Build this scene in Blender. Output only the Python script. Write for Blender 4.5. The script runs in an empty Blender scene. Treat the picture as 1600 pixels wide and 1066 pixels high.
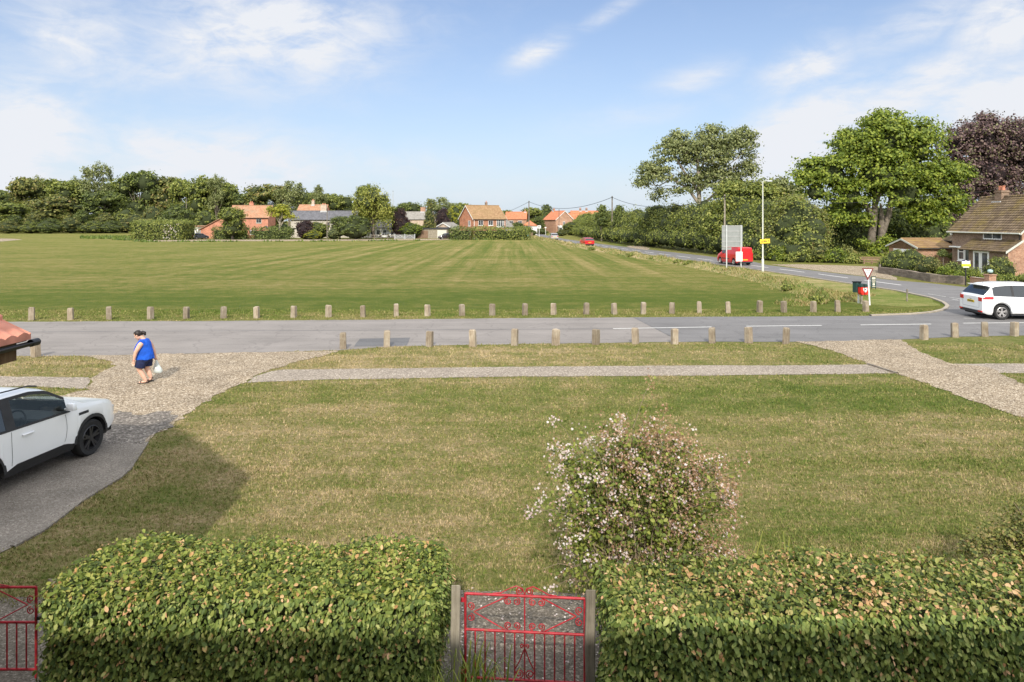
import bpy, bmesh, math, random
import numpy as np
from mathutils import Vector, Matrix, geometry
from math import sin, cos, pi, radians, atan, atan2, sqrt
C = bpy.context.scene.collection
sc = bpy.context.scene

# ---------------------------------------------------------------- camera, world, sun
cam = bpy.data.objects.new('camera', bpy.data.cameras.new('camera')); C.objects.link(cam)
cam.location = (0, 0, 4.5); cam.rotation_euler = (radians(90), 0, 0)
cam.data.sensor_width = 36; cam.data.lens = 24.0; cam.data.shift_y = -188/1600
cam.data.clip_start = .05; cam.data.clip_end = 8000
sc.camera = cam
SUN_EL = 36.0; SUN_AZ = 1.5      # shadows fall away from the camera, a hair to the right
sun = bpy.data.objects.new('sun', bpy.data.lights.new('sun', 'SUN')); C.objects.link(sun)
sun.rotation_euler = (radians(90-SUN_EL), 0, radians(-SUN_AZ)); sun.location = (0, -20, 30)
sun.data.energy = 2.2; sun.data.angle = radians(1.0); sun.data.color = (1, .93, .82)
sc.view_settings.view_transform = 'Standard'; sc.view_settings.look = 'None'
sc.view_settings.exposure = 1.02; sc.view_settings.gamma = 1
F = 1067.0; HZ = 345.0; CX = 800.0; H = 4.5

def N(nt, t, **k):
    n = nt.nodes.new(t)
    for a, v in k.items(): setattr(n, a, v)
    return n
def mth(nt, op, a, b=None, c=None, clamp=False):
    n = N(nt, 'ShaderNodeMath', operation=op, use_clamp=clamp)
    for i, v in enumerate((a, b, c)):
        if v is None: continue
        if isinstance(v, (int, float)): n.inputs[i].default_value = v
        else: nt.links.new(v, n.inputs[i])
    return n.outputs[0]
def noise(nt, vec, scale, detail=4, rough=.55, dist=0):
    n = N(nt, 'ShaderNodeTexNoise'); n.inputs['Scale'].default_value = scale
    n.inputs['Detail'].default_value = detail; n.inputs['Roughness'].default_value = rough
    n.inputs['Distortion'].default_value = dist
    if vec is not None: nt.links.new(vec, n.inputs['Vector'])
    return n.outputs['Fac']
def mapping(nt, vec, scale=(1,1,1), rot=(0,0,0), loc=(0,0,0)):
    n = N(nt, 'ShaderNodeMapping'); n.inputs['Scale'].default_value = scale
    n.inputs['Rotation'].default_value = rot; n.inputs['Location'].default_value = loc
    nt.links.new(vec, n.inputs['Vector']); return n.outputs[0]
def ramp(nt, fac, stops, interp='LINEAR'):
    n = N(nt, 'ShaderNodeValToRGB'); r = n.color_ramp; r.interpolation = interp
    while len(r.elements) < len(stops): r.elements.new(.5)
    for e, (p, c) in zip(r.elements, stops):
        e.position = p; e.color = (*c, 1) if len(c) == 3 else c
    nt.links.new(fac, n.inputs[0]); return n.outputs[0]
def mixc(nt, fac, a, b, mode='MIX'):
    n = N(nt, 'ShaderNodeMix', data_type='RGBA', blend_type=mode)
    for s, v in ((n.inputs[0], fac), (n.inputs[6], a), (n.inputs[7], b)):
        if isinstance(v, (int, float)): s.default_value = v
        elif isinstance(v, tuple): s.default_value = (*v, 1)
        else: nt.links.new(v, s)
    return n.outputs[2]

world = bpy.data.worlds.new('World'); sc.world = world; world.use_nodes = True
nt = world.node_tree; nt.nodes.clear()
out = N(nt, 'ShaderNodeOutputWorld'); bg = N(nt, 'ShaderNodeBackground')
sky = N(nt, 'ShaderNodeTexSky', sky_type='NISHITA', sun_disc=False)
sky.sun_elevation = radians(SUN_EL); sky.sun_rotation = radians(180+SUN_AZ)
sky.altitude = 0; sky.air_density = 1.0; sky.dust_density = .5; sky.ozone_density = 2.0
bg.inputs['Strength'].default_value = .066
tc = N(nt, 'ShaderNodeTexCoord'); sep = N(nt, 'ShaderNodeSeparateXYZ'); nt.links.new(tc.outputs['Generated'], sep.inputs[0])
az = mth(nt, 'ARCTAN2', sep.outputs[0], sep.outputs[1]); el = mth(nt, 'ARCSINE', sep.outputs[2])
cmb = N(nt, 'ShaderNodeCombineXYZ'); nt.links.new(az, cmb.inputs[0]); nt.links.new(el, cmb.inputs[1])
# streaks of thin high cloud: (px, py, half width, half height, tilt deg, strength) measured as directions
CL = [(420,55,175,62,8,1.0),(130,60,120,60,0,.62),(230,110,170,28,6,.5),(520,115,110,25,15,.45),(45,225,90,75,0,1.3),(10,275,80,60,0,1.2),
      (340,250,170,40,-4,1.2),(560,262,160,26,0,.45),(150,262,60,22,0,.5),(845,78,42,15,25,.85),(950,22,45,10,25,.55),(1262,108,62,26,16,.85),(1085,125,52,17,14,.55),
      (1470,112,90,20,12,.85),(1430,40,90,22,20,.65),(1570,40,70,35,15,1.0),(1240,215,130,40,28,1.25),(1380,165,130,22,14,1.0),
      (1560,170,100,50,8,1.1),(1180,268,90,26,20,.8),(760,300,300,26,0,.28),(1000,180,160,18,10,.2)]
tot = None
for (px, py, hw, hh, tl, st) in CL:
    a0 = atan((px-CX)/F); e0 = atan((HZ-py)/F*cos(a0)); sw = hw/F*cos(a0)**2; sh = hh/F
    t = radians(tl)
    dx = mth(nt, 'SUBTRACT', az, a0); dy = mth(nt, 'SUBTRACT', el, e0)
    u = mth(nt, 'ADD', mth(nt, 'MULTIPLY', dx, cos(t)/sw), mth(nt, 'MULTIPLY', dy, sin(t)/sw))
    v = mth(nt, 'ADD', mth(nt, 'MULTIPLY', dy, cos(t)/sh), mth(nt, 'MULTIPLY', dx, -sin(t)/sh))
    d = mth(nt, 'ADD', mth(nt, 'MULTIPLY', u, u), mth(nt, 'MULTIPLY', v, v))
    g = mth(nt, 'MULTIPLY', mth(nt, 'EXPONENT', mth(nt, 'MULTIPLY', d, -.8)), st)
    tot = g if tot is None else mth(nt, 'MAXIMUM', tot, g)
m1 = mapping(nt, cmb.outputs[0], (5, 10, 1), (0, 0, radians(-22)))
n1 = noise(nt, m1, 1.6, 9, .62, .6)
m2 = mapping(nt, cmb.outputs[0], (9, 26, 1), (0, 0, radians(-28)))
n2 = noise(nt, m2, 1.8, 8, .6, .8)
nn = mth(nt, 'ADD', mth(nt, 'MULTIPLY', n1, .65), mth(nt, 'MULTIPLY', n2, .35))
rag = mth(nt, 'SUBTRACT', mth(nt, 'MULTIPLY', nn, 4.6), 1.78, clamp=True)
low = mth(nt, 'SUBTRACT', nn, .5)
fac = mth(nt, 'MULTIPLY', mth(nt, 'ADD', mth(nt, 'MULTIPLY', tot, 1.6), mth(nt, 'MULTIPLY', low, .3)), mth(nt, 'MULTIPLY_ADD', rag, .8, .24), clamp=True)
# pale humid air towards the horizon
hz = mth(nt, 'MULTIPLY', mth(nt, 'EXPONENT', mth(nt, 'MULTIPLY', mth(nt, 'ABSOLUTE', el), -4.5)), .95)
skyt = mixc(nt, 1.0, sky.outputs[0], (.90, .96, 1.10), 'MULTIPLY')
base = mixc(nt, hz, skyt, (4.9, 5.65, 6.5))
colr = mixc(nt, fac, base, (6.3, 6.5, 6.9))
# added unseen fill: sky overhead and behind the camera brightened to lift the shadows
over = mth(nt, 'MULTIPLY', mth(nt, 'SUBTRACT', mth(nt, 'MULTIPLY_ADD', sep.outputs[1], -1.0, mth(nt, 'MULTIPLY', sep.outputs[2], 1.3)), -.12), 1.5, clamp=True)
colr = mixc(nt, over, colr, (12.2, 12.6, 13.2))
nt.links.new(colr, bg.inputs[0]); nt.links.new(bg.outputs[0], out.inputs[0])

# ---------------------------------------------------------------- measuring helpers
def G(px, py, z=0.0):
    Y = (H-z)*F/(py-HZ); return Vector(((px-CX)/F*Y, Y, z))
def Q(px, py, Y):
    return Vector(((px-CX)/F*Y, Y, H+(HZ-py)/F*Y))
def XW(px, Y): return (px-CX)/F*Y
def ZW(py, Y): return H+(HZ-py)/F*Y
rng = np.random.default_rng(11); random.seed(5)

# ---------------------------------------------------------------- materials
MATS = {}
def newmat(name):
    m = bpy.data.materials.new(name); m.use_nodes = True; nt = m.node_tree; nt.nodes.clear()
    o = N(nt, 'ShaderNodeOutputMaterial'); MATS[name] = m
    return m, nt, o
def bsdf(nt, o, col, rough=.8, metal=0, spec=.35, coat=0, normal=None):
    b = N(nt, 'ShaderNodeBsdfPrincipled')
    for s, v in (('Base Color', col), ('Roughness', rough)):
        if isinstance(v, tuple): b.inputs[s].default_value = (*v, 1)
        elif isinstance(v, (int, float)): b.inputs[s].default_value = v
        else: nt.links.new(v, b.inputs[s])
    b.inputs['Metallic'].default_value = metal; b.inputs['Specular IOR Level'].default_value = spec
    b.inputs['Coat Weight'].default_value = coat
    if normal is not None: nt.links.new(normal, b.inputs['Normal'])
    nt.links.new(b.outputs[0], o.inputs[0]); return b
def bump(nt, h, dist, strength=1.0):
    n = N(nt, 'ShaderNodeBump'); n.inputs['Strength'].default_value = strength
    n.inputs['Distance'].default_value = dist; nt.links.new(h, n.inputs['Height']); return n.outputs[0]
def sc3(c, k): return tuple(min(1, max(0, x*k)) for x in c)
def plain(name, col, rough=.7, var=.12, scale=6, metal=0, spec=.35, coat=0, bmp=0, bscale=40):
    m, nt, o = newmat(name); tc = N(nt, 'ShaderNodeTexCoord').outputs['Object']
    n = noise(nt, tc, scale, 6, .6)
    c = ramp(nt, n, [(.3, sc3(col, 1-var)), (.7, sc3(col, 1+var))])
    nm = bump(nt, noise(nt, tc, bscale, 4), bmp) if bmp else None
    bsdf(nt, o, c, rough, metal, spec, coat, nm); return m
def paint(name, col, rough=.28):
    m, nt, o = newmat(name); tc = N(nt, 'ShaderNodeTexCoord').outputs['Object']
    c = ramp(nt, noise(nt, tc, 1.4, 5), [(.3, sc3(col, .96)), (.75, sc3(col, 1.03))])
    s = N(nt, 'ShaderNodeSeparateXYZ'); nt.links.new(tc, s.inputs[0])
    dirt = mth(nt, 'MULTIPLY', mth(nt, 'SUBTRACT', 1.0, mth(nt, 'MULTIPLY', s.outputs[2], 1.7), clamp=True), noise(nt, tc, 5, 6), clamp=True)
    c = mixc(nt, mth(nt, 'MULTIPLY', dirt, .3), c, (.30, .27, .22))
    bsdf(nt, o, c, rough, 0, .5, .6); return m

def grass_colour(nt, blade=False, off=0.0):
    pos = N(nt, 'ShaderNodeNewGeometry').outputs['Position']
    s = N(nt, 'ShaderNodeSeparateXYZ'); nt.links.new(pos, s.inputs[0]); X, Y = s.outputs[0], s.outputs[1]
    big = noise(nt, pos, .11, 6, .62)
    mid = noise(nt, pos, .75, 7, .68)
    # mowing swathes: thin streaks that run nearly across, further out also obliquely
    st1 = noise(nt, mapping(nt, pos, (.10, 1.25, 1), (0, 0, radians(4))), 1.0, 6, .72)
    st2 = noise(nt, mapping(nt, pos, (.028, .75, 1), (0, 0, radians(-32))), 1.0, 5, .7)
    far = mth(nt, 'MULTIPLY', mth(nt, 'SUBTRACT', Y, 33), .1, clamp=True)
    f = mth(nt, 'ADD', mth(nt, 'MULTIPLY', big, .42), mth(nt, 'MULTIPLY', mid, .62))
    stk = mth(nt, 'ADD', mth(nt, 'MULTIPLY', st1, .44), mth(nt, 'MULTIPLY', mth(nt, 'MULTIPLY', st2, far), .42))
    f = mth(nt, 'ADD', f, stk)
    def win(v, a, b, w):
        return mth(nt, 'MULTIPLY', mth(nt, 'MULTIPLY', mth(nt, 'SUBTRACT', v, a), 1/w, clamp=True), mth(nt, 'MULTIPLY', mth(nt, 'SUBTRACT', b, v), 1/w, clamp=True))
    # drier: verge between the road and the footpath, and the left lawn
    dry1 = mth(nt, 'MULTIPLY', win(Y, 19.6, 25.2, .9), win(X, -60, 8, 9))
    dry2 = mth(nt, 'MULTIPLY', win(Y, 7.0, 17.5, 2), win(X, -9.5, 1.2, 2.5))
    dry3 = mth(nt, 'MULTIPLY', win(Y, 48, 150, 30), win(X, -95, 30, 16))
    green1 = mth(nt, 'MULTIPLY', win(Y, 30.5, 47, 7), win(X, -60, 30, 4))
    green2 = mth(nt, 'MULTIPLY', win(Y, 15, 19.4, 1.0), win(X, 1, 26, 3))
    for d, k in ((dry1, -.11), (dry2, -.07), (dry3, .0), (green1, .17), (green2, .10)):
        f = mth(nt, 'ADD', f, mth(nt, 'MULTIPLY', d, k))
    st3 = noise(nt, mapping(nt, pos, (.62, .010, 1), (0, 0, radians(-13))), 1.0, 4, .7)
    f = mth(nt, 'ADD', f, mth(nt, 'MULTIPLY', mth(nt, 'MULTIPLY', mth(nt, 'SUBTRACT', st3, .5), 1.05), mth(nt, 'MULTIPLY', mth(nt, 'MULTIPLY', win(Y, 45, 175, 30), win(X, -40, 30, 12)), 1.0)))
    ff = noise(nt, mapping(nt, pos, (1.5, 5.0, 1)), 1.0, 7, .85)
    f = mth(nt, 'ADD', f, mth(nt, 'MULTIPLY', mth(nt, 'MULTIPLY', mth(nt, 'SUBTRACT', ff, .5), far), .95))
    f = mth(nt, 'SUBTRACT', f, mth(nt, 'MULTIPLY', far, .19))
    fine = noise(nt, pos, 12.0, 5, .8); clump = noise(nt, mapping(nt, pos, (1.8, 3.4, 1)), 1.0, 5, .7)
    f = mth(nt, 'ADD', f, mth(nt, 'MULTIPLY', mth(nt, 'SUBTRACT', clump, .5), .42))
    f = mth(nt, 'ADD', f, mth(nt, 'MULTIPLY', mth(nt, 'SUBTRACT', fine, .5), .95))
    if blade:
        isl = N(nt, 'ShaderNodeNewGeometry').outputs['Random Per Island']
        f = mth(nt, 'ADD', f, mth(nt, 'MULTIPLY', mth(nt, 'SUBTRACT', isl, .5), .26))
    f = mth(nt, 'MULTIPLY_ADD', mth(nt, 'SUBTRACT', f, .70-off), 1.75, .5)
    c = ramp(nt, f, [(.12, (.43, .33, .19)), (.32, (.31, .25, .12)), (.52, (.22, .205, .073)), (.72, (.155, .175, .044)), (.95, (.095, .135, .025))])
    return c, f, fine, pos
m, nt, o = newmat('mown_grass'); c, f, fine, pos = grass_colour(nt)
h = mth(nt, 'ADD', noise(nt, pos, 38, 3, .8), mth(nt, 'MULTIPLY', fine, 1.5))
sY = N(nt, 'ShaderNodeSeparateXYZ'); nt.links.new(pos, sY.inputs[0])
# the big green is denser, darker turf than the front lawn
c = mixc(nt, mth(nt, 'MULTIPLY', mth(nt, 'SUBTRACT', sY.outputs[1], 29), .25, clamp=True), c, mixc(nt, 1.0, c, (.84, .84, .66), 'MULTIPLY'))
bsdf(nt, o, c, .95, 0, .1, 0, bump(nt, h, .05, 1.0))
m, nt, o = newmat('dry_verge_grass'); c, f, fine, pos = grass_colour(nt, False, -.075)
bsdf(nt, o, c, .95, 0, .1, 0, bump(nt, fine, .05, 1.0))
m, nt, o = newmat('grass_blades'); c, f, fine, pos = grass_colour(nt, True); bsdf(nt, o, c, .9, 0, .12)

def gravelmat(name, cols, scale, bmp, big=.12):
    m, nt, o = newmat(name); pos = N(nt, 'ShaderNodeNewGeometry').outputs['Position']
    v = N(nt, 'ShaderNodeTexVoronoi'); v.inputs['Scale'].default_value = scale; nt.links.new(pos, v.inputs['Vector'])
    sp = N(nt, 'ShaderNodeSeparateColor'); nt.links.new(v.outputs['Color'], sp.inputs[0])
    c = ramp(nt, sp.outputs[0], cols)
    bg_ = noise(nt, pos, .9, 6, .65); c = mixc(nt, 1.0, c, ramp(nt, bg_, [(.3, (1-big*2,)*3), (.7, (1.0+big,)*3)]), 'MULTIPLY')
    n2 = noise(nt, pos, 3.3, 5, .7); c = mixc(nt, mth(nt, 'MULTIPLY', mth(nt, 'SUBTRACT', n2, .48), 1.5, clamp=True), c, sc3(cols[1][1], .8))
    bsdf(nt, o, c, .9, 0, .2, 0, bump(nt, v.outputs['Distance'], bmp, .8)); return m
gravelmat('pale_gravel', [(0, (.10, .072, .045)), (.35, (.265, .205, .138)), (.7, (.345, .275, .19)), (1, (.66, .57, .45))], 37, .018)
gravelmat('path_gravel', [(0, (.17, .14, .11)), (.4, (.27, .228, .182)), (.8, (.33, .28, .23)), (1, (.56, .49, .40))], 32, .014, .08)
gravelmat('dark_gravel', [(0, (.09, .078, .066)), (.4, (.15, .13, .11)), (.8, (.225, .197, .168)), (1, (.4, .355, .3))], 26, .025)
gravelmat('garden_concrete', [(0, (.085, .070, .052)), (.4, (.13, .11, .085)), (.8, (.175, .15, .12)), (1, (.30, .26, .21))], 55, .008, .16)
gravelmat('worn_concrete', [(0, (.15, .128, .104)), (.4, (.205, .178, .148)), (.8, (.25, .22, .187)), (1, (.34, .305, .26))], 55, .008, .16)
gravelmat('tarmac_main', [(0, (.155, .152, .152)), (.5, (.185, .182, .182)), (1, (.235, .232, .23))], 60, .004, .08)

def tarmac(name, col):
    m, nt, o = newmat(name); pos = N(nt, 'ShaderNodeNewGeometry').outputs['Position']
    a = noise(nt, pos, 26, 4, .8); lane = noise(nt, mapping(nt, pos, (.06, 1.4, 1)), 1, 5, .6); p = noise(nt, pos, .5, 6, .6)
    f = mth(nt, 'ADD', mth(nt, 'MULTIPLY', a, .5), mth(nt, 'ADD', mth(nt, 'MULTIPLY', lane, .35), mth(nt, 'MULTIPLY', p, .3)))
    c = ramp(nt, f, [(.40, sc3(col, .66)), (.56, col), (.72, sc3(col, 1.28))])
    # hairline cracks
    v = N(nt, 'ShaderNodeTexVoronoi', feature='DISTANCE_TO_EDGE'); v.inputs['Scale'].default_value = .55
    ds = N(nt, 'ShaderNodeVectorMath', operation='ADD'); nt.links.new(pos, ds.inputs[0])
    nz = N(nt, 'ShaderNodeTexNoise'); nz.inputs['Scale'].default_value = 1.3; nz.inputs['Detail'].default_value = 5; nt.links.new(pos, nz.inputs['Vector'])
    nt.links.new(nz.outputs['Color'], ds.inputs[1]); nt.links.new(ds.outputs[0], v.inputs['Vector'])
    cr = mth(nt, 'MULTIPLY', mth(nt, 'SUBTRACT', .02, v.outputs['Distance'], clamp=True), 60, clamp=True)
    c = mixc(nt, mth(nt, 'MULTIPLY', cr, .35), c, sc3(col, .5))
    bsdf(nt, o, c, .9, 0, .25, 0, bump(nt, a, .012, .6)); return m
tarmac('tarmac_old', (.215, .195, .18)); tarmac('tarmac_smooth', (.158, .152, .15)); tarmac('tarmac_patch', (.13, .128, .13))
plain('road_paint', (.66, .65, .62), .7, .2, 9); plain('worn_road_paint', (.42, .41, .39), .8, .3, 7)
plain('kerb_stone', (.33, .285, .225), .85, .2, 4, bmp=.01)

def leafmat(name, stops, trans=.25, clump=.6, cs=.35):
    m, nt, o = newmat(name); ge = N(nt, 'ShaderNodeNewGeometry'); isl = ge.outputs['Random Per Island']
    n = noise(nt, ge.outputs['Position'], cs, 4, .6)
    f = mth(nt, 'ADD', isl, mth(nt, 'MULTIPLY', mth(nt, 'SUBTRACT', n, .5), clump*1.1), clamp=True)
    c = ramp(nt, f, stops)
    b = N(nt, 'ShaderNodeBsdfPrincipled'); nt.links.new(c, b.inputs['Base Color']); b.inputs['Roughness'].default_value = .55
    b.inputs['Specular IOR Level'].default_value = .3
    t = N(nt, 'ShaderNodeBsdfTranslucent'); nt.links.new(mixc(nt, 1.0, c, (1.3, 1.35, .7), 'MULTIPLY'), t.inputs[0])
    mx = N(nt, 'ShaderNodeMixShader'); mx.inputs[0].default_value = trans
    nt.links.new(b.outputs[0], mx.inputs[1]); nt.links.new(t.outputs[0], mx.inputs[2]); nt.links.new(mx.outputs[0], o.inputs[0]); return m
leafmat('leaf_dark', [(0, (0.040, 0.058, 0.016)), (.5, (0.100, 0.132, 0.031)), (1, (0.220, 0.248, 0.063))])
leafmat('leaf_mid', [(0, (0.060, 0.079, 0.016)), (.5, (0.150, 0.185, 0.036)), (1, (0.320, 0.327, 0.081))])
leafmat('leaf_bright', [(0, (.055, .085, .012)), (.45, (.145, .20, .024)), (1, (.30, .34, .05))], .3, .6, .5)
leafmat('leaf_grey', [(0, (.075, .095, .035)), (.5, (.17, .195, .07)), (1, (.32, .335, .14))])
leafmat('leaf_yellow', [(0, (.15, .18, .02)), (.5, (.27, .28, .03)), (1, (.42, .40, .06))], .3)
leafmat('leaf_willow', [(0, (.10, .12, .022)), (.5, (.22, .24, .045)), (1, (.38, .37, .09))], .3)
leafmat('leaf_purple', [(0, (.02, .010, .012)), (.5, (.05, .024, .026)), (.85, (.09, .05, .04)), (1, (.1, .085, .045))], .15)
leafmat('leaf_copper', [(0, (.045, .026, .03)), (.5, (.12, .072, .075)), (.82, (.22, .15, .13)), (.9, (.15, .15, .07)), (1, (.2, .2, .09))], .15)
leafmat('leaf_olive', [(0, (0.050, 0.063, 0.018)), (.5, (0.140, 0.157, 0.037)), (.84, (0.239, 0.232, 0.063)), (1, (0.270, 0.201, 0.081))], .2)
leafmat('leaf_hedge', [(0, (0.043, 0.066, 0.012)), (.3, (0.103, 0.143, 0.024)), (.65, (0.205, 0.248, 0.045)), (.88, (0.335, 0.341, 0.085)), (.945, (0.389, 0.330, 0.100)), (.955, (0.454, 0.242, 0.090)), (1, (0.605, 0.407, 0.200))], .2, .5, 1.6)
leafmat('leaf_hedge_dry', [(0, (.04, .06, .014)), (.3, (.095, .13, .024)), (.6, (.18, .215, .045)), (.78, (.30, .30, .08)), (.88, (.36, .28, .12)), (.92, (.44, .24, .10)), (1, (.58, .38, .21))], .2, .75, 2.2)
leafmat('leaf_hedge_side', [(0, (0.044, 0.075, 0.016)), (.4, (0.125, 0.175, 0.036)), (.8, (0.250, 0.294, 0.072)), (.965, (0.400, 0.413, 0.144)), (.975, (0.475, 0.237, 0.096)), (1, (0.650, 0.413, 0.228))], .2, .3, 1.6)
leafmat('leaf_bush', [(0, (0.066, 0.094, 0.022)), (.5, (0.176, 0.220, 0.039)), (1, (0.352, 0.374, 0.088))], .35)
leafmat('calyx', [(0, (.24, .13, .07)), (.5, (.46, .28, .18)), (1, (.62, .44, .34))], .25)
leafmat('blossom', [(0, (.46, .34, .34)), (.4, (.64, .53, .53)), (1, (.80, .74, .74))], .3, .2)
leafmat('dry_stalks', [(0, (0.150, 0.156, 0.042)), (.4, (0.275, 0.228, 0.090)), (1, (0.450, 0.336, 0.168))], .2, .7, .5)
leafmat('green_stalks', [(0, (.05, .08, .015)), (.5, (.10, .15, .03)), (1, (.20, .25, .05))], .3)
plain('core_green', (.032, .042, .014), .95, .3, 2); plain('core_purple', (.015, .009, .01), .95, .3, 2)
plain('bark', (.15, .125, .10), .95, .35, 3, bmp=.05, bscale=8); plain('bark_pale', (.27, .235, .185), .95, .3, 3, bmp=.04, bscale=9)
plain('twig', (.23, .18, .12), .9, .25, 12)

def woodmat(name, a, b, z=14):
    m, nt, o = newmat(name); tc = N(nt, 'ShaderNodeTexCoord').outputs['Object']
    oi = N(nt, 'ShaderNodeObjectInfo').outputs['Random']
    ad = N(nt, 'ShaderNodeVectorMath', operation='ADD'); nt.links.new(tc, ad.inputs[0])
    cb = N(nt, 'ShaderNodeCombineXYZ'); nt.links.new(mth(nt, 'MULTIPLY', oi, 40), cb.inputs[2]); nt.links.new(cb.outputs[0], ad.inputs[1])
    g = noise(nt, mapping(nt, ad.outputs[0], (z, z, 1.1)), 2, 6, .7); p = noise(nt, ad.outputs[0], 3.5, 4, .6)
    f = mth(nt, 'ADD', mth(nt, 'MULTIPLY', g, .6), mth(nt, 'MULTIPLY', p, .4))
    c = ramp(nt, f, [(.32, sc3(a, .55)), (.45, a), (.62, b)])
    tint = mth(nt, 'MULTIPLY_ADD', oi, .45, .75)
    c = mixc(nt, 1.0, c, (1, 1, 1), 'MULTIPLY'); v = N(nt, 'ShaderNodeHueSaturation'); nt.links.new(c, v.inputs['Color']); nt.links.new(tint, v.inputs['Value'])
    bsdf(nt, o, v.outputs[0], .9, 0, .2, 0, bump(nt, g, .012, .8)); return m
woodmat('weathered_wood', (.24, .19, .135), (.37, .32, .245)); woodmat('old_wood_post', (.20, .175, .135), (.33, .295, .235), 18)
woodmat('pole_wood', (.16, .135, .11), (.26, .23, .19)); woodmat('fence_wood', (.22, .14, .095), (.33, .23, .16)); woodmat('brown_timber', (.11, .065, .035), (.17, .11, .06))

def brick(name, a, b, mortar, k=1.0):
    m, nt, o = newmat(name); tc = N(nt, 'ShaderNodeTexCoord').outputs['Object']
    s = N(nt, 'ShaderNodeSeparateXYZ'); nt.links.new(tc, s.inputs[0])
    cb = N(nt, 'ShaderNodeCombineXYZ'); nt.links.new(mth(nt, 'ADD', s.outputs[0], s.outputs[1]), cb.inputs[0]); nt.links.new(s.outputs[2], cb.inputs[1])
    t = N(nt, 'ShaderNodeTexBrick'); nt.links.new(cb.outputs[0], t.inputs['Vector'])
    t.inputs['Color1'].default_value = (*a, 1); t.inputs['Color2'].default_value = (*b, 1); t.inputs['Mortar'].default_value = (*mortar, 1)
    t.inputs['Scale'].default_value = 1; t.inputs['Brick Width'].default_value = .225*k; t.inputs['Row Height'].default_value = .075*k; t.inputs['Mortar Size'].default_value = .008*k
    n = noise(nt, tc, 1.2, 6, .65); n3 = noise(nt, tc, 7, 5, .6)
    c = mixc(nt, 1.0, t.outputs['Color'], ramp(nt, n, [(.3, (.72,)*3), (.7, (1.2,)*3)]), 'MULTIPLY')
    c = mixc(nt, 1.0, c, ramp(nt, n3, [(.3, (.75,)*3), (.7, (1.2,)*3)]), 'MULTIPLY')
    bsdf(nt, o, c, .9, 0, .2, 0, bump(nt, t.outputs['Fac'], -.006)); return m
brick('brick_brown', (.20, .125, .085), (.27, .18, .125), (.30, .26, .21)); brick('brick_orange', (.36, .17, .10), (.46, .26, .165), (.40, .34, .28))
brick('brick_red', (.36, .13, .065), (.46, .19, .10), (.42, .33, .26)); brick('brick_salmon', (.52, .21, .135), (.58, .26, .17), (.54, .29, .21))
brick('flint', (.40, .37, .32), (.56, .52, .45), (.52, .48, .42), 1.6); brick('garden_stone', (.15, .12, .095), (.26, .21, .17), (.17, .15, .12), 1.7)
brick('brick_pale', (.48, .36, .27), (.55, .43, .33), (.5, .44, .37))

def tiles(name, a, b, row=.3, col=.25, moss=None, relief=.03):
    m, nt, o = newmat(name); tc = N(nt, 'ShaderNodeTexCoord').outputs['Object']
    s = N(nt, 'ShaderNodeSeparateXYZ'); nt.links.new(tc, s.inputs[0])
    zz = mth(nt, 'FRACT', mth(nt, 'DIVIDE', s.outputs[2], row*.6)); xx = mth(nt, 'FRACT', mth(nt, 'DIVIDE', s.outputs[0], col))
    fl = N(nt, 'ShaderNodeCombineXYZ'); nt.links.new(mth(nt, 'FLOOR', mth(nt, 'DIVIDE', s.outputs[0], col)), fl.inputs[0]); nt.links.new(mth(nt, 'FLOOR', mth(nt, 'DIVIDE', s.outputs[2], row*.6)), fl.inputs[1])
    wn = N(nt, 'ShaderNodeTexWhiteNoise'); nt.links.new(fl.outputs[0], wn.inputs['Vector'])
    c = ramp(nt, mth(nt, 'ADD', mth(nt, 'MULTIPLY', wn.outputs['Value'], .5), mth(nt, 'MULTIPLY', noise(nt, tc, .9, 6, .65), .6)), [(.25, a), (.8, b)])
    if moss: c = mixc(nt, mth(nt, 'MULTIPLY', mth(nt, 'SUBTRACT', noise(nt, tc, .7, 8, .75), .47), 5, clamp=True), c, moss)
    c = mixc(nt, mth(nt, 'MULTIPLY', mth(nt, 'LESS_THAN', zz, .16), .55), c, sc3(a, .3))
    h = mth(nt, 'ADD', mth(nt, 'MULTIPLY', mth(nt, 'SINE', mth(nt, 'MULTIPLY', xx, 6.283)), .5), mth(nt, 'SUBTRACT', 1.0, zz))
    bsdf(nt, o, c, .85, 0, .25, 0, bump(nt, h, relief)); return m
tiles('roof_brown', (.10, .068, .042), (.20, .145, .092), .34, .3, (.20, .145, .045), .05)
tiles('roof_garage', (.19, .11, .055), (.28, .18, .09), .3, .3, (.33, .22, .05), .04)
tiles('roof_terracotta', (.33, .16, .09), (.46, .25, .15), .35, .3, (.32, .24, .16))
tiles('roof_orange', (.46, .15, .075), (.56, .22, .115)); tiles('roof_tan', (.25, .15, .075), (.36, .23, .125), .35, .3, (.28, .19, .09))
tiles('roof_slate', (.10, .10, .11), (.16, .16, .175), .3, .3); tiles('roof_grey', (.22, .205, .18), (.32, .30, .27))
plain('pantile', (.52, .215, .15), .75, .25, 5, bmp=.004)
plain('white_paint', (.78, .78, .76), .5, .05, 3); plain('cream_render', (.62, .57, .46), .9, .1, 1.5); plain('white_render', (.74, .72, .68), .9, .08, 1.5)
plain('black_metal', (.02, .02, .022), .45, .2, 6); plain('grey_metal', (.42, .44, .45), .5, .08, 5, .3); plain('galvanised', (.55, .57, .57), .5, .08, 4, .2)
plain('cream_metal', (.52, .53, .47), .5, .08, 4); plain('sign_back', (.26, .275, .27), .55, .08, 3, .2)
plain('red_plastic', (.62, .03, .02), .4, .08, 6, coat=.2)
plain('dark_green_plastic', (.02, .05, .045), .45, .15, 5); plain('yellow_sign', (.72, .52, .04), .5, .06, 5); plain('lime_sign', (.60, .68, .04), .5, .05, 5)
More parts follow.
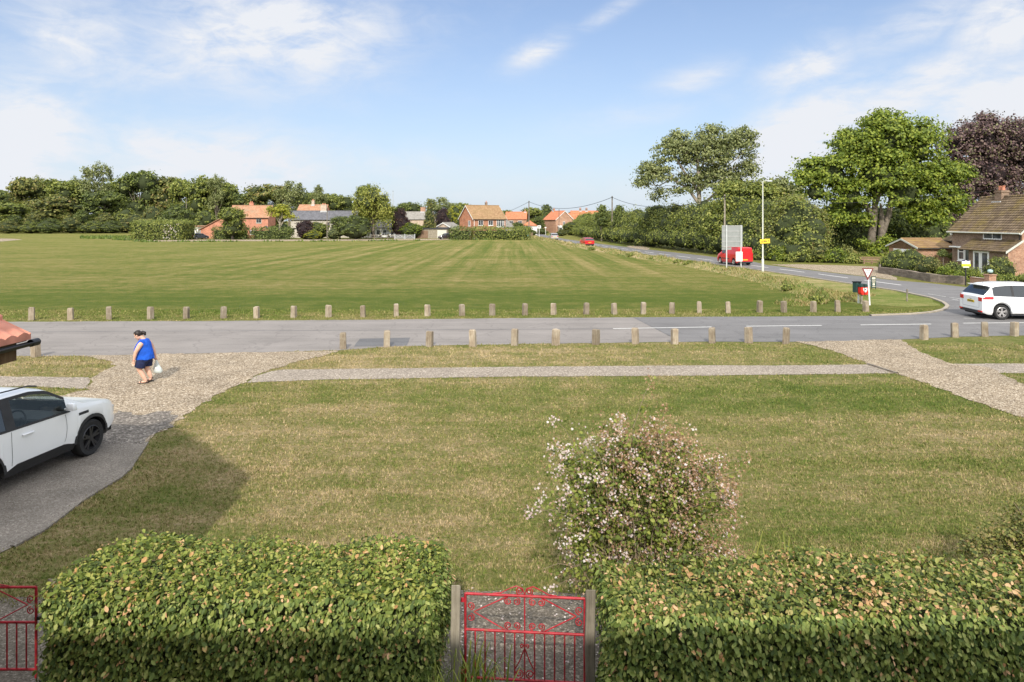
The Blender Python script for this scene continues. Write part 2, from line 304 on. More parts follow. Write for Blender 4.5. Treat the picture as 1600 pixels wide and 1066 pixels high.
plain('navy', (.03, .03, .12), .5, .1, 5); plain('teal_sign', (.18, .42, .46), .5, .08, 5); plain('maroon', (.17, .035, .035), .5, .1, 8)
plain('tyre', (.022, .022, .022), .85, .2, 10); plain('black_trim', (.028, .028, .03), .6, .2, 8); plain('alloy', (.55, .53, .52), .3, .08, 6, .7); plain('dark_alloy', (.06, .06, .065), .35, .2, 6, .6)
plain('underbody_black', (.01, .01, .01), .95, .1, 3); plain('lamp_red', (.5, .015, .02), .2, .15, 9, coat=.5); plain('lamp_clear', (.6, .6, .62), .15, .1, 9, .3, coat=.5)
plain('plate_yellow', (.62, .45, .03), .5, .06, 9); plain('plate_white', (.75, .75, .72), .5, .05, 9)
plain('interior', (.045, .045, .05), .8, .2, 5); plain('dark_door', (.05, .05, .055), .4, .15, 4)
plain('terracotta_pot', (.50, .21, .13), .8, .15, 6); plain('lead', (.42, .42, .42), .7, .15, 4); plain('teal_glass', (.35, .5, .48), .3, .1, 4)
paint('car_white', (.80, .81, .82)); paint('car_red', (.55, .018, .022)); paint('car_silver', (.40, .38, .36), .3); paint('car_dark', (.055, .06, .075), .25); paint('car_black', (.03, .02, .025), .25)
plain('skin', (.60, .36, .26), .6, .08, 9); plain('blue_cloth', (.008, .085, .50), .85, .25, 7, bmp=.01, bscale=14); plain('navy_cloth', (.012, .018, .06), .9, .35, 12, bmp=.008, bscale=20)
plain('hair', (.018, .012, .01), .5, .3, 30); plain('sandal_black', (.02, .02, .02), .6, .1, 8); plain('bracelet_red', (.5, .04, .03), .5, .1, 8)
m, nt, o = newmat('plastic_bag'); b = bsdf(nt, o, (.62, .68, .66), .35, 0, .5); 
tr = N(nt, 'ShaderNodeBsdfTransparent'); mx = N(nt, 'ShaderNodeMixShader'); mx.inputs[0].default_value = .3
nt.links.new(b.outputs[0], mx.inputs[1]); nt.links.new(tr.outputs[0], mx.inputs[2]); nt.links.new(mx.outputs[0], o.inputs[0])
m, nt, o = newmat('red_gate_paint'); tcg = N(nt, 'ShaderNodeTexCoord').outputs['Object']
cg = ramp(nt, noise(nt, tcg, 9, 5), [(.35, (.25, .012, .02)), (.6, (.42, .022, .034)), (.8, (.50, .05, .06))])
cg = mixc(nt, mth(nt, 'MULTIPLY', mth(nt, 'SUBTRACT', noise(nt, tcg, 26, 6, .7), .56), 9, clamp=True), cg, (.24, .085, .035))
bsdf(nt, o, cg, .5, 0, .4, 0, bump(nt, noise(nt, tcg, 60, 3), .002))
m, nt, o = newmat('dark_glass'); bsdf(nt, o, (.022, .026, .03), .04, 0, .8, .3)
m, nt, o = newmat('house_glass'); tcc = N(nt, 'ShaderNodeTexCoord').outputs['Object']
bsdf(nt, o, ramp(nt, noise(nt, tcc, 1.5, 3), [(.35, (.02, .024, .03)), (.7, (.11, .12, .13))]), .06, 0, .6)
m, nt, o = newmat('clear_glass'); b = N(nt, 'ShaderNodeBsdfGlossy'); b.inputs['Roughness'].default_value = .02; b.inputs['Color'].default_value = (.9, .95, .93, 1)
tr = N(nt, 'ShaderNodeBsdfTransparent'); tr.inputs[0].default_value = (.80, .86, .83, 1); fr = N(nt, 'ShaderNodeFresnel'); fr.inputs[0].default_value = 1.7
mx = N(nt, 'ShaderNodeMixShader'); nt.links.new(mth(nt, 'MULTIPLY_ADD', fr.outputs[0], .6, .0, clamp=True), mx.inputs[0])
nt.links.new(tr.outputs[0], mx.inputs[1]); nt.links.new(b.outputs[0], mx.inputs[2]); nt.links.new(mx.outputs[0], o.inputs[0])

# ---------------------------------------------------------------- object helpers
def tag(o, label=None, cat=None, group=None, kind=None):
    if label: o['label'] = label
    if cat: o['category'] = cat
    if group: o['group'] = group
    if kind: o['kind'] = kind
    return o
def empty(name, loc, rz=0, label=None, cat=None, group=None):
    o = bpy.data.objects.new(name, None); C.objects.link(o); o.location = loc; o.rotation_euler = (0, 0, rz)
    o.empty_display_size = .3
    return tag(o, label, cat, group)
def link(name, me, parent=None, mats=None):
    o = bpy.data.objects.new(name, me); C.objects.link(o)
    if mats:
        for m in (mats if isinstance(mats, (list, tuple)) else [mats]): me.materials.append(MATS[m])
    if parent: o.parent = parent
    return o
def copy_tree(o, parent=None):
    c = o.copy(); C.objects.link(c)
    if parent: c.parent = parent
    for ch in o.children: copy_tree(ch, c)
    return c
class MB:
    def __init__(s): s.v = []; s.f = []; s.m = []
    def add(s, vs, fs, mi=0):
        b = len(s.v); s.v += [tuple(v) for v in vs]; s.f += [tuple(b+i for i in f) for f in fs]; s.m += [mi]*len(fs); return s
    def box(s, c, d, rz=0, mi=0, top=1.0, tilt=None):
        hx, hy, hz = d[0]/2, d[1]/2, d[2]/2; vs = []
        for z in (-1, 1):
            k = top if z > 0 else 1
            for x, y in ((-1, -1), (1, -1), (1, 1), (-1, 1)):
                p = Vector((x*hx*k, y*hy*k, z*hz))
                if tilt is not None: p = tilt @ p
                vs.append((c[0]+p.x*cos(rz)-p.y*sin(rz), c[1]+p.x*sin(rz)+p.y*cos(rz), c[2]+p.z))
        return s.add(vs, [(3,2,1,0),(4,5,6,7),(0,1,5,4),(1,2,6,5),(2,3,7,6),(3,0,4,7)], mi)
    def b2(s, x0, x1, y0, y1, z0, z1, mi=0): return s.box(((x0+x1)/2, (y0+y1)/2, (z0+z1)/2), (x1-x0, y1-y0, z1-z0), 0, mi)
    def tube(s, pts, r, n=8, mi=0, cap=True):
        pts = [Vector(p) for p in pts]; k = len(pts); rs = r if isinstance(r, (list, tuple)) else [r]*k
        ref = None; vs = []
        for i, p in enumerate(pts):
            t = (pts[min(i+1, k-1)]-pts[max(i-1, 0)]).normalized()
            if ref is None: ref = t.orthogonal().normalized()
            ref = (ref-t*ref.dot(t)).normalized(); bi = t.cross(ref)
            for j in range(n):
                a = 2*pi*j/n; vs.append(p+(ref*cos(a)+bi*sin(a))*rs[i])
        fs = [(i*n+j, i*n+(j+1) % n, (i+1)*n+(j+1) % n, (i+1)*n+j) for i in range(k-1) for j in range(n)]
        if cap: fs += [tuple(range(n-1, -1, -1)), tuple((k-1)*n+j for j in range(n))]
        return s.add(vs, fs, mi)
    def lathe(s, prof, n=16, c=(0,0,0), axis='Z', mi=0):
        vs = []
        for (r, z) in prof:
            for j in range(n):
                a = 2*pi*j/n; p = (r*cos(a), r*sin(a), z)
                if axis == 'Y': p = (p[0], p[2], p[1])
                vs.append((c[0]+p[0], c[1]+p[1], c[2]+p[2]))
        fs = [(i*n+j, i*n+(j+1) % n, (i+1)*n+(j+1) % n, (i+1)*n+j) for i in range(len(prof)-1) for j in range(n)]
        return s.add(vs, fs, mi)
    def prism(s, poly, axis, a, b, mi=0):
        # poly in the two other axes; extruded along axis from a to b
        k = len(poly); vs = []
        for t in (a, b):
            for (u, w) in poly: vs.append({'X': (t, u, w), 'Y': (u, t, w), 'Z': (u, w, t)}[axis])
        fs = [tuple(range(k)), tuple(range(2*k-1, k-1, -1))]+[(i, i+k, (i+1) % k+k, (i+1) % k) for i in range(k)]
        return s.add(vs, fs, mi)
    def build(s, name, mats, parent=None, smooth=None, bevel=0):
        me = bpy.data.meshes.new(name); me.from_pydata(s.v, [], s.f)
        me.polygons.foreach_set('material_index', s.m)
        bm = bmesh.new(); bm.from_mesh(me); bmesh.ops.recalc_face_normals(bm, faces=bm.faces)
        if bevel: bmesh.ops.bevel(bm, geom=list(bm.edges), offset=bevel, segments=1, affect='EDGES', clamp_overlap=True)
        bm.to_mesh(me); bm.free(); me.update()
        if smooth:
            me.polygons.foreach_set('use_smooth', [True]*len(me.polygons)); me.set_sharp_from_angle(angle=radians(smooth))
        return link(name, me, parent, mats)
def rawmesh(name, V, faces_n, parent=None, mats=None, matidx=None):
    """V (n,3) float; faces_n: (m,k) int with the same k"""
    me = bpy.data.meshes.new(name); V = np.ascontiguousarray(V, dtype=np.float32); Fc = np.ascontiguousarray(faces_n, dtype=np.int32)
    me.vertices.add(len(V)); me.vertices.foreach_set('co', V.ravel())
    m_, k = Fc.shape; me.loops.add(m_*k); me.loops.foreach_set('vertex_index', Fc.ravel())
    me.polygons.add(m_); me.polygons.foreach_set('loop_start', np.arange(0, m_*k, k, dtype=np.int32))
    me.update(calc_edges=True)
    if matidx is not None: me.polygons.foreach_set('material_index', np.ascontiguousarray(matidx, dtype=np.int32))
    return link(name, me, parent, mats)
def unit(v): return v/np.maximum(np.linalg.norm(v, axis=-1, keepdims=True), 1e-9)
LEAF4 = (np.array([(-.5,0,0),(0,-.33,.06),(.5,0,0),(0,.33,.06)]), np.array([(0,1,2),(0,2,3)]))
LEAF6 = (np.array([(-.5,0,.0),(-.15,-.34,.07),(.25,-.28,.07),(.52,0,-.05),(.25,.28,.07),(-.15,.34,.07)]), np.array([(0,1,2,3),(0,3,4,5)]))
def leaves(name, P, Nn, size, mats, parent=None, shape=LEAF4, tip=None, rg=rng, aspect=1.0):
    """scatter small leaves: P centres, Nn normals, optional tip directions"""
    n = len(P); Nn = unit(Nn)
    t = rg.normal(size=(n, 3)) if tip is None else tip+rg.normal(size=(n, 3))*.35
    t = unit(t-Nn*np.sum(t*Nn, axis=1, keepdims=True)); b = np.cross(Nn, t)
    S = (size if np.ndim(size) else np.full(n, size))*rg.uniform(.7, 1.3, n)
    L, Fc = shape; k = len(L)
    V = P[:, None, :]+S[:, None, None]*(L[None, :, 0:1]*t[:, None, :]+L[None, :, 1:2]*aspect*b[:, None, :]+L[None, :, 2:3]*Nn[:, None, :])
    FF = (Fc[None]+(np.arange(n)*k)[:, None, None]).reshape(-1, Fc.shape[1])
    return rawmesh(name, V.reshape(-1, 3), FF, parent, mats)
def inpoly(x, y, poly):
    r = np.zeros(len(x), bool); n = len(poly); j = n-1
    for i in range(n):
        xi, yi = poly[i]; xj, yj = poly[j]
        r ^= ((yi > y) != (yj > y)) & (x < (xj-xi)*(y-yi)/((yj-yi) or 1e-9)+xi); j = i
    return r
def sheet(name, poly, z, m, jit=.04, step=.35, kind='structure'):
    pts = []; n = len(poly)
    for i in range(n):
        a = Vector(poly[i][:2]); b = Vector(poly[(i+1) % n][:2]); k = max(1, min(400, int((b-a).length/step)))
        d = (b-a).normalized() if (b-a).length else Vector((1, 0)); nr = Vector((-d.y, d.x))
        for j in range(k):
            p = a+(b-a)*(j/k); pts.append(p+nr*random.uniform(-jit, jit) if j or jit else p)
    tri = geometry.tessellate_polygon([[Vector((p.x, p.y, 0)) for p in pts]])
    me = bpy.data.meshes.new(name); me.from_pydata([(p.x, p.y, z) for p in pts], [], [tuple(t) for t in tri])
    bm = bmesh.new(); bm.from_mesh(me)
    for f_ in bm.faces:
        if f_.normal.z < 0: f_.normal_flip()
    bm.to_mesh(me); bm.free()
    o = link(name, me, None, m); o['kind'] = kind; return o
def PX(*pp): return [tuple(G(a, b)[:2]) for a, b in pp]

# ================================================================ THE GROUND
ground = MB(); ground.add([(-2500,-600,0),(2500,-600,0),(2500,5000,0),(-2500,5000,0)], [(0,1,2,3)])
g = ground.build('ground', 'mown_grass'); g['kind'] = 'structure'
lane = PX((-250,504),(30,503),(300,502),(560,500),(800,497.5),(990,496.2),(1065,534.6),(1000,535.2),(800,538),(612,541.5),(530,547.5),(400,551),(120,556),(-250,559))
junction_left = [(838,359.5),(829,362),(832,365.5),(846,371),(870,377.5),(959,390),(1069,407),(1134,415.5),(1200,424.5),(1300,439.5),(1400,454.5),(1455,466),(1474,473),(1481,478.5),(1476,484),(1458,488.5),(1425,491.5),(1350,494),(1200,495),(1100,495.3)]
far_side = [(1800,466),(1600,457),(1515,449.5),(1444,442),(1400,438.5),(1300,426.5),(1200,414.5),(1178,409.5),(1101,400),(1025,391.5),(937,381.3),(885,374),(860,369.5),(847,366),(841,363.4),(843,360)]
main = PX(*junction_left, (990,496.2),(1065,534.6),(1100,534.2),(1250,534.5),(1407,531),(1500,526.5),(1600,524.5),(1900,521), *far_side)
sheet('lane', lane, .004, 'tarmac_old', .05)
sheet('road', main, .006, 'tarmac_smooth', .03, .6)
gravel_left = PX((120,556),(400,551),(470,549.8),(532,548.5),(505,556),(455,568),(440,573),(405,585),(385,598),(348,613),(320,630),(290,650),(262,668),(231,692),(160,693),(60,692),(-80,691),(-80,628),(60,624),(100,618),(137,610),(143,590),(160,581),(178,572),(172,565),(150,560))
sheet('gravel_forecourt', gravel_left, .010, 'pale_gravel', .10, .2)
sheet('dark_gravel_patch', PX((150,655),(185,642),(225,648),(262,645),(288,652),(262,668),(231,692),(160,692.5),(60,691.5),(60,655)), .014, 'dark_gravel', .16, .2)  # patch of darker gravel laid over the forecourt
drive_left = PX((-420,691),(-80,690),(160,692.5),(229,693),(197,742),(131,781),(66,831),(0,866),(-80,905),(-420,960))
sheet('concrete_drive', drive_left, .012, 'worn_concrete', .035, .25)
footpath = PX((440,578),(500,577.5),(800,573.7),(1100,571.5),(1200,571.7),(1355,570),(1400,584),(1100,587.3),(800,589),(500,594),(385,598.5),(400,588),(420,581))
sheet('footpath', footpath, .008, 'path_gravel', .035, .25)
fp_left = PX((-90,588),(0,588.7),(140,590),(135,608),(60,604.8),(0,604),(-90,604))
sheet('footpath_left', fp_left, .008, 'path_gravel', .04, .25)
fp_right = PX((1480,569),(1760,568),(1760,585),(1540,583))
sheet('footpath_right', fp_right, .008, 'path_gravel', .04, .25)
drive_right = PX((1243,534.5),(1300,533),(1407,531),(1425,543),(1450,556),(1490,569),(1545,575),(1560,583),(1600,601),(1760,650),(1760,716),(1600,654),(1500,620),(1450,600),(1400,584),(1355,568),(1300,548),(1262,538))
sheet('gravel_drive', drive_right, .012, 'pale_gravel', .09, .2)
sheet('lane_repair_patch', PX((553,542),(562,529.7),(641,528),(636,540)), .009, 'tarmac_patch', .015, .3)
sheet('paved_approach', [(-.78,5.0),(1.12,5.0),(1.10,8.22),(-.72,8.3)], .008, 'garden_concrete', .03, .2)
sheet('paved_approach_left', [(-7,5.0),(-3.9,5.0),(-4.0,8.1),(-7,8.2)], .008, 'garden_concrete', .03, .2)
farm = PX((1205,413.5),(1250,413.2),(1300,414.5),(1374,417),(1374,425),(1402,434),(1402,438),(1340,430.5),(1262,421))
sheet('gravel_layby', farm, .009, 'pale_gravel', .08, .5)
sheet('tarmac_drive', PX((1550,443),(1560,436.5),(1800,441),(1800,463),(1600,456.6)), .010, 'tarmac_patch', .03, .5)
sheet('verge_gravel', PX((978,384.5),(1000,384),(1016,388),(1012,391),(985,387.5)), .008, 'pale_gravel', .1, .8)
track = PX((828,373.2),(700,375.2),(500,376.6),(300,377.3),(225,377.4),(186,373.6),(178,371),(190,369),(208,369.3),(203,371.5),(228,374.9),(300,374.7),(500,374.4),(700,373.4),(832,370.4))
sheet('gravel_track', track, .012, 'pale_gravel', .25, 2)
sheet('gravel_track_left', PX((-120,379.5),(0,377.8),(36,374.5),(22,373.3),(-20,372.5),(-120,372)), .012, 'pale_gravel', .2, 2)

def ribbon(name, pts, w, z, m, h=0, kind='structure', jit=0):
    """a strip of real width along world points (kerb when h > 0)"""
    pts = [Vector(p[:2]) for p in pts]; b = MB(); L = []
    for i, p in enumerate(pts):
        t = (pts[min(i+1, len(pts)-1)]-pts[max(i-1, 0)]).normalized(); n_ = Vector((-t.y, t.x)); L.append((p-n_*w/2, p+n_*w/2))
    vs = []
    for a, c in L: vs += [(a.x, a.y, z), (c.x, c.y, z), (a.x, a.y, z+h), (c.x, c.y, z+h)]
    fs = []
    for i in range(len(pts)-1):
        k = i*4; fs.append((k+2, k+6, k+7, k+3))
        if h: fs += [(k, k+4, k+6, k+2), (k+1, k+3, k+7, k+5)]
    b.add(vs, fs); o = b.build(name, m); o['kind'] = kind; return o
def resample(pts, step):
    pts = [Vector(p[:2]) for p in pts]; outp = [pts[0].copy()]; acc = 0
    for a, b_ in zip(pts[:-1], pts[1:]):
        L = (b_-a).length; t = step-acc
        while t < L: outp.append(a+(b_-a)*(t/L)); t += step
        acc = L-(t-step)
    return outp
kl = PX(*[(x, y) for x, y in junction_left[2:18]])
ribbon('kerb', resample(kl, .6), .17, .0, 'kerb_stone', .06)
cl = PX((868,374.2),(937,383.6),(1025,396),(1101,405.5),(1200,418.3),(1300,431.2),(1400,444.8),(1510,459))
cr = resample(cl, .5); i = 0; dash = MB()
def dashes(name, segs, w, z, m):
    b = MB()
    for a, c in segs:
        a = Vector(a); c = Vector(c); t = (c-a).normalized(); n_ = Vector((-t.y, t.x))*w/2
        b.add([(a-n_).to_3d()+Vector((0,0,z)), (c-n_).to_3d()+Vector((0,0,z)), (c+n_).to_3d()+Vector((0,0,z)), (a+n_).to_3d()+Vector((0,0,z))], [(0,1,2,3)])
    o = b.build(name, m); o['kind'] = 'structure'; return o
segs = []
while i+8 < len(cr): segs.append((cr[i], cr[i+8])); i += 12
dashes('road_centre_line', segs, .17, .011, 'road_paint')
ps = [((958,514),(1112,511.4)),((1166,510.2),(1284,509)),((1345,508.2),(1455,506.8)),((1505,505.4),(1640,504.5))]
dashes('lane_centre_line', [(G(*a)[:2], G(*b)[:2]) for a, b in ps], .10, .011, 'road_paint')
dashes('road_edge_line', [(G(*a)[:2], G(*b)[:2]) for a, b in [((880,378.2),(959,388.8)),((963,389.3),(1066,405.6)),((1070,406.2),(1132,414.5)),((1138,415.3),(1198,423.3)),((1450,459.5),(1478,464)),((1484,465),(1512,469)),((1520,470.3),(1556,475))]], .10, .011, 'worn_road_paint')
dashes('give_way_line', [(G(*a)[:2], G(*b)[:2]) for a, b in [((1506,497.5),(1524,498.2)),((1488,468),(1498,469.5))]], .14, .011, 'worn_road_paint')
ribbon('tarmac_seam', resample(PX((-200,521),(200,518),(560,516.5),(700,515.5),(900,514.2),(1010,513.6)), 1.5), .07, .0075, 'tarmac_patch')
ribbon('tarmac_joint', resample(PX((990,496.2),(1065,534.6)), .6), .05, .010, 'tarmac_patch')
ribbon('path_edging', PX((1356,570),(1402,584.6)), .06, .0, 'pole_wood', .05)
ribbon('drive_edging', resample(PX((229,693),(197,742),(131,781),(66,831),(0,866)), .5), .07, 0, 'worn_concrete', .03)

EXCL = [lane, main, gravel_left, drive_left, footpath, fp_left, fp_right, drive_right, [(-.72,5.0),(1.05,5.0),(1.05,8.15),(-.66,8.2)], [(-7,5),(-4,5),(-4.1,8.0),(-7,8.0)]]
def blades(name, xs, ys, hgt, wid, m, zs=None, lean=.5):
    n = len(xs); a = rng.uniform(0, 2*pi, n); h = hgt*rng.uniform(.5, 1.3, n); w = wid*rng.uniform(.7, 1.3, n)
    z0 = np.zeros(n) if zs is None else zs
    B = np.stack([xs, ys, z0], 1); d = np.stack([np.cos(a), np.sin(a), np.zeros(n)], 1)*(w/2)[:, None]
    la = rng.uniform(0, 2*pi, n); tp = B+np.stack([np.cos(la)*h*lean, np.sin(la)*h*lean, h], 1)*rng.uniform(.8, 1.2, n)[:, None]
    V = np.stack([B-d, B+d, tp], 1).reshape(-1, 3); Fc = np.arange(3*n).reshape(-1, 3)
    o = rawmesh(name, V, Fc, None, m); return o
xs, ys = [], []
for (ya, yb, dens, wmul) in ((6.9, 9.5, 2300, 1), (9.5, 13, 1300, 1), (13, 19, 560, 1), (19, 25, 260, 1), (30.5, 34.5, 150, 1)):
    A = (yb-ya)*.79*(ya+yb); n = int(A*dens)
    y = rng.uniform(ya, yb, n); x = rng.uniform(-1, 1, n)*.79*y; xs.append(x); ys.append(y)
xs = np.concatenate(xs); ys = np.concatenate(ys); keep = np.ones(len(xs), bool)
jx = xs+rng.normal(size=len(xs))*.05; jy = ys+rng.normal(size=len(xs))*.05
for p in EXCL: keep &= ~inpoly(jx, jy, p)
# mown turf is uneven: thin it out in patches
pat = np.sin(xs*2.1+np.sin(ys*1.7)*2)*np.sin(ys*2.9+np.sin(xs*1.3)*2); keep &= rng.uniform(size=len(xs)) < .72+.28*pat
xs, ys = xs[keep], ys[keep]
o = blades('lawn_grass', xs, ys, .028+.0009*ys, .007+.0011*ys, 'grass_blades'); tag(o, 'short mown lawn grass with dry straw patches between hedge and lane', 'grass', kind='stuff')

bank_px = [(812,367.8),(850,374.6),(900,385),(960,395.2),(1000,402),(1080,414.5),(1180,434),(1225,445.5),(1255,455),(1285,464)]
sheet('verge', PX(*bank_px, (1330,474),(1420,480),(1470,478),(1455,466.8),(1400,455.2),(1300,440.2),(1200,425.2),(1134,416.2),(1069,407.6),(959,390.6),(870,378),(846,371.4),(834,366)), .004, 'dry_verge_grass', .12, .8)
# ---- the rough grass bank between the road and the green
bank = resample(PX((812,367.8),(850,374.6),(900,385),(960,395.2),(1000,402),(1080,414.5),(1180,434),(1225,445.5),(1255,455),(1285,464)), .6)
vs, fs = [], []; K = 9; hs = []
for i, p in enumerate(bank):
    t = (bank[min(i+1, len(bank)-1)]-bank[max(i-1, 0)]).normalized(); n_ = Vector((t.y, -t.x))
    fade = min(1, (len(bank)-i)/6, i/20+.3); wv = .38*fade*(1+.35*sin(i*.37)+.2*sin(i*.91))
    hs.append((p, n_, wv))
    for j in range(K):
        u = (j/(K-1)-.5)*2; z = wv*(cos(u*pi)*.5+.5)+random.uniform(0, .04)*(1-abs(u))
        q = p+n_*(u*1.25); vs.append((q.x, q.y, z-.01 if abs(u) > .9 else z))
fs = [(i*K+j, i*K+j+1, (i+1)*K+j+1, (i+1)*K+j) for i in range(len(bank)-1) for j in range(K-1)]
o = MB().add(vs, fs).build('verge_bank', 'dry_verge_grass', None, 80); o['kind'] = 'structure'
bx, by, bz, gx, gy, gz = [], [], [], [], [], []
for p, n_, w in hs:
    k = 70 if p.y < 60 else 40 if p.y < 100 else 22
    for _ in range(k):
        u = random.gauss(.1, .42); q = p+n_*u*1.25+Vector((random.uniform(-.4, .4), random.uniform(-.4, .4)))
        z = w*(cos(max(-1, min(1, u))*pi)*.5+.5)
        if u < -.25 or random.random() < .3: gx.append(q.x); gy.append(q.y); gz.append(z*.8)
        else: bx.append(q.x); by.append(q.y); bz.append(z*.9)
A = np.array
ys_ = A(by); o = blades('long_dry_grass', A(bx), ys_, .22, .012+ys_*.0008, 'dry_stalks', A(bz), .7); tag(o, 'long dry straw coloured grass on the bank beside the road', 'grass', kind='stuff')
ys_ = A(gy); o = blades('long_green_grass', A(gx), ys_, .20, .02+ys_*.0011, 'green_stalks', A(gz), .7); tag(o, 'long green weeds and grass along the foot of the bank', 'grass', kind='stuff')
# hollow and hummocks at the end of the bank
def mound(name, c, rx, ry, h, m='dry_verge_grass', seed=1):
    r = random.Random(seed); vs, fs = [], []; nr, na = 7, 20
    for i in range(nr+1):
        q = i/nr
        for j in range(na):
            a = 2*pi*j/na; k = 1+.12*sin(3*a+seed)+.06*sin(7*a)
            vs.append((c[0]+cos(a)*rx*q*k, c[1]+sin(a)*ry*q*k, h*(cos(q*pi)*.5+.5)*(1+r.uniform(-.08, .08))-.012*(i == nr)))
    fs = [(i*na+j, i*na+(j+1) % na, (i+1)*na+(j+1) % na, (i+1)*na+j) for i in range(nr) for j in range(na)]
    o = MB().add(vs, fs).build(name, m, None, 80); o['kind'] = 'structure'; return o
mc = []
for k, (px, py, rx, ry, h) in enumerate([(1258,472,1.0,1.1,.42),(1290,462,1.5,1.3,.36),(1318,470,.9,.7,.18),(1240,476,.9,.8,.2),(1335,462,1.1,.5,.16)]):
    c = G(px, py); mound('grass_hummock', c, rx, ry, h, seed=k+2); mc.append((c, rx, ry, h))
tx, ty, tz, ux, uy, uz = [], [], [], [], [], []
for c, rx, ry, h in mc:
    for _ in range(int(700*rx*ry)):
        a = random.uniform(0, 2*pi); q = sqrt(random.random())*1.15
        x, y, z = c.x+cos(a)*q*rx, c.y+sin(a)*q*ry, h*(cos(min(1, q)*pi)*.5+.5)
        if random.random() < (.12 if cos(a) > -.2 else .5): tx.append(x); ty.append(y); tz.append(z)
        else: ux.append(x); uy.append(y); uz.append(z)
o = blades('hummock_grass', A(ux), A(uy), .17, .05, 'dry_stalks', A(uz), .7); tag(o, 'tufts of dry grass over the hummocks beside the lane end', 'grass', kind='stuff')
o = blades('hummock_weeds', A(tx), A(ty), .17, .05, 'green_stalks', A(tz), .7); tag(o, 'green weeds growing in the hollow by the hummocks', 'grass', kind='stuff')
# rough weeds along the far track
ex, ey = [], []
for p in resample(PX((184,374.5),(230,378.4),(300,378.3),(500,377.6),(700,376.1),(815,374)), 1.0):
    if random.random() < .55:
        for _ in range(14): ex.append(p.x+random.gauss(0, .5)); ey.append(p.y+random.gauss(0, .9))
for _ in range(900):
    q = G(random.uniform(125, 215), random.uniform(369.5, 373.5)); ex.append(q.x); ey.append(q.y)
o = blades('track_weeds', A(ex), A(ey), .45, .35, 'green_stalks', None, .5); tag(o, 'rough weeds along the near edge of the far gravel track', 'grass', kind='stuff')

# ================================================================ FOLIAGE
def cloud(blobs, nclump, per, cr, rg=rng, flat=.6, shell=.55, up=.55, sag=0.0):
    """blobs: (centre, (rx,ry,rz)); returns positions and normals of leaves gathered in clumps"""
    Cc = A([list(b[0]) for b in blobs], float); R = A([list(b[1]) for b in blobs], float)
    w = R[:, 0]*R[:, 2]+R[:, 0]*R[:, 1]; w /= w.sum(); idx = rg.choice(len(blobs), nclump, p=w)
    d = unit(rg.normal(size=(nclump, 3))); d[:, 2] = np.where(d[:, 2] < -.5, -d[:, 2]*.8, d[:, 2])
    q = shell+(1-shell)*rg.random(nclump)**.6
    cc = Cc[idx]+d*R[idx]*q[:, None]; cr_ = cr*rg.uniform(.6, 1.4, nclump)
    o = rg.normal(size=(nclump, per, 3))*.5; o[:, :, 2] *= flat
    P = cc[:, None]+o*cr_[:, None, None]
    if sag: P[:, :, 2] -= sag*np.abs(rg.normal(size=(nclump, per)))
    Nn = d[:, None]*.55+o*.9+A([0, -.12, up*.7])+rg.normal(size=(nclump, per, 3))*.62
    return P.reshape(-1, 3), Nn.reshape(-1, 3), cc
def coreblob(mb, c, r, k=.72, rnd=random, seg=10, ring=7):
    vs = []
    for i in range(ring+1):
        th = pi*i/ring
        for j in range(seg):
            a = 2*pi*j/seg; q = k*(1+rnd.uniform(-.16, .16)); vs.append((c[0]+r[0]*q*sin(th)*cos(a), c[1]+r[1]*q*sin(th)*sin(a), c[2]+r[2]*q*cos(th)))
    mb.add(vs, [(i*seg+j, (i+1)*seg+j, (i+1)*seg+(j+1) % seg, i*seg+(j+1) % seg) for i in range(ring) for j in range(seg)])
def limbs(mb, base, r0, H0, targets, fork=.45, rnd=random, n=7, split=None):
    """trunk to H0 then limbs bending to the clump centres"""
    top = Vector((base[0], base[1], base[2]+H0))
    mb.tube([Vector(base)+Vector((0,0,-.1)), Vector(base)+Vector((rnd.uniform(-.1,.1)*r0, 0, H0*.3)), Vector(base)+Vector((rnd.uniform(-.3,.3)*r0, 0, H0*.65)), top], [r0*1.35, r0, r0*.85, r0*.72], n)
    for t, r in targets:
        t = Vector(t); s = Vector((base[0], base[1], base[2]+H0*rnd.uniform(fork, 1))); m_ = s.lerp(t, .45)+Vector((0, 0, (t-s).length*.12))+Vector([rnd.uniform(-.05, .05)*(t-s).length for _ in range(3)])
        mb.tube([s, s.lerp(m_, .5)+Vector((0,0,(t-s).length*.02)), m_, m_.lerp(t, .5)+Vector([rnd.uniform(-.04, .04)*(t-s).length for _ in range(3)]), t], [r, r*.82, r*.6, r*.4, r*.14], max(4, n-2))
def pxblobs(L, Y, depth=.8, dy=0):
    k = Y/F; return [(Q(px, py, Y+dy+(q[0] if q else 0)), (r*k, r*k*depth, r*k*.92)) for px, py, r, *q in L]
def tree(name, label, cat, blobs, base, leafm, size, nclump, per, cr, trunk=(0.4, 3), limbn=14, barkm='bark', core=.6, corem='core_green', group=None, **kw):
    root = empty(name, base, 0, label, cat, group); inv = Vector(base)
    bl = [((b[0]-inv), b[1]) for b in blobs]
    P, Nn, cc = cloud(bl, nclump, per, cr, **kw); k = P[:, 2] > .05
    leaves('crown', P[k], Nn[k], size, leafm, root)
    if trunk:
        mb = MB(); sel = [cc[i] for i in rng.choice(len(cc), min(limbn, len(cc)), replace=False)]
        limbs(mb, (0, 0, 0), trunk[0], trunk[1], [(s, trunk[0]*random.uniform(.25, .5)) for s in sel])
        mb.build('trunk', barkm, root, 60)
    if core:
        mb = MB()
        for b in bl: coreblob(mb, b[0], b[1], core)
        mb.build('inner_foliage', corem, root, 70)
    return root

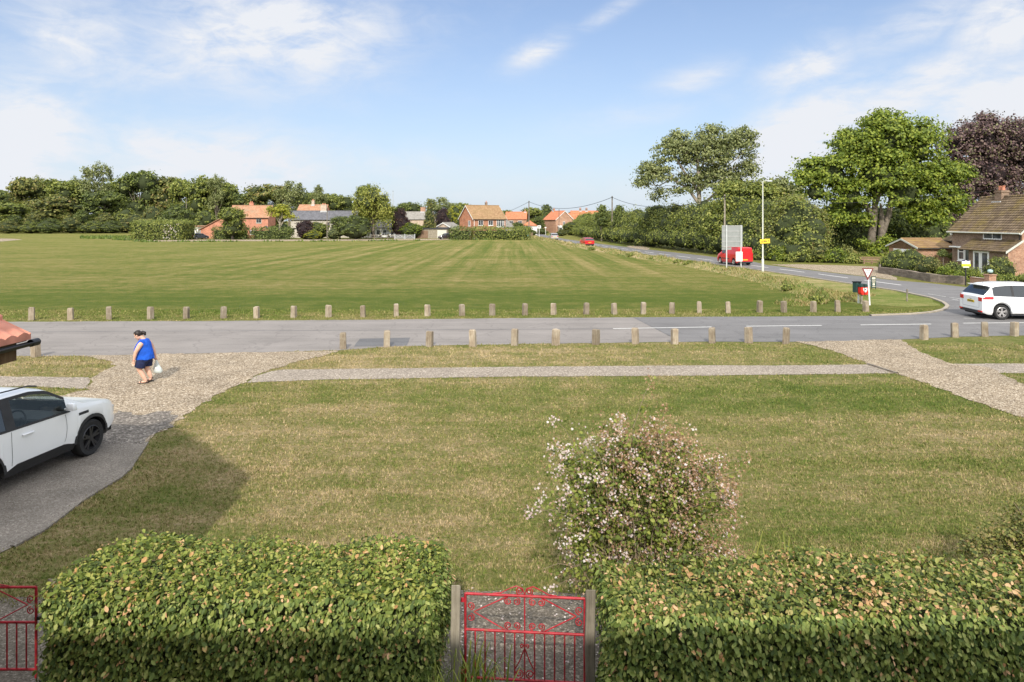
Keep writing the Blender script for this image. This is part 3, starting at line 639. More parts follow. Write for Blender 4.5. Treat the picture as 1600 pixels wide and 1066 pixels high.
# ---- big trees right of the road
Yc = 90
chest = pxblobs([(1385,222,50),(1345,238,42),(1430,232,44),(1300,272,38),(1375,275,60),(1455,282,44),(1410,300,50),(1275,300,26),(1328,310,34),(1478,318,30),(1448,338,30),(1252,282,18),(1302,345,22),(1270,265,22),(1490,275,24),(1385,200,34),(1325,225,28),(1440,210,28),(1345,345,14)], Yc, .85)
base = Vector((XW(1370, Yc), Yc, 0))
r_ = tree('horse_chestnut_tree', 'huge bright green broad tree beside the brick house', 'tree', chest, base, 'leaf_bright', .40, 700, 62, 1.25, None, core=.5, up=.75, flat=.42)
mb = MB()
for (pts, rr) in (([(1362,398),(1362,370),(1366,340),(1368,310),(1362,280),(1350,240)], .58), ([(1372,396),(1378,365),(1389,335),(1393,305),(1400,270),(1415,235)], .52),
    ([(1366,340),(1345,310),(1320,285),(1290,270)], .4), ([(1392,310),(1420,290),(1450,280),(1480,285)], .4), ([(1368,315),(1380,280),(1385,230)], .45), ([(1378,365),(1378,340),(1376,318)], .5)):
    mb.tube([Q(a, b_, Yc)-base for a, b_ in pts], [rr*(1-.75*i/(len(pts)-1)) for i in range(len(pts))], 9)
mb.build('trunk', 'bark', r_, 60)
sk = pxblobs([(1372,392,15,-2),(1362,405,13,-2),(1388,378,10,-2),(1348,380,9,-2)], Yc, .9)
P, Nn, cc = cloud([(b[0]-base, b[1]) for b in sk], 60, 30, .7); leaves('basal_shoots', P, Nn, .3, 'leaf_bright', r_)
Yb = 112
cop = pxblobs([(1528,222,46),(1575,232,50),(1498,262,34),(1545,275,50),(1612,262,52),(1510,300,34),(1560,320,46),(1520,345,38),(1610,330,50),(1660,290,55),(1490,225,24),(1545,195,24),(1590,205,26),(1485,340,26)], Yb, .9)
tree('copper_beech_tree', 'tall dark purple leaved tree behind the brick house roof', 'tree', cop, Vector((XW(1560, Yb), Yb, 0)), 'leaf_copper', .40, 900, 46, 1.3, (.7, 9), 20, core=.55, corem='core_purple', shell=.5)
Yw = 108
wal = pxblobs([(1095,245,40),(1052,240,32),(1142,238,36),(1025,275,28),(1158,222,26),(1062,222,22),(1110,212,22),(1165,268,22),(1075,290,28),(1120,285,36),(1035,305,18),(1005,288,14),(1150,300,30),(1010,265,14)], Yw, .9)
root = empty('ash_tree', (XW(1096, Yw), Yw, 0), 0, 'tall airy tree with gaps of sky above the roadside hedge', 'tree')
bl = [(b[0]-root.location, b[1]) for b in wal]; P, Nn, cc = cloud(bl, 950, 30, .9, shell=.3, flat=.5)
leaves('crown', P, Nn, .36, 'leaf_grey', root)
mb = MB(); o0 = root.location
for (pts, rr) in (([(1096,405),(1097,370),(1093,330),(1092,295),(1090,250),(1096,215)], .55), ([(1093,320),(1075,295),(1050,280),(1020,275)], .28), ([(1092,300),(1070,270),(1052,240),(1045,222)], .26),
    ([(1092,300),(1115,270),(1138,240),(1155,222)], .28), ([(1093,325),(1120,300),(1150,280),(1170,262)], .24), ([(1096,345),(1104,355),(1110,340)], .1), ([(1050,280),(1030,290),(1005,288)], .12), ([(1091,275),(1105,240),(1112,212)], .2)):
    mb.tube([Q(a, b_, Yw)-o0 for a, b_ in pts], [rr*(1-.72*i/(len(pts)-1)) for i in range(len(pts))], 7)
for i in rng.choice(len(cc), 70, replace=False):
    t = Vector(cc[i]); s = Vector((0, 0, ZW(300, Yw))).lerp(t, .55)+Vector((0, 0, .6)); mb.tube([s, s.lerp(t, .5)+Vector((random.uniform(-.4, .4), 0, .3)), t], [.07, .05, .02], 4)
mb.build('trunk', 'bark_pale', root, 60)
Yv = 92
tree('bushy_tree', 'mid green spreading tree behind the large road sign', 'tree', pxblobs([(1150,312,34),(1188,308,28),(1128,350,30),(1170,350,34),(1212,345,26),(1208,305,20),(1140,385,26)], Yv, .8), Vector((XW(1165, Yv), Yv, 0)), 'leaf_mid', .34, 420, 42, .95, (.3, 3), 14, 'bark_pale', core=.6)
tree('small_sycamore_tree', 'small airy tree between the street lamp and the great tree', 'tree', pxblobs([(1228,305,22),(1245,296,10),(1215,292,16),(1238,325,20),(1220,285,8)], 100, .8), Vector((XW(1230, 100), 100, 0)), 'leaf_grey', .38, 130, 26, .8, (.22, 5), 10, core=0, shell=.2)
tree('yew_tree', 'dense olive green conifer behind the street lamp', 'tree', pxblobs([(1245,348,36),(1222,368,32),(1268,372,24),(1240,328,22),(1262,345,24),(1210,380,22)], 80, .75), Vector((XW(1240, 80), 80, 0)), 'leaf_olive', .26, 1000, 50, .95, (.3, 2), 6, core=.5)
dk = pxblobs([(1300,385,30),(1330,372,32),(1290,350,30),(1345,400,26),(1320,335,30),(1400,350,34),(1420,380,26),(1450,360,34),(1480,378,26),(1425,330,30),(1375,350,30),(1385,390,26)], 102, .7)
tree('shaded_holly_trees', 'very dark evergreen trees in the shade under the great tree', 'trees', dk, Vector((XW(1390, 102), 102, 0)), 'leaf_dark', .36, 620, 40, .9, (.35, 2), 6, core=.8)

# ---- hedge thicket along the far side of the main road
line = PX((885,366),(905,372),(950,380),(985,384.5),(1040,391),(1110,399),(1190,407.5),(1240,410.5))
tops = [5.4,5.6,5.6,6.0,6.3,6.0,6.0,3.0]
bl = []; cum = [0]
for a, b_ in zip(line[:-1], line[1:]): cum.append(cum[-1]+(Vector(b_)-Vector(a)).length)
s = 0
while s < cum[-1]:
    i = max(k for k in range(len(cum)) if cum[k] <= s); i = min(i, len(line)-2); t = (s-cum[i])/(cum[i+1]-cum[i])
    p = Vector(line[i]).lerp(Vector(line[i+1]), t); hh = tops[i]*(1-t)+tops[i+1]*t; hh *= random.uniform(.86, 1.1)
    dirn = (Vector(line[i+1])-Vector(line[i])).normalized(); nr = Vector((-dirn.y, dirn.x)); nr = nr if nr.x > 0 else -nr
    for k in range(3):
        r = random.uniform(1.5, 2.3); off = r*.9+random.uniform(0, .8)+k*1.4; z = (.28+.30*k)*hh
        q = p+nr*off; bl.append((Vector((q.x, q.y, z)), (r, r, r*.95 if z > r else z)))
    q = p+nr*4.2; bl.append((Vector((q.x, q.y, hh-1.7)), (2.1, 2.1, 1.75)))
    s += 1.9
n = len(bl); bs = bl[0][0].copy(); bs.z = 0
P, Nn, cc = cloud(bl, 4300, 24, .75, flat=.7, shell=.7); k = P[:, 2] > .03
hd = empty('overgrown_hedge', (line[3][0], line[3][1], 0), 0, 'tall overgrown hedge running along the far side of the road', 'hedge')
P -= A([line[3][0], line[3][1], 0]); leaves('foliage', P[k], Nn[k], .27, 'leaf_mid', hd)
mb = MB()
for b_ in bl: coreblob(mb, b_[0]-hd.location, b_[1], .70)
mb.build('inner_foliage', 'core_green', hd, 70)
# little tree tips that stand out of it
for k, (px, top, w, Y, mt, lb) in enumerate([(940,321,20,150,'leaf_dark','small pointed dark tree rising behind the hedge beside the nearer wooden pole'),(968,322,14,140,'leaf_dark','dark tree tip just right of the tall pole at the hedge'),(1015,318,46,120,'leaf_mid','light green bushy tree rising from the hedge beneath the drooping wires'),
        (1052,327,34,112,'leaf_grey','grey green shrub tree at the foot of the airy ash'),(985,331,26,140,'leaf_olive','brownish bush poking out of the hedge past the pole')]):
    kk = Y/F; zt = ZW(top, Y); r = w/2*kk
    tree('hedgerow_tree', lb, 'tree', [(Vector((XW(px, Y), Y, zt-r*1.1)), (r*.7, r*.7, r*1.1)), (Vector((XW(px, Y), Y, zt-r*2.4)), (r, r, r*1.4))], Vector((XW(px, Y), Y, 0)), mt, .36, 70, 26, .7, (.15, 2), 4, core=.6)
for k, (px, py, R0, lb) in enumerate([(925,391.5,0.34,'dark weed clump on the bank nearest the far road end'),(985,401.5,0.31,'leafy weed clump on the bank below the hedge pole'),(1022,406.5,0.28,'small weed clump midway along the bank'),(1060,412.5,0.31,'green weed clump left of the taller one on the bank'),(1078,415.5,0.38,'tallest green weed clump on the bank'),(1232,455,0.25,'green weeds between the hummocks and the bank end'),(1274,474,0.26,'dark weeds in the hollow beside the hummocks')]):
    c = G(px, py); tree('weed_clump', lb, 'weeds', [(c+Vector((0, 0, R0*.6)), (R0, R0, R0*.75)), (c+Vector((R0*.9, 0, R0*.4)), (R0*.6,)*3), (c+Vector((-R0*.9, 0, R0*.4)), (R0*.6,)*3)], c, 'leaf_mid', .14, 50, 20, .22, None, core=.6)
# shrubs under the yew and great tree, along the layby
for k, (px, py, r, Y, mt, lb) in enumerate([(1195,400,16,78,'leaf_mid','green shrub at the foot of the olive conifer near the lamp post'),(1222,402,14,76,'leaf_bright','fresh green low shrub by the kerb left of the layby'),(1252,402,15,74,'leaf_mid','rounded shrub in the middle of the row behind the layby'),
        (1280,396,17,74,'leaf_olive','reddish tinged shrub with upright shoots behind the layby'),(1305,402,15,73,'leaf_bright','bright leafy shrub beneath the dark trees by the layby'),(1322,398,14,74,'leaf_olive','bronze tipped shrub left of the low wooden fence'),(1334,407,9,72,'leaf_mid','small green shrub touching the left end of the low wooden fence')]):
    c = Q(px, py, Y); R = r*Y/F; c.z = max(c.z, R*.6)
    tree('shrub', lb, 'shrub', [(c, (R, R, R)), (c+Vector((R*.7, 0, -R*.3)), (R*.7,)*3), (c+Vector((-R*.7, 0, -R*.3)), (R*.7,)*3)], Vector((c.x, Y, 0)), mt, .2, 90, 26, .4, None, core=.7)

# ---- prototypes for the far trees, 10 m tall and about 8 m wide
def proto(kind, seed):
    rg = np.random.default_rng(seed); rd = random.Random(seed); bl = []
    if kind == 'broad':
        for i in range(11):
            a = rd.uniform(0, 2*pi); z = rd.uniform(3.2, 8.3); rr = 3.0*sqrt(max(.1, 1-((z-5.2)/4.8)**2))
            bl.append((Vector((cos(a)*rr*.62, sin(a)*rr*.62, z)), (rd.uniform(1.3, 2.0),)*3))
        bl.append((Vector((0, 0, 8.2)), (1.8, 1.8, 1.7))); bl.append((Vector((0, 0, 3)), (3.4, 3.4, 2.6))); P, Nn, cc = cloud(bl, 260, 24, .75, rg); core = .7
    elif kind == 'airy':
        for i in range(12):
            a = rd.uniform(0, 2*pi); z = rd.uniform(4.4, 8.6); rr = 3.4*sqrt(max(.1, 1-((z-6)/4.4)**2))
            bl.append((Vector((cos(a)*rr*.7, sin(a)*rr*.7, z)), (rd.uniform(.9, 1.5),)*3))
        for z in (4.8, 6.2, 7.6): bl.append((Vector((rd.uniform(-.6, .6), 0, z)), (1.9, 1.9, 1.5)))
        bl.append((Vector((0, 0, 8.6)), (1.3, 1.3, 1.3))); P, Nn, cc = cloud(bl, 300, 18, .5, rg, shell=.25); core = 0
    elif kind == 'conifer':
        for i in range(9): bl.append((Vector((0, 0, .9+i*.98)), ((4.1-i*.42)*.9, (4.1-i*.42)*.9, 1.3)))
        P, Nn, cc = cloud(bl, 240, 22, .5, rg); core = .75
    elif kind == 'willow':
        for i in range(12):
            a = rd.uniform(0, 2*pi); z = rd.uniform(3.5, 8.0); rr = 3.6*sqrt(max(.1, 1-((z-4)/6.2)**2))
            bl.append((Vector((cos(a)*rr*.7, sin(a)*rr*.7, z)), (rd.uniform(1.2, 1.8),)*3))
        bl.append((Vector((0, 0, 8.2)), (1.7,)*3)); P, Nn, cc = cloud(bl, 260, 30, .6, rg, sag=1.5, flat=1.8); core = .6
    else:  # round bush: fills its whole height
        for i in range(7):
            a = rd.uniform(0, 2*pi); bl.append((Vector((cos(a)*2.1, sin(a)*2.1, rd.uniform(3, 6.6))), (2.3, 2.3, 2.9)))
        bl.append((Vector((0, 0, 6.4)), (2.7, 2.7, 3.5))); bl.append((Vector((0, 0, 2.6)), (3.8, 3.8, 2.8))); P, Nn, cc = cloud(bl, 230, 24, .6, rg, shell=.75); core = .8
    P[:, 2] = np.abs(P[:, 2]); root = empty('proto', (0, 0, 0)); leaves('crown', P, Nn, {'willow': .36, 'airy': .30}.get(kind, .42), 'leaf_mid', root, rg=rg)
    mb = MB(); limbs(mb, (0, 0, 0), .26, 3.6 if kind != 'bush' else 1.5, [(cc[i], rd.uniform(.07, .13)) for i in rg.choice(len(cc), 16, replace=False)], rnd=rd, n=6)
    if kind == 'airy': mb.v = [v for v in mb.v]
    mb.build('trunk', 'bark', root, 60)
    if core:
        mb = MB()
        for b_ in bl: coreblob(mb, b_[0], b_[1], core, rd, 8, 6)
        mb.build('inner_foliage', 'core_green', root, 70)
    return root
PROTO = {(k, s): proto(k, s*17+i) for i, k in enumerate(('broad', 'airy', 'conifer', 'willow', 'bush')) for s in ((0, 1) if k in ('broad', 'airy', 'bush') else (0,))}
MESHM = {}; USED = set(); FW = {}
def far_tree(name, label, cat, kind, px, top, wpx, Y, leafm='leaf_mid', group=None, base=None, seed=0, depth=1.0):
    key = (kind, seed % 2 if (kind, 1) in PROTO else 0); p = PROTO[key]
    hgt = ZW(top, Y); w = wpx*Y/F
    r = empty(name, (XW(px, Y), Y, 0), random.uniform(0, 6.28), label, cat, group)
    r.scale = (w/8.0, w/8.0*depth, hgt/9.6)
    for ch in p.children:
        nm = ch.name.split('.')[0]; want = leafm if nm == 'crown' else ('core_purple' if nm == 'inner_foliage' and leafm in ('leaf_purple', 'leaf_copper') else None)
        me = ch.data
        if want:
            kk = (me.name, want)
            if kk not in MESHM: MESHM[kk] = me.copy(); MESHM[kk].materials[0] = MATS[want]
            me = MESHM[kk]
        c = bpy.data.objects.new(nm, me); C.objects.link(c); c.parent = r
    return r
belt = [(-35,296,90,300),(5,300,70,300),(42,279,56,290),(78,281,62,300),(112,284,62,285),(185,283,58,290),(216,269,66,275),(258,277,60,280),(285,281,44,270),(322,277,62,262),
        (356,287,50,262),(392,300,58,262),(420,290,66,250),(505,302,54,250),(530,306,44,245),(480,300,44,255),(160,300,60,260),(90,306,76,258),(20,318,70,262)]
for i, (px, t, w, Y) in enumerate(belt):
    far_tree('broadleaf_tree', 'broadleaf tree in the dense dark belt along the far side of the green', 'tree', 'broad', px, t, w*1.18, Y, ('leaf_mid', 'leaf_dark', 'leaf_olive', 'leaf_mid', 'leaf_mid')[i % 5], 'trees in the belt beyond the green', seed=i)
for i, (px, t, w, Y, lb) in enumerate([(152,256,52,270,'airy pale tree standing highest above the left tree belt'),(452,284,50,240,'pale airy tree with visible limbs above the red tiled roof'),(338,275,40,255,'thin crowned tree above the belt left of the salmon house'),
        (497,290,34,238,'small airy tree over the chimneys of the slate roofed cottage'),(60,277,44,300,'thin crowned tree second from the left edge of the belt'),(690,309,56,215,'grey green airy tree behind the tall conifer'),(118,278,40,290,'thin crowned tree just left of the highest tree')]):
    far_tree('airy_tree', lb, 'tree', 'airy', px, t, w*1.1, Y, 'leaf_grey', seed=i)
under = [(-20+k*16.5+random.uniform(-4, 4), random.uniform(322, 340) if k % 2 else random.uniform(334, 346), random.uniform(30, 40), 236+(12 if k % 2 else 0)+random.uniform(0, 8)) for k in range(15)]
for i, (px, t, w, Y) in enumerate(under):
    far_tree('thicket_bush', 'dark bush at the foot of the dense tree belt', 'bush', 'bush', px, t, w, Y, ('leaf_dark', 'leaf_mid', 'leaf_olive')[i % 3], 'bushes under the tree belt', seed=i)
for args in [('bush', 240, 322, 44, 200, 'leaf_olive', 'light olive bush above the left end of the big hedge'), ('bush', 277, 319, 58, 195, 'leaf_dark', 'large dark round bush above the right end of the big hedge'), ('bush', 322, 328, 40, 200, 'leaf_mid', 'green bush between the garage and salmon house'),
        ('broad', 363, 324, 46, 163, 'leaf_mid', 'round topped tree standing in front of the salmon house'), ('bush', 441, 350, 36, 170, 'leaf_dark', 'clipped dark bush under the yellow leaved tree'), ('bush', 478, 344, 32, 166, 'leaf_purple', 'purple leaved shrub in front of the flint cottage'),
        ('bush', 497, 347, 38, 168, 'leaf_mid', 'green rounded shrub in the middle of the cottage garden'), ('bush', 489, 360, 26, 164, 'leaf_yellow', 'low yellow green bush in front of the cottage shrubs'), ('bush', 521, 357, 22, 166, 'leaf_grey', 'grey green bush right of the pole by the cottage'),
        ('broad', 531, 338, 34, 168, 'leaf_dark', 'small dark tree at the right half of the cottage'), ('bush', 556, 336, 46, 166, 'leaf_dark', 'big dark evergreen bush left of the willow'), ('willow', 583, 292, 66, 172, 'leaf_willow', 'yellow green weeping tree in front of the white house'),
        ('broad', 574, 290, 44, 186, 'leaf_mid', 'darker tree top just behind the weeping tree'), ('bush', 626, 325, 30, 176, 'leaf_purple', 'dark red round tree right of the weeping tree'), ('broad', 638, 317, 44, 215, 'leaf_dark', 'dark tree behind the dark red one'),
        ('bush', 643, 348, 36, 174, 'leaf_bright', 'bright green bush below the grey stone house'), ('conifer', 671, 312, 32, 178, 'leaf_olive', 'tall pointed conifer beside the dark timber shed'), ('bush', 692, 325, 26, 188, 'leaf_purple', 'purple black tree right of the pointed conifer'),
        ('bush', 711, 322, 28, 192, 'leaf_yellow', 'yellow green tree against the brick house gable'), ('broad', 722, 318, 40, 230, 'leaf_mid', 'green tree behind the brick house chimney end'), ('bush', 854, 319, 28, 300, 'leaf_dark', 'round dark tree rising behind the orange gabled house'),
        ('broad', 832, 325, 42, 268, 'leaf_mid', 'green tree behind the little pyramid roofed garage'), ('broad', 843, 338, 24, 250, 'leaf_dark', 'dark tree left of the orange gabled house'), ('bush', 808, 347, 26, 205, 'leaf_dark', 'dark bush in front of the orange roofed house'),
        ('bush', 822, 354, 34, 195, 'leaf_dark', 'low dark shrub over the clipped hedge end by the teal board'), ('broad', 790, 329, 30, 320, 'leaf_mid', 'distant tree left of the far wooden pole'), ('broad', 893, 330, 18, 330, 'leaf_dark', 'small distant tree peeping over the orange roofs'), ('bush', 846, 357, 22, 225, 'leaf_mid', 'roadside bush near the far white direction sign'),
        ('bush', 878, 358, 18, 200, 'leaf_olive', 'low bush on the verge by the gabled orange house'), ('bush', 893, 347, 26, 210, 'leaf_mid', 'bush closing the far end of the roadside hedge')]:
    kd, px, t, w, Y, lm, lb = args
    far_tree({'bush': 'garden_bush', 'broad': 'garden_tree', 'willow': 'weeping_willow_tree', 'conifer': 'conifer_tree'}[kd], lb, 'bush' if kd == 'bush' else 'tree', kd, px, t, w, Y, lm, seed=int(px))
for i, (px, t, w) in enumerate([(540,316,60),(602,322,50),(640,322,60),(770,331,60),(815,332,60),(905,333,60),(960,333,80),(1010,332,60)]):
    far_tree('distant_tree', 'distant dark tree on the skyline behind the village roofs', 'tree', 'broad', px, t, w, 420, 'leaf_dark', 'distant trees on the skyline', seed=i)
# yellow leaved tree with a bare stem in front of the hedges
Yq = 165
tree('robinia_tree', 'golden green tree on a pale bare trunk between the two houses', 'tree', pxblobs([(437,333,14),(425,331,9),(449,337,10),(440,327,9),(458,341,6)], Yq, .9), Vector((XW(437, Yq), Yq, 0)), 'leaf_yellow', .42, 70, 22, .7, (.28, 4.5), 10, 'bark_pale', core=0, shell=.3)

# ---- clipped hedges (box shaped, leaves on every face)
def box_hedge(name, label, x0, x1, y0, y1, h, leafm, size, dens, faces='ftlr', rnd_=.12, topm=None, cat='hedge', wob=.05):
    o0 = Vector(((x0+x1)/2, (y0+y1)/2, 0)); root = empty(name, o0, 0, label, cat); W, D = x1-x0, y1-y0
    def surf(u, v, face):
        n = len(u)
        if face == 't': p = np.stack([(u-.5)*W, (v-.5)*D, np.full(n, h)], 1); nn = np.tile([0, 0, 1.], (n, 1))
        if face == 'f': p = np.stack([(u-.5)*W, np.full(n, -D/2), v*h], 1); nn = np.tile([0, -1., 0], (n, 1))
        if face == 'b': p = np.stack([(u-.5)*W, np.full(n, D/2), v*h], 1); nn = np.tile([0, 1., 0], (n, 1))
        if face == 'l': p = np.stack([np.full(n, -W/2), (u-.5)*D, v*h], 1); nn = np.tile([-1., 0, 0], (n, 1))
        if face == 'r': p = np.stack([np.full(n, W/2), (u-.5)*D, v*h], 1); nn = np.tile([1., 0, 0], (n, 1))
        return p, nn
    def shape_(p):
        # round the edges and let the faces wander
        q = p.copy(); c = A([W/2-rnd_, D/2-rnd_, h-rnd_])
        core = np.stack([np.clip(q[:, 0], -c[0], c[0]), np.clip(q[:, 1], -c[1], c[1]), np.minimum(q[:, 2], c[2])], 1)
        d = q-core; L = np.linalg.norm(d, axis=1, keepdims=True); q = core+d/np.maximum(L, 1e-6)*np.minimum(L, rnd_)
        w = wob*(np.sin(p[:, 0]*2.3+1)*np.sin(p[:, 2]*3.1+p[:, 1]*2.7+.5)+.6*np.sin(p[:, 0]*5.7+p[:, 1]*4.1+p[:, 2]*5.0)+.5*np.sin(p[:, 0]*1.1+2))
        return q+d/np.maximum(L, 1e-6)*w[:, None], unit(d+1e-6)
    for name_, fcs, mt in (('top_foliage', 't', topm or leafm), ('side_foliage', faces.replace('t', ''), leafm)):
        Ps, Ns, Ts, Zs = [], [], [], []
        for fc in fcs:
            ar = W*D if fc == 't' else (W*h if fc in 'fb' else D*h); n = int(ar*dens)
            p, nn = surf(rng.random(n), rng.random(n), fc); p, nd = shape_(p); nn = unit(nn*.6+nd)
            p += nn*rng.normal(size=(n, 1))*size*.75; sz_ = size*rng.choice([.65, .85, 1.0, 1.25], n)
            Ps.append(p); Zs.append(sz_)
            if fc == 't': Ns.append(nn+rng.normal(size=(n, 3))*.62+A([0, -.25, .1])); Ts.append(rng.normal(size=(n, 3)))
            else: Ns.append(nn*1.0+rng.normal(size=(n, 3))*.55+A([0, 0, .75])); Ts.append(np.tile([0, 0, -1.], (n, 1))+nn*.4+rng.normal(size=(n, 3))*.35)
        if size < .15 and fcs == 't':          # a few new shoots stand above the cut top
            ns = int(W*30); P_, N_, T_ = [], [], []
            for a_, c_ in zip((rng.random(ns)-.5)*W*.98, (rng.random(ns)-.5)*D*.96):
                hh = rng.gamma(2.0, .022)+.02; ln = rng.normal(size=2)*.25
                for q in np.arange(0, hh, .02): P_.append((a_+ln[0]*q+rng.normal()*.012, c_+ln[1]*q+rng.normal()*.012, h+q-.01)); N_.append(rng.normal(size=3)+A([0, -.2, .7])); T_.append(rng.normal(size=3)*.6+A([0, 0, .8]))
            Ps.append(A(P_)); Ns.append(A(N_)); Ts.append(A(T_)); Zs.append(np.full(len(P_), size*.8))
        leaves(name_, np.concatenate(Ps), np.concatenate(Ns), np.concatenate(Zs), mt, root, LEAF6 if size < .15 else LEAF4, np.concatenate(Ts), aspect=.82)
    k = size*1.3+wob*.7; mb = MB(); xs_ = np.linspace(-W/2, W/2, max(2, int(W/.35)+1))
    ring = [(-D/2+k, 0), (-D/2+k, h-k-rnd_), (-D/2+k+rnd_, h-k), (D/2-k-rnd_, h-k), (D/2-k, h-k-rnd_), (D/2-k, 0)]
    vs = [(min(max(x, -W/2+k), W/2-k), a, b_) for x in xs_ for i, (a, b_) in enumerate(ring)]
    n6 = len(ring); fs = [(i*n6+j, i*n6+j+1, (i+1)*n6+j+1, (i+1)*n6+j) for i in range(len(xs_)-1) for j in range(n6-1)]
    fs += [tuple(range(n6)), tuple((len(xs_)-1)*n6+j for j in range(n6-1, -1, -1))]
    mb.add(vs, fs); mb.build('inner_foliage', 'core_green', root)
    return root
box_hedge('clipped_hedge', 'clipped beech hedge left of the red garden gate', -4.12, -.67, 5.92, 6.98, 1.22, 'leaf_hedge_side', .045, 3100, 'ftlr', .12, 'leaf_hedge', wob=.05)
box_hedge('clipped_hedge', 'clipped hedge with many dry brown leaves right of the gate', .84, 7.0, 5.62, 6.62, 1.25, 'leaf_hedge_side', .046, 2900, 'ftl', .12, 'leaf_hedge_dry', wob=.045)
box_hedge('garden_hedge', 'big clipped hedge with pale flowers left of the white garage', XW(211, 160), XW(291, 160), 158, 166, 4.2, 'leaf_mid', .36, 30, 'ftlr', .5, wob=.15)
box_hedge('garden_hedge', 'dark clipped hedge in front of the salmon house', XW(333, 165), XW(389, 165), 164, 166, 2.75, 'leaf_dark', .36, 30, 'ftlr', .3, wob=.08)
box_hedge('garden_hedge', 'dark clipped hedge right of the salmon house path', XW(395, 165), XW(456, 165), 164, 166, 2.65, 'leaf_dark', .36, 30, 'ftlr', .3, wob=.08)
box_hedge('garden_hedge', 'dark hedge right of the parked black car', XW(703, 162), XW(737, 162), 161, 164, 2.7, 'leaf_dark', .36, 30, 'ftlr', .6, wob=.15)
box_hedge('garden_hedge', 'long hedge in front of the red brick house', XW(739, 162), XW(828, 162), 160.5, 163.5, 2.75, 'leaf_mid', .36, 30, 'ftlr', .5, wob=.15)
# flowers in the big hedge
P = np.stack([rng.uniform(XW(262,160), XW(288,160), 45), np.full(45, 157.7), np.abs(rng.normal(2.2, 1.0, 45))], 1)
leaves('hedge_blossom', P-A([*bpy.data.objects['garden_hedge'].location]), np.tile([0., -1, .3], (45, 1)), .26, 'blossom', bpy.data.objects['garden_hedge'])

# ---- flowering abelia by the gate
ab = empty('flowering_shrub', (1.25, 7.25, 0), 0, 'flowering shrub with pale pink blossom beside the gate', 'shrub')
ay = 7.2; o0 = ab.location
blob = pxblobs([(990,790,125),(920,745,80),(1060,765,88),(950,850,95),(1070,850,86),(893,800,58),(1000,705,64),(1100,815,66),(895,862,50),(1120,880,42),(930,905,60),(1040,900,62),(1110,770,42),(885,720,36),(960,690,45),(1045,700,40),(1130,885,34),(1120,740,30)], ay, .62)
blob = [(b[0]-o0, b[1]) for b in blob]
stems = MB(); Pl, Nl, Pf, Nf, Pc, Nc = [], [], [], [], [], []
Pn, Nn, cc = cloud(blob, 640, 1, .01, shell=.42)
rg = np.random.default_rng(3)
ext = [Q(1018,596,7.2),Q(1040,640,7.2),Q(866,655,7.1),Q(905,664,7.1),Q(972,652,7.2),Q(945,665,7.25),Q(1078,672,7.2),Q(1124,725,7.0),Q(1165,716,7.1),Q(1160,735,7.1),Q(818,795,7.0),Q(840,760,7.2),Q(826,800,7.05),Q(1140,765,7.0),Q(1130,770,6.9),Q(1148,820,7.0),Q(1178,890,6.75),Q(1150,878,6.7),Q(1165,884,6.75),Q(1125,870,6.7),Q(858,830,7.0),Q(848,890,6.9),Q(862,920,6.9),Q(1092,725,7.2),Q(1020,676,7.2),Q(880,700,7.2)]
tips = [Vector(c) for c in cc]+[e-o0 for e in ext]
bot = [Vector((rg.uniform(-.25, .25), rg.uniform(-.2, .2), 0)) for _ in range(16)]
for i, t in enumerate(tips):
    b0 = bot[i % 16]; isx = i >= len(cc)
    m_ = b0.lerp(t, .55)+Vector((0, 0, .28*(t-b0).length)); q1 = b0.lerp(m_, .5)+Vector((0, 0, .06))
    if i % 4 == 0 or isx: stems.tube([b0, q1, m_, m_.lerp(t, .6)+Vector((0, 0, .05)), t], [.008, .006, .0045, .003, .0018], 4, cap=False)
    tall = (i in (len(cc), len(cc)+1))
    nl = 14 if not isx else 9
    out_ = unit(A([[t.x, t.y, t.z-1.2]]))[0]
    for _ in range(nl):
        u = rg.uniform(.55, 1); p = (m_.lerp(t, (u-.55)/.45))+Vector(rg.normal(size=3)*.055); Pl.append(p); Nl.append(out_*.4+rg.normal(size=3)*.6+A([0, -.3, .6]))
    if isx or rg.random() < .72:
        side = 1 if t.x < .15 else .55
        nf = int(max(0, rg.integers(-5, 20))*side) if not tall else 0; nc_ = rg.integers(14, 34) if t.x > -.35 or tall else rg.integers(1, 9)
        if tall: nc_ = 26
        for _ in range(nf): Pf.append(t+Vector(rg.normal(size=3)*.033)+Vector((0, -.02, 0))); Nf.append(rg.normal(size=3)*.6+A([0, -.8, .4]))
        for _ in range(nc_): Pc.append(t+Vector(rg.normal(size=3)*(.05 if not tall else .03)*A([1, 1, 1.2 if not tall else 2.2]))); Nc.append(rg.normal(size=3)*.7+A([0, -.5, .5]))
stems.build('stems', 'twig', ab, 60)
FLOW = (np.array([(0,0,0)]+[(cos(a)*(.5 if i % 2 == 0 else .26), sin(a)*(.5 if i % 2 == 0 else .26), .12) for i, a in enumerate(np.linspace(0, 2*pi, 10, endpoint=False))]), np.array([(0, i+1, (i+1) % 10+1) for i in range(10)]))
STAR = (np.array([(0,0,0)]+[(cos(a)*(.5 if i % 2 == 0 else .14), sin(a)*(.5 if i % 2 == 0 else .14), .15) for i, a in enumerate(np.linspace(0, 2*pi, 8, endpoint=False))]), np.array([(0, i+1, (i+1) % 8+1) for i in range(8)]))
leaves('foliage', A([tuple(p) for p in Pl]), A(Nl), .044, 'leaf_bush', ab, LEAF6)
leaves('blossom', A([tuple(p) for p in Pf]), A(Nf), .029, 'blossom', ab, FLOW)
leaves('calyces', A([tuple(p) for p in Pc]), A(Nc), .033, 'calyx', ab, STAR)
pn = 170; px_ = rng.uniform(-.6, 1.1, pn); py_ = rng.uniform(6.5, 8.4, pn)
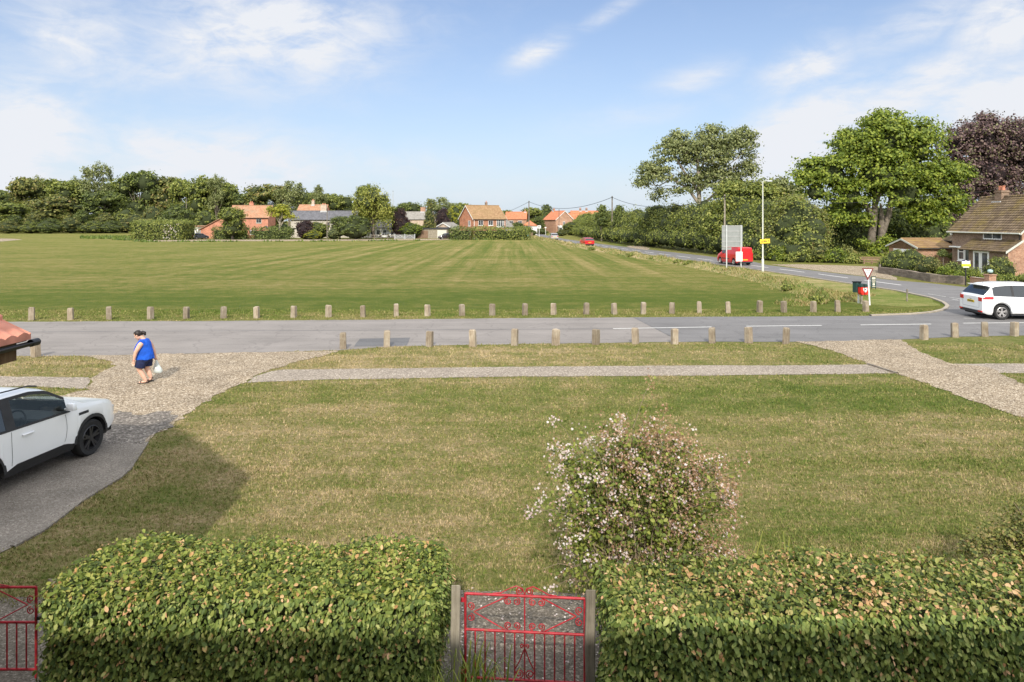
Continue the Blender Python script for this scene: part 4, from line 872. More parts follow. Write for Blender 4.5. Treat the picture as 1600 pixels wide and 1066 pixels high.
o = leaves('fallen_petals', np.stack([px_, py_, np.full(pn, .022)], 1), rng.normal(size=(pn, 3))*.25+A([0, 0, 1]), .026, 'blossom', None, FLOW); tag(o, 'pale petals fallen on the path inside and beyond the gate', 'petals', kind='stuff')
# dark woody bush behind the right hedge
db = empty('woody_bush', (6.35, 8.1, 0), 0, 'dark twiggy bush behind the hedge at the right edge', 'bush'); o0 = db.location
blob = [(b[0]-o0, b[1]) for b in pxblobs([(1575,850,40),(1620,830,55),(1530,862,28),(1650,860,60),(1600,870,45)], 8.2, .7)]
Pn, Nn_, cc = cloud(blob, 260, 22, .12, flat=.8); k = Pn[:, 2] > .02; leaves('foliage', Pn[k], Nn_[k], .034, 'leaf_olive', db, LEAF6)
mb = MB()
for i in range(90):
    t = Vector(cc[i])*1.04; b0 = Vector((rg.uniform(-.3, .3), rg.uniform(-.15, .15), 0)); mb.tube([b0, b0.lerp(t, .5)+Vector((0, 0, .12)), t], [.011, .007, .003], 4, cap=False)
mb.build('stems', 'twig', db, 60)
# strappy grasses beside the gate and behind the hedge
def strap(name, label, c, n, h, spread, m='leaf_bush', w=.014):
    V, Fc = [], []; k = 0
    for _ in range(n):
        a = random.uniform(0, 2*pi); hh = h*random.uniform(.6, 1.15); b0 = Vector((random.gauss(0, spread*.3), random.gauss(0, spread*.3), 0)); d = Vector((cos(a), sin(a), 0)); s = Vector((-sin(a), cos(a), 0))*w*random.uniform(.6, 1.2)
        pr = [(0, 0), (.25, .45), (.55, .8), (.95, .98), (1.4, .86)]; lean = random.uniform(.2, .8)
        for i, (u, v) in enumerate(pr):
            p = b0+d*u*hh*lean*.6+Vector((0, 0, v*hh)); q = 1-i/4.3; V += [p-s*q, p+s*q]
        Fc += [(k+2*i, k+2*i+1, k+2*i+3, k+2*i+2) for i in range(4)]; k += 10
    o = rawmesh(name, A([tuple(v) for v in V]), A(Fc), None, m); o.location = c
    return tag(o, label, 'plant')
strap('ornamental_grass', 'tuft of long strappy leaves at the left foot of the gate', (-.46, 5.86, 0), 90, .72, .55)
strap('ornamental_grass', 'strappy leaves in front of the left hedge end', (-.86, 5.62, 0), 80, .62, .7)
strap('ornamental_grass', 'yellow green spiky leaves poking up behind the right hedge', (2.62, 6.75, 0), 130, 1.08, .8, 'leaf_willow', .018)
strap('ornamental_grass', 'low strappy leaves between gate post and left gate stile', (-.40, 6.45, 0), 40, .42, .3)

# ================================================================ GATES AND POSTS
def wood_post(name, label, x, y, h, w=.085, cap_tilt=.03):
    b = MB(); hw = w/2; vs = []
    for i in range(9):
        z = h*i/8; k = 1+.03*sin(i*1.7)
        for (sx, sy) in ((-1,-1),(1,-1),(1,1),(-1,1)): vs.append((sx*hw*k+.004*sin(i), sy*hw*k, z+(cap_tilt*(-sy) if i == 8 else 0)-(.05 if i == 0 else 0)))
    fs = [(i*4+j, i*4+(j+1) % 4, (i+1)*4+(j+1) % 4, (i+1)*4+j) for i in range(8) for j in range(4)]+[(3,2,1,0),(32,33,34,35)]
    o = b.add(vs, fs).build(name, 'old_wood_post', None, None, .006); o.location = (x, y, 0); o.rotation_euler = (0, 0, random.uniform(-.06, .06)); return tag(o, label, 'gate post')
yg = 6.36
wood_post('gate_post', 'weathered wooden post left of the red gate', XW(712, 6.3), 6.3, 1.13, .082)
wood_post('gate_post', 'lichen stained wooden post right of the red gate under the blossom', XW(922, 6.28), 6.28, 1.10, .088)
wood_post('gate_post', 'wooden post at the end of the left hedge by the cropped gate', -4.44, 6.62, 1.02, .08)
def spiral(c, r, turns, a0, sgn=1, n=18, plane_y=0):
    return [(c[0]+r*(1-.75*i/n)*cos(a0+sgn*turns*2*pi*i/n), plane_y, c[1]+r*(1-.75*i/n)*sin(a0+sgn*turns*2*pi*i/n)) for i in range(n+1)]
def gate(label, W, zb, zm, zt, crest=True):
    g_ = empty('garden_gate', (0, 0, 0), 0, label, 'gate')
    R = 'red_gate_paint'; r1, r2, r3 = .0125, .0085, .0055
    f = MB(); f.tube([(0,0,zt),(W,0,zt)], r1, 8); f.tube([(0,0,zm),(W,0,zm)], r1, 8); f.tube([(0,0,zb),(W,0,zb)], r1, 8)
    f.tube([(0,0,zb-.08),(0,0,zt+.002)], r1*.98, 8); f.tube([(W,0,zb-.08),(W,0,zt+.002)], r1*.98, 8); f.build('frame', R, g_, 60)
    n = 12
    for i in range(1, n):
        MB().tube([(W*i/n, 0, zb), (W*i/n, 0, zm)], r2*.85, 6).build('bar', R, g_, 60)
    o_ = MB(); c = W/2; hz_ = (zt+zm)/2; hh = (zt-zm)/2-.012
    o_.tube([(c,0,zm),(c,0,zt)], r2*.8, 6)
    for s in (-1, 1):
        o_.tube([(c+s*(W/2-.08), .0, hz_), (c+s*.16, 0, zt-.01)], r3*1.15, 5); o_.tube([(c+s*(W/2-.08), 0, hz_), (c+s*.18, 0, zm+.01)], r3*1.15, 5)
        o_.tube(spiral((c+s*(W/2-.05), hz_+.055), .038, 1.4, -pi/2, -s), r3, 5); o_.tube(spiral((c+s*(W/2-.05), hz_-.055), .038, 1.4, pi/2, s), r3, 5)
        for zz, sg in ((zt-.055, 1), (zm+.055, -1)):
            o_.tube(spiral((c+s*.075, zz), .036, 1.5, pi/2*sg, s*sg), r3, 5); o_.tube(spiral((c+s*.155, zz), .036, 1.5, pi/2*sg, -s*sg), r3, 5)
        if crest:
            o_.tube(spiral((c+s*.045, zt+.045), .036, 1.5, -pi/2 if s > 0 else -pi/2, s), r3, 5)
            o_.tube([(c+s*.30,0,zt+.012),(c+s*.22,0,zt+.022),(c+s*.15,0,zt+.06),(c+s*.08,0,zt+.09),(c+s*.02,0,zt+.07),(c,0,zt+.01)], r3, 5)
    o_.build('upper_scrollwork', R, g_, 60)
    o_ = MB(); z1 = zb+.30
    for s in (-1, 1):
        o_.tube([(c,0,z1),(c+s*.05,0,z1-.13),(c+s*.095,0,zb+.09),(c+s*.06,0,zb+.03)], r3, 5); o_.tube(spiral((c+s*.05, zb+.06), .042, 1.5, -pi/2, -s), r3, 5)
        o_.tube(spiral((c+s*.022, z1+.02), .02, 1.1, -pi/2, s), r3, 5)
    o_.build('lower_scrollwork', R, g_, 60)
    l = MB(); l.box((-.035, 0, zt-.06), (.07, .02, .035)); l.build('hinge', R, g_); l = MB(); l.box((-.035, 0, zb+.05), (.07, .02, .03)); l.build('hinge', R, g_); l = MB(); l.box((W+.03, 0, zm+.04), (.08, .018, .03)); l.build('latch', 'black_metal', g_); return g_
g1 = gate('low red wrought iron gate with scrolls in the middle', 1.115, .215, .665, 1.0); g1.location = (XW(727, 6.4), 6.41, 0); g1.rotation_euler = (0, 0, radians(-4.6))
g2 = copy_tree(g1); g2['label'] = 'red wrought iron gate cut off by the left edge'; g2.location = (-5.66, 6.52, 0); g2.rotation_euler = (0, 0, 0)

# ---- wooden bollards
def bollard(seed):
    r = random.Random(seed); h = .56; w = .215; b = MB(); vs = []
    lv = [(0-.05, 1.04), (.06, 1.02), (.3, 1.0), (.47, .99), (.535, .95), (.56, .66)]
    for z, k in lv:
        for (sx, sy) in ((-1,-1),(1,-1),(1,1),(-1,1)): vs.append((sx*w/2*k*(1+r.uniform(-.04,.04)), sy*w/2*k*(1+r.uniform(-.04,.04)), z*(1+r.uniform(-.03,.03))))
    fs = [(i*4+j, i*4+(j+1) % 4, (i+1)*4+(j+1) % 4, (i+1)*4+j) for i in range(5) for j in range(4)]+[(3,2,1,0),(20,21,22,23)]
    return b.add(vs, fs).build('wooden_bollard', 'weathered_wood', None, None, .01)
protos = [bollard(i) for i in range(4)]; first = [True]*4
for p_ in protos: p_['category'] = 'bollard'
def put_bollard(px, py, h, label, group, k):
    i = k % 4; p_ = protos[i]; o = p_ if first[i] else p_.copy()
    if not first[i]: C.objects.link(o)
    first[i] = False; o.location = G(px, py); o.rotation_euler = (random.uniform(-.04, .04), random.uniform(-.05, .05), random.uniform(-.75, .75)); o.scale = (1, 1, h/.56)
    o['label'] = label; o['category'] = 'bollard'; o['group'] = group
for k, px in enumerate([49,110,170,235,291,349,401,459,513,567,619,668,722,769,820,865,916,960,1005,1050,1093,1138,1187,1225,1271,1309,1353]):
    py = 500.7-(px-49)*(500.7-487.0)/1304+random.uniform(-.3, .3)
    put_bollard(px, py, .56+random.uniform(-.03, .03), 'weathered wooden bollard in the far row between lane and green', 'bollards along the edge of the green', k)
near = [(536,545),(604,542.4),(671,541.7),(739,541.7),(804,539.8),(868,539.8),(931,538.4),(993,537.4),(1054,538),(1113,536.4),(1170,536.2),(1228,537.6)]
for k, (px, py) in enumerate(near): put_bollard(px, py, .58+random.uniform(-.03, .03), 'weathered wooden bollard in the middle row on the near verge', 'bollards on the near verge', k+1)
for k, (px, py) in enumerate([(1444,530.6),(1492,526.9),(1539,525.9),(1585,525.2)]): put_bollard(px, py, .56, 'weathered wooden bollard in the row of four right of the gravel drive', 'bollards right of the gravel drive', k)
put_bollard(56, 558, .60, 'wooden bollard half hidden behind the tiled roof corner at left', 'bollards left of the forecourt', 2)
bpy.context.view_layer.update()

# ================================================================ BUILDINGS
def wquad(b, p0, ux, z0, z1, w, off, nrm, mi=0, th=.05):
    """upright slab on a wall: p0 start on wall, ux unit along, nrm outward; 'off' proud of the wall"""
    a = p0+nrm*off; c = a+ux*w; n2 = nrm*th
    vs = [a-n2, c-n2, c, a]; V = [(v.x, v.y, z0) for v in vs]+[(v.x, v.y, z1) for v in vs]
    b.add(V, [(3,2,1,0),(4,5,6,7),(0,1,5,4),(1,2,6,5),(2,3,7,6),(3,0,4,7)], mi)
def window(root, p0, ux, nrm, u0, w, z0, z1, mull=1, trans=0, fw=.07, name='window', fm='white_paint', gm='house_glass', sill=True):
    p = p0+ux*u0; w_ = MB()
    for a, b_, c, d in ((0, fw, z0, z1), (w-fw, fw, z0, z1), (fw, w-2*fw, z0, z0+fw), (fw, w-2*fw, z1-fw, z1)): wquad(w_, p+ux*a, ux, c, d, b_, .05, nrm, 0, .09)
    for i in range(1, mull+1): wquad(w_, p+ux*(w*i/(mull+1)-fw*.4), ux, z0+fw, z1-fw, fw*.8, .045, nrm, 0, .08)
    if trans: wquad(w_, p+ux*fw, ux, z1-(z1-z0)*trans-.03, z1-(z1-z0)*trans+.03, w-2*fw, .04, nrm, 0, .07)
    if sill and name == 'window': wquad(w_, p-ux*.06, ux, z0-.09, z0-.005, w+.12, .10, nrm, 0, .12)
    f = w_.build(name, fm, root); g_ = MB(); wquad(g_, p+ux*.03, ux, z0+.03, z1-.03, w-.06, .012, nrm, 0, .03); g_.build('pane', gm, f); return f
def house(name, label, cat, c, rz, L, D, eave, ridge, wall, roof, over=.3, hip=0, wins=(), chim=(), gw=None, verge=True, z0=0, group=None, gutter=True):
    """local x along the front (front faces -y), origin at the middle of the front wall foot"""
    root = empty(name, (c[0], c[1], z0), rz, label, cat, group)
    w = MB(); hl = L/2
    w.add([(-hl,0,0),(hl,0,0),(hl,D,0),(-hl,D,0),(-hl,0,eave),(hl,0,eave),(hl,D,eave),(-hl,D,eave)], [(0,1,5,4),(2,3,7,6),(1,2,6,5),(3,0,4,7)])
    if not hip: w.add([(-hl,0,eave),(-hl,D,eave),(-hl,D/2,ridge-.06),(hl,0,eave),(hl,D,eave),(hl,D/2,ridge-.06)], [(0,1,2),(3,5,4)])
    w.build('wall', wall, root)
    sl = (ridge-eave)/(D/2); t = .12; r_ = MB(); ho = over if not hip else over
    ez = eave-over*sl
    if hip:
        A_ = [(-hl-over,-over,ez),(hl+over,-over,ez),(hl+over,D+over,ez),(-hl-over,D+over,ez),(-hl+hip,D/2,ridge),(hl-hip,D/2,ridge)]
        r_.add(A_, [(0,1,5,4),(1,2,5),(2,3,4,5),(3,0,4),(3,2,1,0)])
        top = (-hl+hip, hl-hip)
    else:
        A_ = [(-hl-over,-over,ez),(hl+over,-over,ez),(hl+over,D/2,ridge),(-hl-over,D/2,ridge),(-hl-over,D+over,ez),(hl+over,D+over,ez)]
        B_ = [(x, y, z+t) for x, y, z in A_]
        r_.add(A_+B_, [(6,7,8,9),(9,8,11,10),(0,3,2,1),(3,4,5,2),(0,1,7,6),(4,10,11,5),(0,6,9,3),(3,9,10,4),(1,2,8,7),(2,5,11,8)])
        top = (-hl-over, hl+over)
    ro = r_.build('roof', roof, root)
    rt = MB(); rt.tube([(top[0], D/2, ridge+(.02 if hip else t)), (top[1], D/2, ridge+(.02 if hip else t))], .11, 8); rt.build('ridge_tiles', roof, ro, 60)
    if verge and not hip:
        v = MB()
        for sx in (-1, 1):
            x = sx*(hl+over+.012)
            for (ya, yb) in ((-over-.02, D/2), (D+over+.02, D/2)):
                za, zb_ = eave-over*sl-.02, ridge+.0
                v.add([(x-.02,ya,za-.1),(x+.02,ya,za-.1),(x+.02,yb,zb_-.1),(x-.02,yb,zb_-.1),(x-.02,ya,za+.1),(x+.02,ya,za+.1),(x+.02,yb,zb_+.1),(x-.02,yb,zb_+.1)], [(0,1,2,3),(4,7,6,5),(0,4,5,1),(2,6,7,3),(1,5,6,2),(0,3,7,4)])
        v.build('bargeboard', 'white_paint', ro)
    if gutter: MB().tube([(-hl-over, -over-.05, ez+.03), (hl+over, -over-.05, ez+.03)], .055, 6).build('gutter', 'black_metal', ro)
    FX, FN = Vector((1,0,0)), Vector((0,-1,0)); LX, LN = Vector((0,-1,0)), Vector((-1,0,0)); RX, RN = Vector((0,1,0)), Vector((1,0,0))
    for wn in wins:
        side, u0, w_, a, b_ = wn[:5]; kw = wn[5] if len(wn) > 5 else {}
        p0, ux, nn = {'f': (Vector((-hl,0,0)), FX, FN), 'l': (Vector((-hl,D,0)), LX, LN), 'r': (Vector((hl,0,0)), RX, RN)}[side]
        window(root, p0, ux, nn, u0, w_, a, b_, **kw)
    for (x, y, wx, wy, zt, m_, pots) in chim:
        b = MB(); zb_ = ridge-abs(y-D/2)*sl-.25; b.b2(x-wx/2, x+wx/2, y-wy/2, y+wy/2, zb_, zt); b.b2(x-wx/2-.06, x+wx/2+.06, y-wy/2-.06, y+wy/2+.06, zt-.16, zt-.04)
        ch = b.build('chimney', m_, ro)
        pm = MB(); n_ = pots
        for i in range(n_): pm.lathe([(.0,.0),(.13,0),(.12,.1),(.10,.30),(.13,.32),(.13,.38),(.08,.38),(.08,.3)], 10, (x+(i-(n_-1)/2)*.36, y, zt-.01))
        if n_: pm.build('chimney_pot', 'terracotta_pot', ch, 40)
        b = MB(); b.b2(x-wx/2-.12, x+wx/2+.12, y-wy/2-.12, y-wy/2+.02, zb_+.02, zb_+.42); b.build('flashing', 'lead', ch)
    return root
HR = radians
# red brick house with gable, right of centre
D1 = house('brick_house', 'red brick house with tan roof and white bay window', 'house', (-9.3+.875*4.4, 165+.485*4.4), HR(29), 8.8, 8.1, 5.0, 8.2, 'brick_red', 'roof_tan', .3,
    wins=[('f', 1.3, 1.3, 3.35, 4.55, dict(mull=1)), ('f', 4.0, 1.3, 3.35, 4.55, dict(mull=1)), ('f', 6.3, 2.1, 2.95, 4.75, dict(mull=3, trans=.3, fw=.12)), ('l', 5.2, 1.2, 3.2, 4.5, dict(mull=1)), ('l', 5.4, 1.2, 1.0, 2.2, dict(mull=1)), ('f', 6.4, 1.9, .1, 2.3, dict(mull=1, fm='dark_door', name='garage_opening')), ('f', 1.5, 1.4, .9, 2.1), ('f', 3.9, 1.4, .9, 2.1)],
    chim=[(1.2, 4.3, .5, .5, 9.1, 'brick_brown', 1)])
MB().tube([(-4.25,-.08,0),(-4.25,-.08,4.9)], .06, 6).build('downpipe', 'white_paint', D1)
house('annex', 'pale rendered gabled annex right of the red brick house', 'building', (XW(795,178), 176), HR(62), 5, 3.6, 2.9, 4.6, 'flint', 'roof_grey', .2, wins=[('f', 1, 1.4, 1.0, 2.0)])
# salmon house
S = house('rendered_house', 'salmon coloured house with terracotta roof behind hedges', 'house', (XW(388,173), 173), HR(6), 9.6, 8.0, 5.35, 8.3, 'brick_salmon', 'roof_terracotta', .3,
    wins=[('f', 6.7, 1.3, 3.9, 5.0, dict(mull=1, fm='cream_metal')), ('f', 1.2, 1.3, 3.9, 5.0, dict(mull=1, fm='cream_metal')), ('f', 5.2, 1.3, 1.0, 2.1)], chim=[(-.6, 5.2, 1.0, .6, 9.2, 'brick_salmon', 2)], verge=False)
b = MB(); b.add([(-11.4,-.6,0),(-4.78,-.6,0),(-4.78,-.6,6.0),(-11.4,-.6,2.35),(-11.4,5,0),(-4.78,5,0),(-4.78,5,6.0),(-11.4,5,2.35)], [(0,1,2,3),(4,7,6,5),(0,3,7,4),(1,5,6,2)]); b.build('side_wing', 'brick_salmon', S)
b = MB(); A_ = [(-11.9,-1,2.12),(-4.4,-1,6.25),(-4.4,5.2,6.25),(-11.9,5.2,2.12)]; b.add(A_+[(x, y, z+.14) for x, y, z in A_], [(3,2,1,0),(4,5,6,7),(0,1,5,4),(2,3,7,6),(3,0,4,7)]); b.build('wing_roof', 'roof_terracotta', S)
b = MB(); b.add([(3.4,-1.6,0),(5.6,-1.6,0),(5.6,-1.6,2.3),(4.5,-1.6,3.1),(3.4,-1.6,2.3),(3.4,0,2.3),(4.5,0,3.1),(5.6,0,2.3)], [(0,1,2,3,4),(4,3,6,5),(3,2,7,6)]); b.build('porch', 'brick_salmon', S)
b = MB(); b.add([(3.1,-1.9,2.12),(4.5,-1.9,3.2),(4.5,.1,3.2),(3.1,.1,2.12),(5.9,-1.9,2.12),(5.9,.1,2.12)], [(0,1,2,3),(1,4,5,2)]); b.build('porch_roof', 'roof_slate', S)
def shed(name, label, cat, x0, x1, y0, D, h, wall, roofm, door=None, slope=.25, over=.2, rz=0):
    c = Vector(((x0+x1)/2, y0, 0)); r = empty(name, c, rz, label, cat); W = x1-x0; b = MB(); b.b2(-W/2, W/2, 0, D, 0, h); b.build('wall', wall, r)
    b = MB(); o_ = over; A_ = [(-W/2-o_,-o_,h+.01),(W/2+o_,-o_,h+.01),(W/2+o_,D+o_,h+.01+slope),(-W/2-o_,D+o_,h+.01+slope)]; b.add(A_+[(x, y, z+.16) for x, y, z in A_], [(3,2,1,0),(4,5,6,7),(0,1,5,4),(1,2,6,5),(2,3,7,6),(3,0,4,7)]); b.build('roof', roofm, r)
    if door:
        for (u0, u1, z1, m_, nm) in door: b = MB(); b.b2(-W/2+u0, -W/2+u1, -.06, -.004, .02, z1); b.build(nm, m_, r)
    return r
shed('garage', 'white garage left of the salmon house behind parked car', 'garage', XW(290,184), XW(309,184), 184, 6, 2.75, 'white_render', 'roof_terracotta', [(.3, 2.9, 2.3, 'white_paint', 'garage_door')])
# flint cottage
house('flint_cottage', 'long pale flint cottage with dark slate roof', 'cottage', (XW(505,180), 180), HR(2), 17.0, 6.5, 4.85, 7.0, 'flint', 'roof_slate', .3,
    wins=[('f', 5.6, .9, 2.9, 4.1, dict(fm='fence_wood')), ('f', 9.3, .9, 2.9, 4.1, dict(fm='fence_wood')), ('f', 12.8, .9, 2.9, 4.1, dict(fm='fence_wood')), ('f', 2.4, 1, .9, 2.1), ('f', 8.0, 1, .9, 2.1), ('l', 2.4, 1.2, 3.0, 4.3), ('f', 11.0, .95, .05, 2.1, dict(mull=0, name='door', gm='dark_door'))],
    chim=[(-.6, 3.25, 1.5, .8, 8.8, 'brick_pale', 3), (8.2, 3.25, 1.0, .9, 8.8, 'brick_pale', 2)], verge=False)
house('red_roofed_house', 'red tiled house roof rising behind the flint cottage', 'house', (XW(485,203), 203), 0, 8.4, 7, 6.6, 9.2, 'brick_salmon', 'roof_terracotta', .2, chim=[(-.2, 3.5, .8, .7, 10.6, 'brick_pale', 2)], verge=False)
house('white_house', 'low white house under the weeping tree', 'house', (XW(585,178), 178), 0, 10.5, 6, 2.7, 4.6, 'white_render', 'roof_grey', .2, wins=[('f', 4.2, .9, .9, 2.1), ('f', 5.8, .9, .9, 2.1), ('f', 7.5, .9, .9, 2.1), ('f', .4, .8, .05, 2.1, dict(mull=0, name='door', gm='fence_wood'))], verge=False)
house('stone_house', 'grey stone house with sagging grey roof and brick stack', 'house', (XW(650,205), 203), HR(-8), 9.0, 7, 4.9, 7.1, 'brick_pale', 'roof_grey', .2, chim=[(1.5, 3.5, 1.4, .8, 8.6, 'brick_orange', 0)], verge=False)
shed('timber_shed', 'long low shed with dark roof and pale garage door', 'shed', XW(641,174), XW(699,174), 174, 5, 2.35, 'old_wood_post', 'black_trim', [(6.9, 9.2, 2.1, 'cream_metal', 'garage_door'), (.5, 4.5, 2.0, 'fence_wood', 'boarding')])
house('bungalow', 'low pale roofed building left of the red brick house', 'building', (XW(703,196), 194), HR(-20), 7, 7, 3.2, 4.9, 'brick_pale', 'roof_grey', .3, wins=[('f', 2, 1.4, 1, 2.2)])
house('garage_block', 'small building with white gable edge beside the red brick house', 'building', (XW(716,182), 181), HR(64), 5, 6, 2.4, 3.9, 'brick_pale', 'roof_grey', .3)
# orange roofed houses up the road
house('orange_roofed_house', 'orange tiled house partly hidden right of the red brick house', 'house', (XW(806,232), 232), HR(-4), 7.0, 7, 5.0, 7.4, 'brick_orange', 'roof_orange', .2, wins=[('f', 1.2, 1.4, 3.4, 4.5), ('f', 4.2, 1.4, 3.4, 4.5)], chim=[(3, 3.5, .6, .6, 8.0, 'brick_orange', 1)], verge=False)
house('small_garage', 'small white garage with orange pyramid roof by the road', 'garage', (XW(828,222), 220), 0, 4.6, 4.6, 3.0, 4.5, 'white_render', 'roof_orange', .25, hip=2.2, wins=[('f', 1.0, 2.2, .1, 2.1, dict(mull=0, name='garage_opening', gm='white_paint'))])
gg = house('gabled_brick_house', 'orange brick house with white edged gable facing the road', 'house', (XW(859,250), 252), HR(-62), 9, 7.6, 4.9, 8.0, 'brick_orange', 'roof_orange', .25, wins=[('r', 3, .9, 3.0, 4.2)], chim=[(-3, 3.8, .6, .6, 9.0, 'brick_orange', 1)])
house('house_wing', 'orange roofed wing beside the gabled brick house', 'house', (XW(886,256), 256), HR(-2), 8, 6, 4.9, 7.2, 'brick_orange', 'roof_orange', .2, wins=[('f', 2.4, 1.2, 3, 4.2)], verge=False)
house('orange_terrace', 'orange tiled terrace roof rising above the roadside hedge', 'house', (XW(918,262), 262), HR(-3), 12.5, 7, 5.4, 8.2, 'brick_orange', 'roof_orange', .2, chim=[(-2.6, 3.5, .8, .6, 9.2, 'brick_brown', 2), (-.2, 3.5, .8, .6, 9.2, 'brick_brown', 2)], verge=False)
shed('conservatory', 'white conservatory at the foot of the gabled brick house', 'conservatory', XW(873,245), XW(885,245), 245, 3, 2.3, 'white_paint', 'white_paint', [(.3, 1.2, 2.0, 'house_glass', 'pane'), (1.5, 2.4, 2.0, 'house_glass', 'pane')])

# ---- the brown brick house at the right edge (front faces the main road)
RH = empty('brick_house', (40.3, 54, 0), HR(-90), 'brown brick house with mossy tiled roof at the right', 'house')
# local: x runs along the front from near (0) towards... rz=-90: local x -> -Y world, so build with x in [-8.4, 0] ; local y -> +X world
L0, Dd, ev, rd_ = 8.5, 5.8, 3.72, 6.55
w = MB(); w.add([(-L0,0,0),(0,0,0),(0,Dd,0),(-L0,Dd,0),(-L0,0,ev),(0,0,ev),(0,Dd,ev),(-L0,Dd,ev)], [(0,1,5,4),(2,3,7,6),(1,2,6,5),(3,0,4,7)])
w.add([(-L0,0,ev),(-L0,Dd,ev),(-L0,Dd/2,rd_-.05),(0,0,ev),(0,Dd,ev),(0,Dd/2,rd_-.05)], [(0,1,2),(3,5,4)]); w.build('wall', 'brick_brown', RH)
w = MB(); w.b2(.002, .05, .0, Dd, 0, ev-.12); w.build('lit_end_wall', 'brick_orange', RH)  # sunlit look of this end is put into a brighter orange brick
r_ = MB(); o_ = .28; sl = (rd_-ev)/(Dd/2); ez = ev-o_*sl
nx, ny = 34, 12; vs, fs = [], []
def roof_slope(b, x0, x1, y0, z0, y1, z1, rows, colw, th=.05, lap=.035, mi=0):
    """each course of tiles is a real step; the courses undulate along their length"""
    nc = int((x1-x0)/colw); nrm = Vector((0, -(z1-z0), (y1-y0))).normalized()
    for r in range(rows):
        a, c = r/rows, (r+1)/rows; vs = []
        for i in range(nc*3+1):
            x = x0+(x1-x0)*i/(nc*3); wv = .012*cos(i/3*2*pi)+random.uniform(-.003, .003)
            for t, lift in ((a, lap), (c+.02/rows, 0.004)):
                y = y0+(y1-y0)*t; z = z0+(z1-z0)*t; vs.append((x, y+nrm.y*(th+lift+wv), z+nrm.z*(th+lift+wv)))
            y = y0+(y1-y0)*a; z = z0+(z1-z0)*a; vs.append((x, y, z))
        b.add(vs, [(i*3, (i+1)*3, (i+1)*3+1, i*3+1) for i in range(nc*3)]+[(i*3+2, (i+1)*3+2, (i+1)*3, i*3) for i in range(nc*3)], mi)
roof_slope(r_, -L0-o_, o_, -o_, ez, Dd/2, rd_, 15, .3); roof_slope(r_, -L0-o_, o_, Dd+o_, ez, Dd/2, rd_, 8, .3)
r_.add([(-L0-o_,-o_,ez),(o_,-o_,ez),(o_,Dd/2,rd_),(-L0-o_,Dd/2,rd_),(-L0-o_,Dd+o_,ez),(o_,Dd+o_,ez)], [(0,1,2,3),(3,2,5,4)])
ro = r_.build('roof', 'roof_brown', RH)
rt = MB()
for i in range(19): rt.tube([(-L0-o_+i*.477, Dd/2, rd_+.06), (-L0-o_+(i+1)*.477-.01, Dd/2, rd_+.06)], [.125, .12], 10)
rt.build('ridge_tiles', 'roof_brown', ro, 60)
v = MB()
for x in (-L0-o_-.015, o_+.015):
    for ya, yb in ((-o_, Dd/2), (Dd+o_, Dd/2)): v.add([(x-.02,ya,ez-.1),(x+.02,ya,ez-.1),(x+.02,yb,rd_-.1),(x-.02,yb,rd_-.1),(x-.02,ya,ez+.07),(x+.02,ya,ez+.07),(x+.02,yb,rd_+.07),(x-.02,yb,rd_+.07)], [(0,1,2,3),(4,7,6,5),(0,4,5,1),(2,6,7,3),(1,5,6,2),(0,3,7,4)])
v.build('bargeboard', 'cream_metal', ro)
b = MB(); b.tube([(-L0-o_,-o_-.06,ez+.02),(o_,-o_-.06,ez+.02)], .06, 8); b.build('gutter', 'cream_metal', ro, 60)
MB().tube([(-.12,-.08,0),(-.12,-.08,3.4),(-.12,-.3,3.55)], .04, 8).build('downpipe', 'black_metal', RH, 60)
ch = MB(); cx = -6.2; ch.b2(cx-.42, cx+.42, Dd/2-.35, Dd/2+.35, 6.0, 7.18); ch.b2(cx-.48, cx+.48, Dd/2-.41, Dd/2+.41, 6.98, 7.10); c_ = ch.build('chimney', 'brick_brown', ro)
for dx in (-.2, .2): MB().lathe([(0,0),(.14,0),(.13,.1),(.11,.3),(.15,.34),(.15,.40),(.09,.40),(.09,.3)], 14, (cx+dx, Dd/2, 7.17)).build('chimney_pot', 'terracotta_pot', c_, 40)
b = MB(); b.b2(cx-.55, cx+.55, Dd/2-.55, Dd/2-.36, 6.02, 6.22); b.build('flashing', 'lead', c_)
FX, FN = Vector((1,0,0)), Vector((0,-1,0)); p0 = Vector((-L0,0,0))
def u_at(px, X): return 54+L0-X*F/(px-CX)      # distance from the far end of the front, for a thing seen at px on the plane X
window(RH, p0, FX, FN, u_at(1537, 40.3), u_at(1566, 40.3)-u_at(1537, 40.3), 2.95, 3.55, mull=1, fw=.06)
window(RH, p0, FX, FN, u_at(1497.5, 40.3), u_at(1508, 40.3)-u_at(1497.5, 40.3), .95, 2.15, mull=0, trans=.36, fw=.13)
# lean-to with french doors
lx0, lx1, ly = -4.6, 0.0, -1.1
b = MB(); b.b2(lx0, lx1, ly, -.003, 0, 2.12)
b.add([(lx1,ly,2.12),(lx1,-.003,2.12),(lx1,-.003,2.82),(lx0,ly,2.12),(lx0,-.003,2.12),(lx0,-.003,2.82)], [(0,1,2),(3,5,4)]); LT = b.build('lean_to', 'brick_brown', RH)
b = MB(); b.add([(.055,ly-.003,0),(.055,.0,0),(.055,.0,2.75),(.055,ly-.003,2.05),(.01,ly-.003,0),(.01,0,0),(.01,0,2.75),(.01,ly-.003,2.05)], [(0,1,2,3),(4,7,6,5),(0,3,7,4),(1,5,6,2),(2,6,7,3)]); b.build('lit_lean_to_end', 'brick_orange', RH)  # lean-to end facing the sun: its light is painted in as orange brick
b = MB(); roof_slope(b, lx0-.9, .22, ly-.3, 1.98, 0, 2.92, 6, .3); b.add([(lx0-.9,ly-.3,1.98),(.22,ly-.3,1.98),(.22,0,2.92),(lx0-.9,0,2.92)], [(0,1,2,3)]); b.build('lean_to_roof', 'roof_brown', RH)
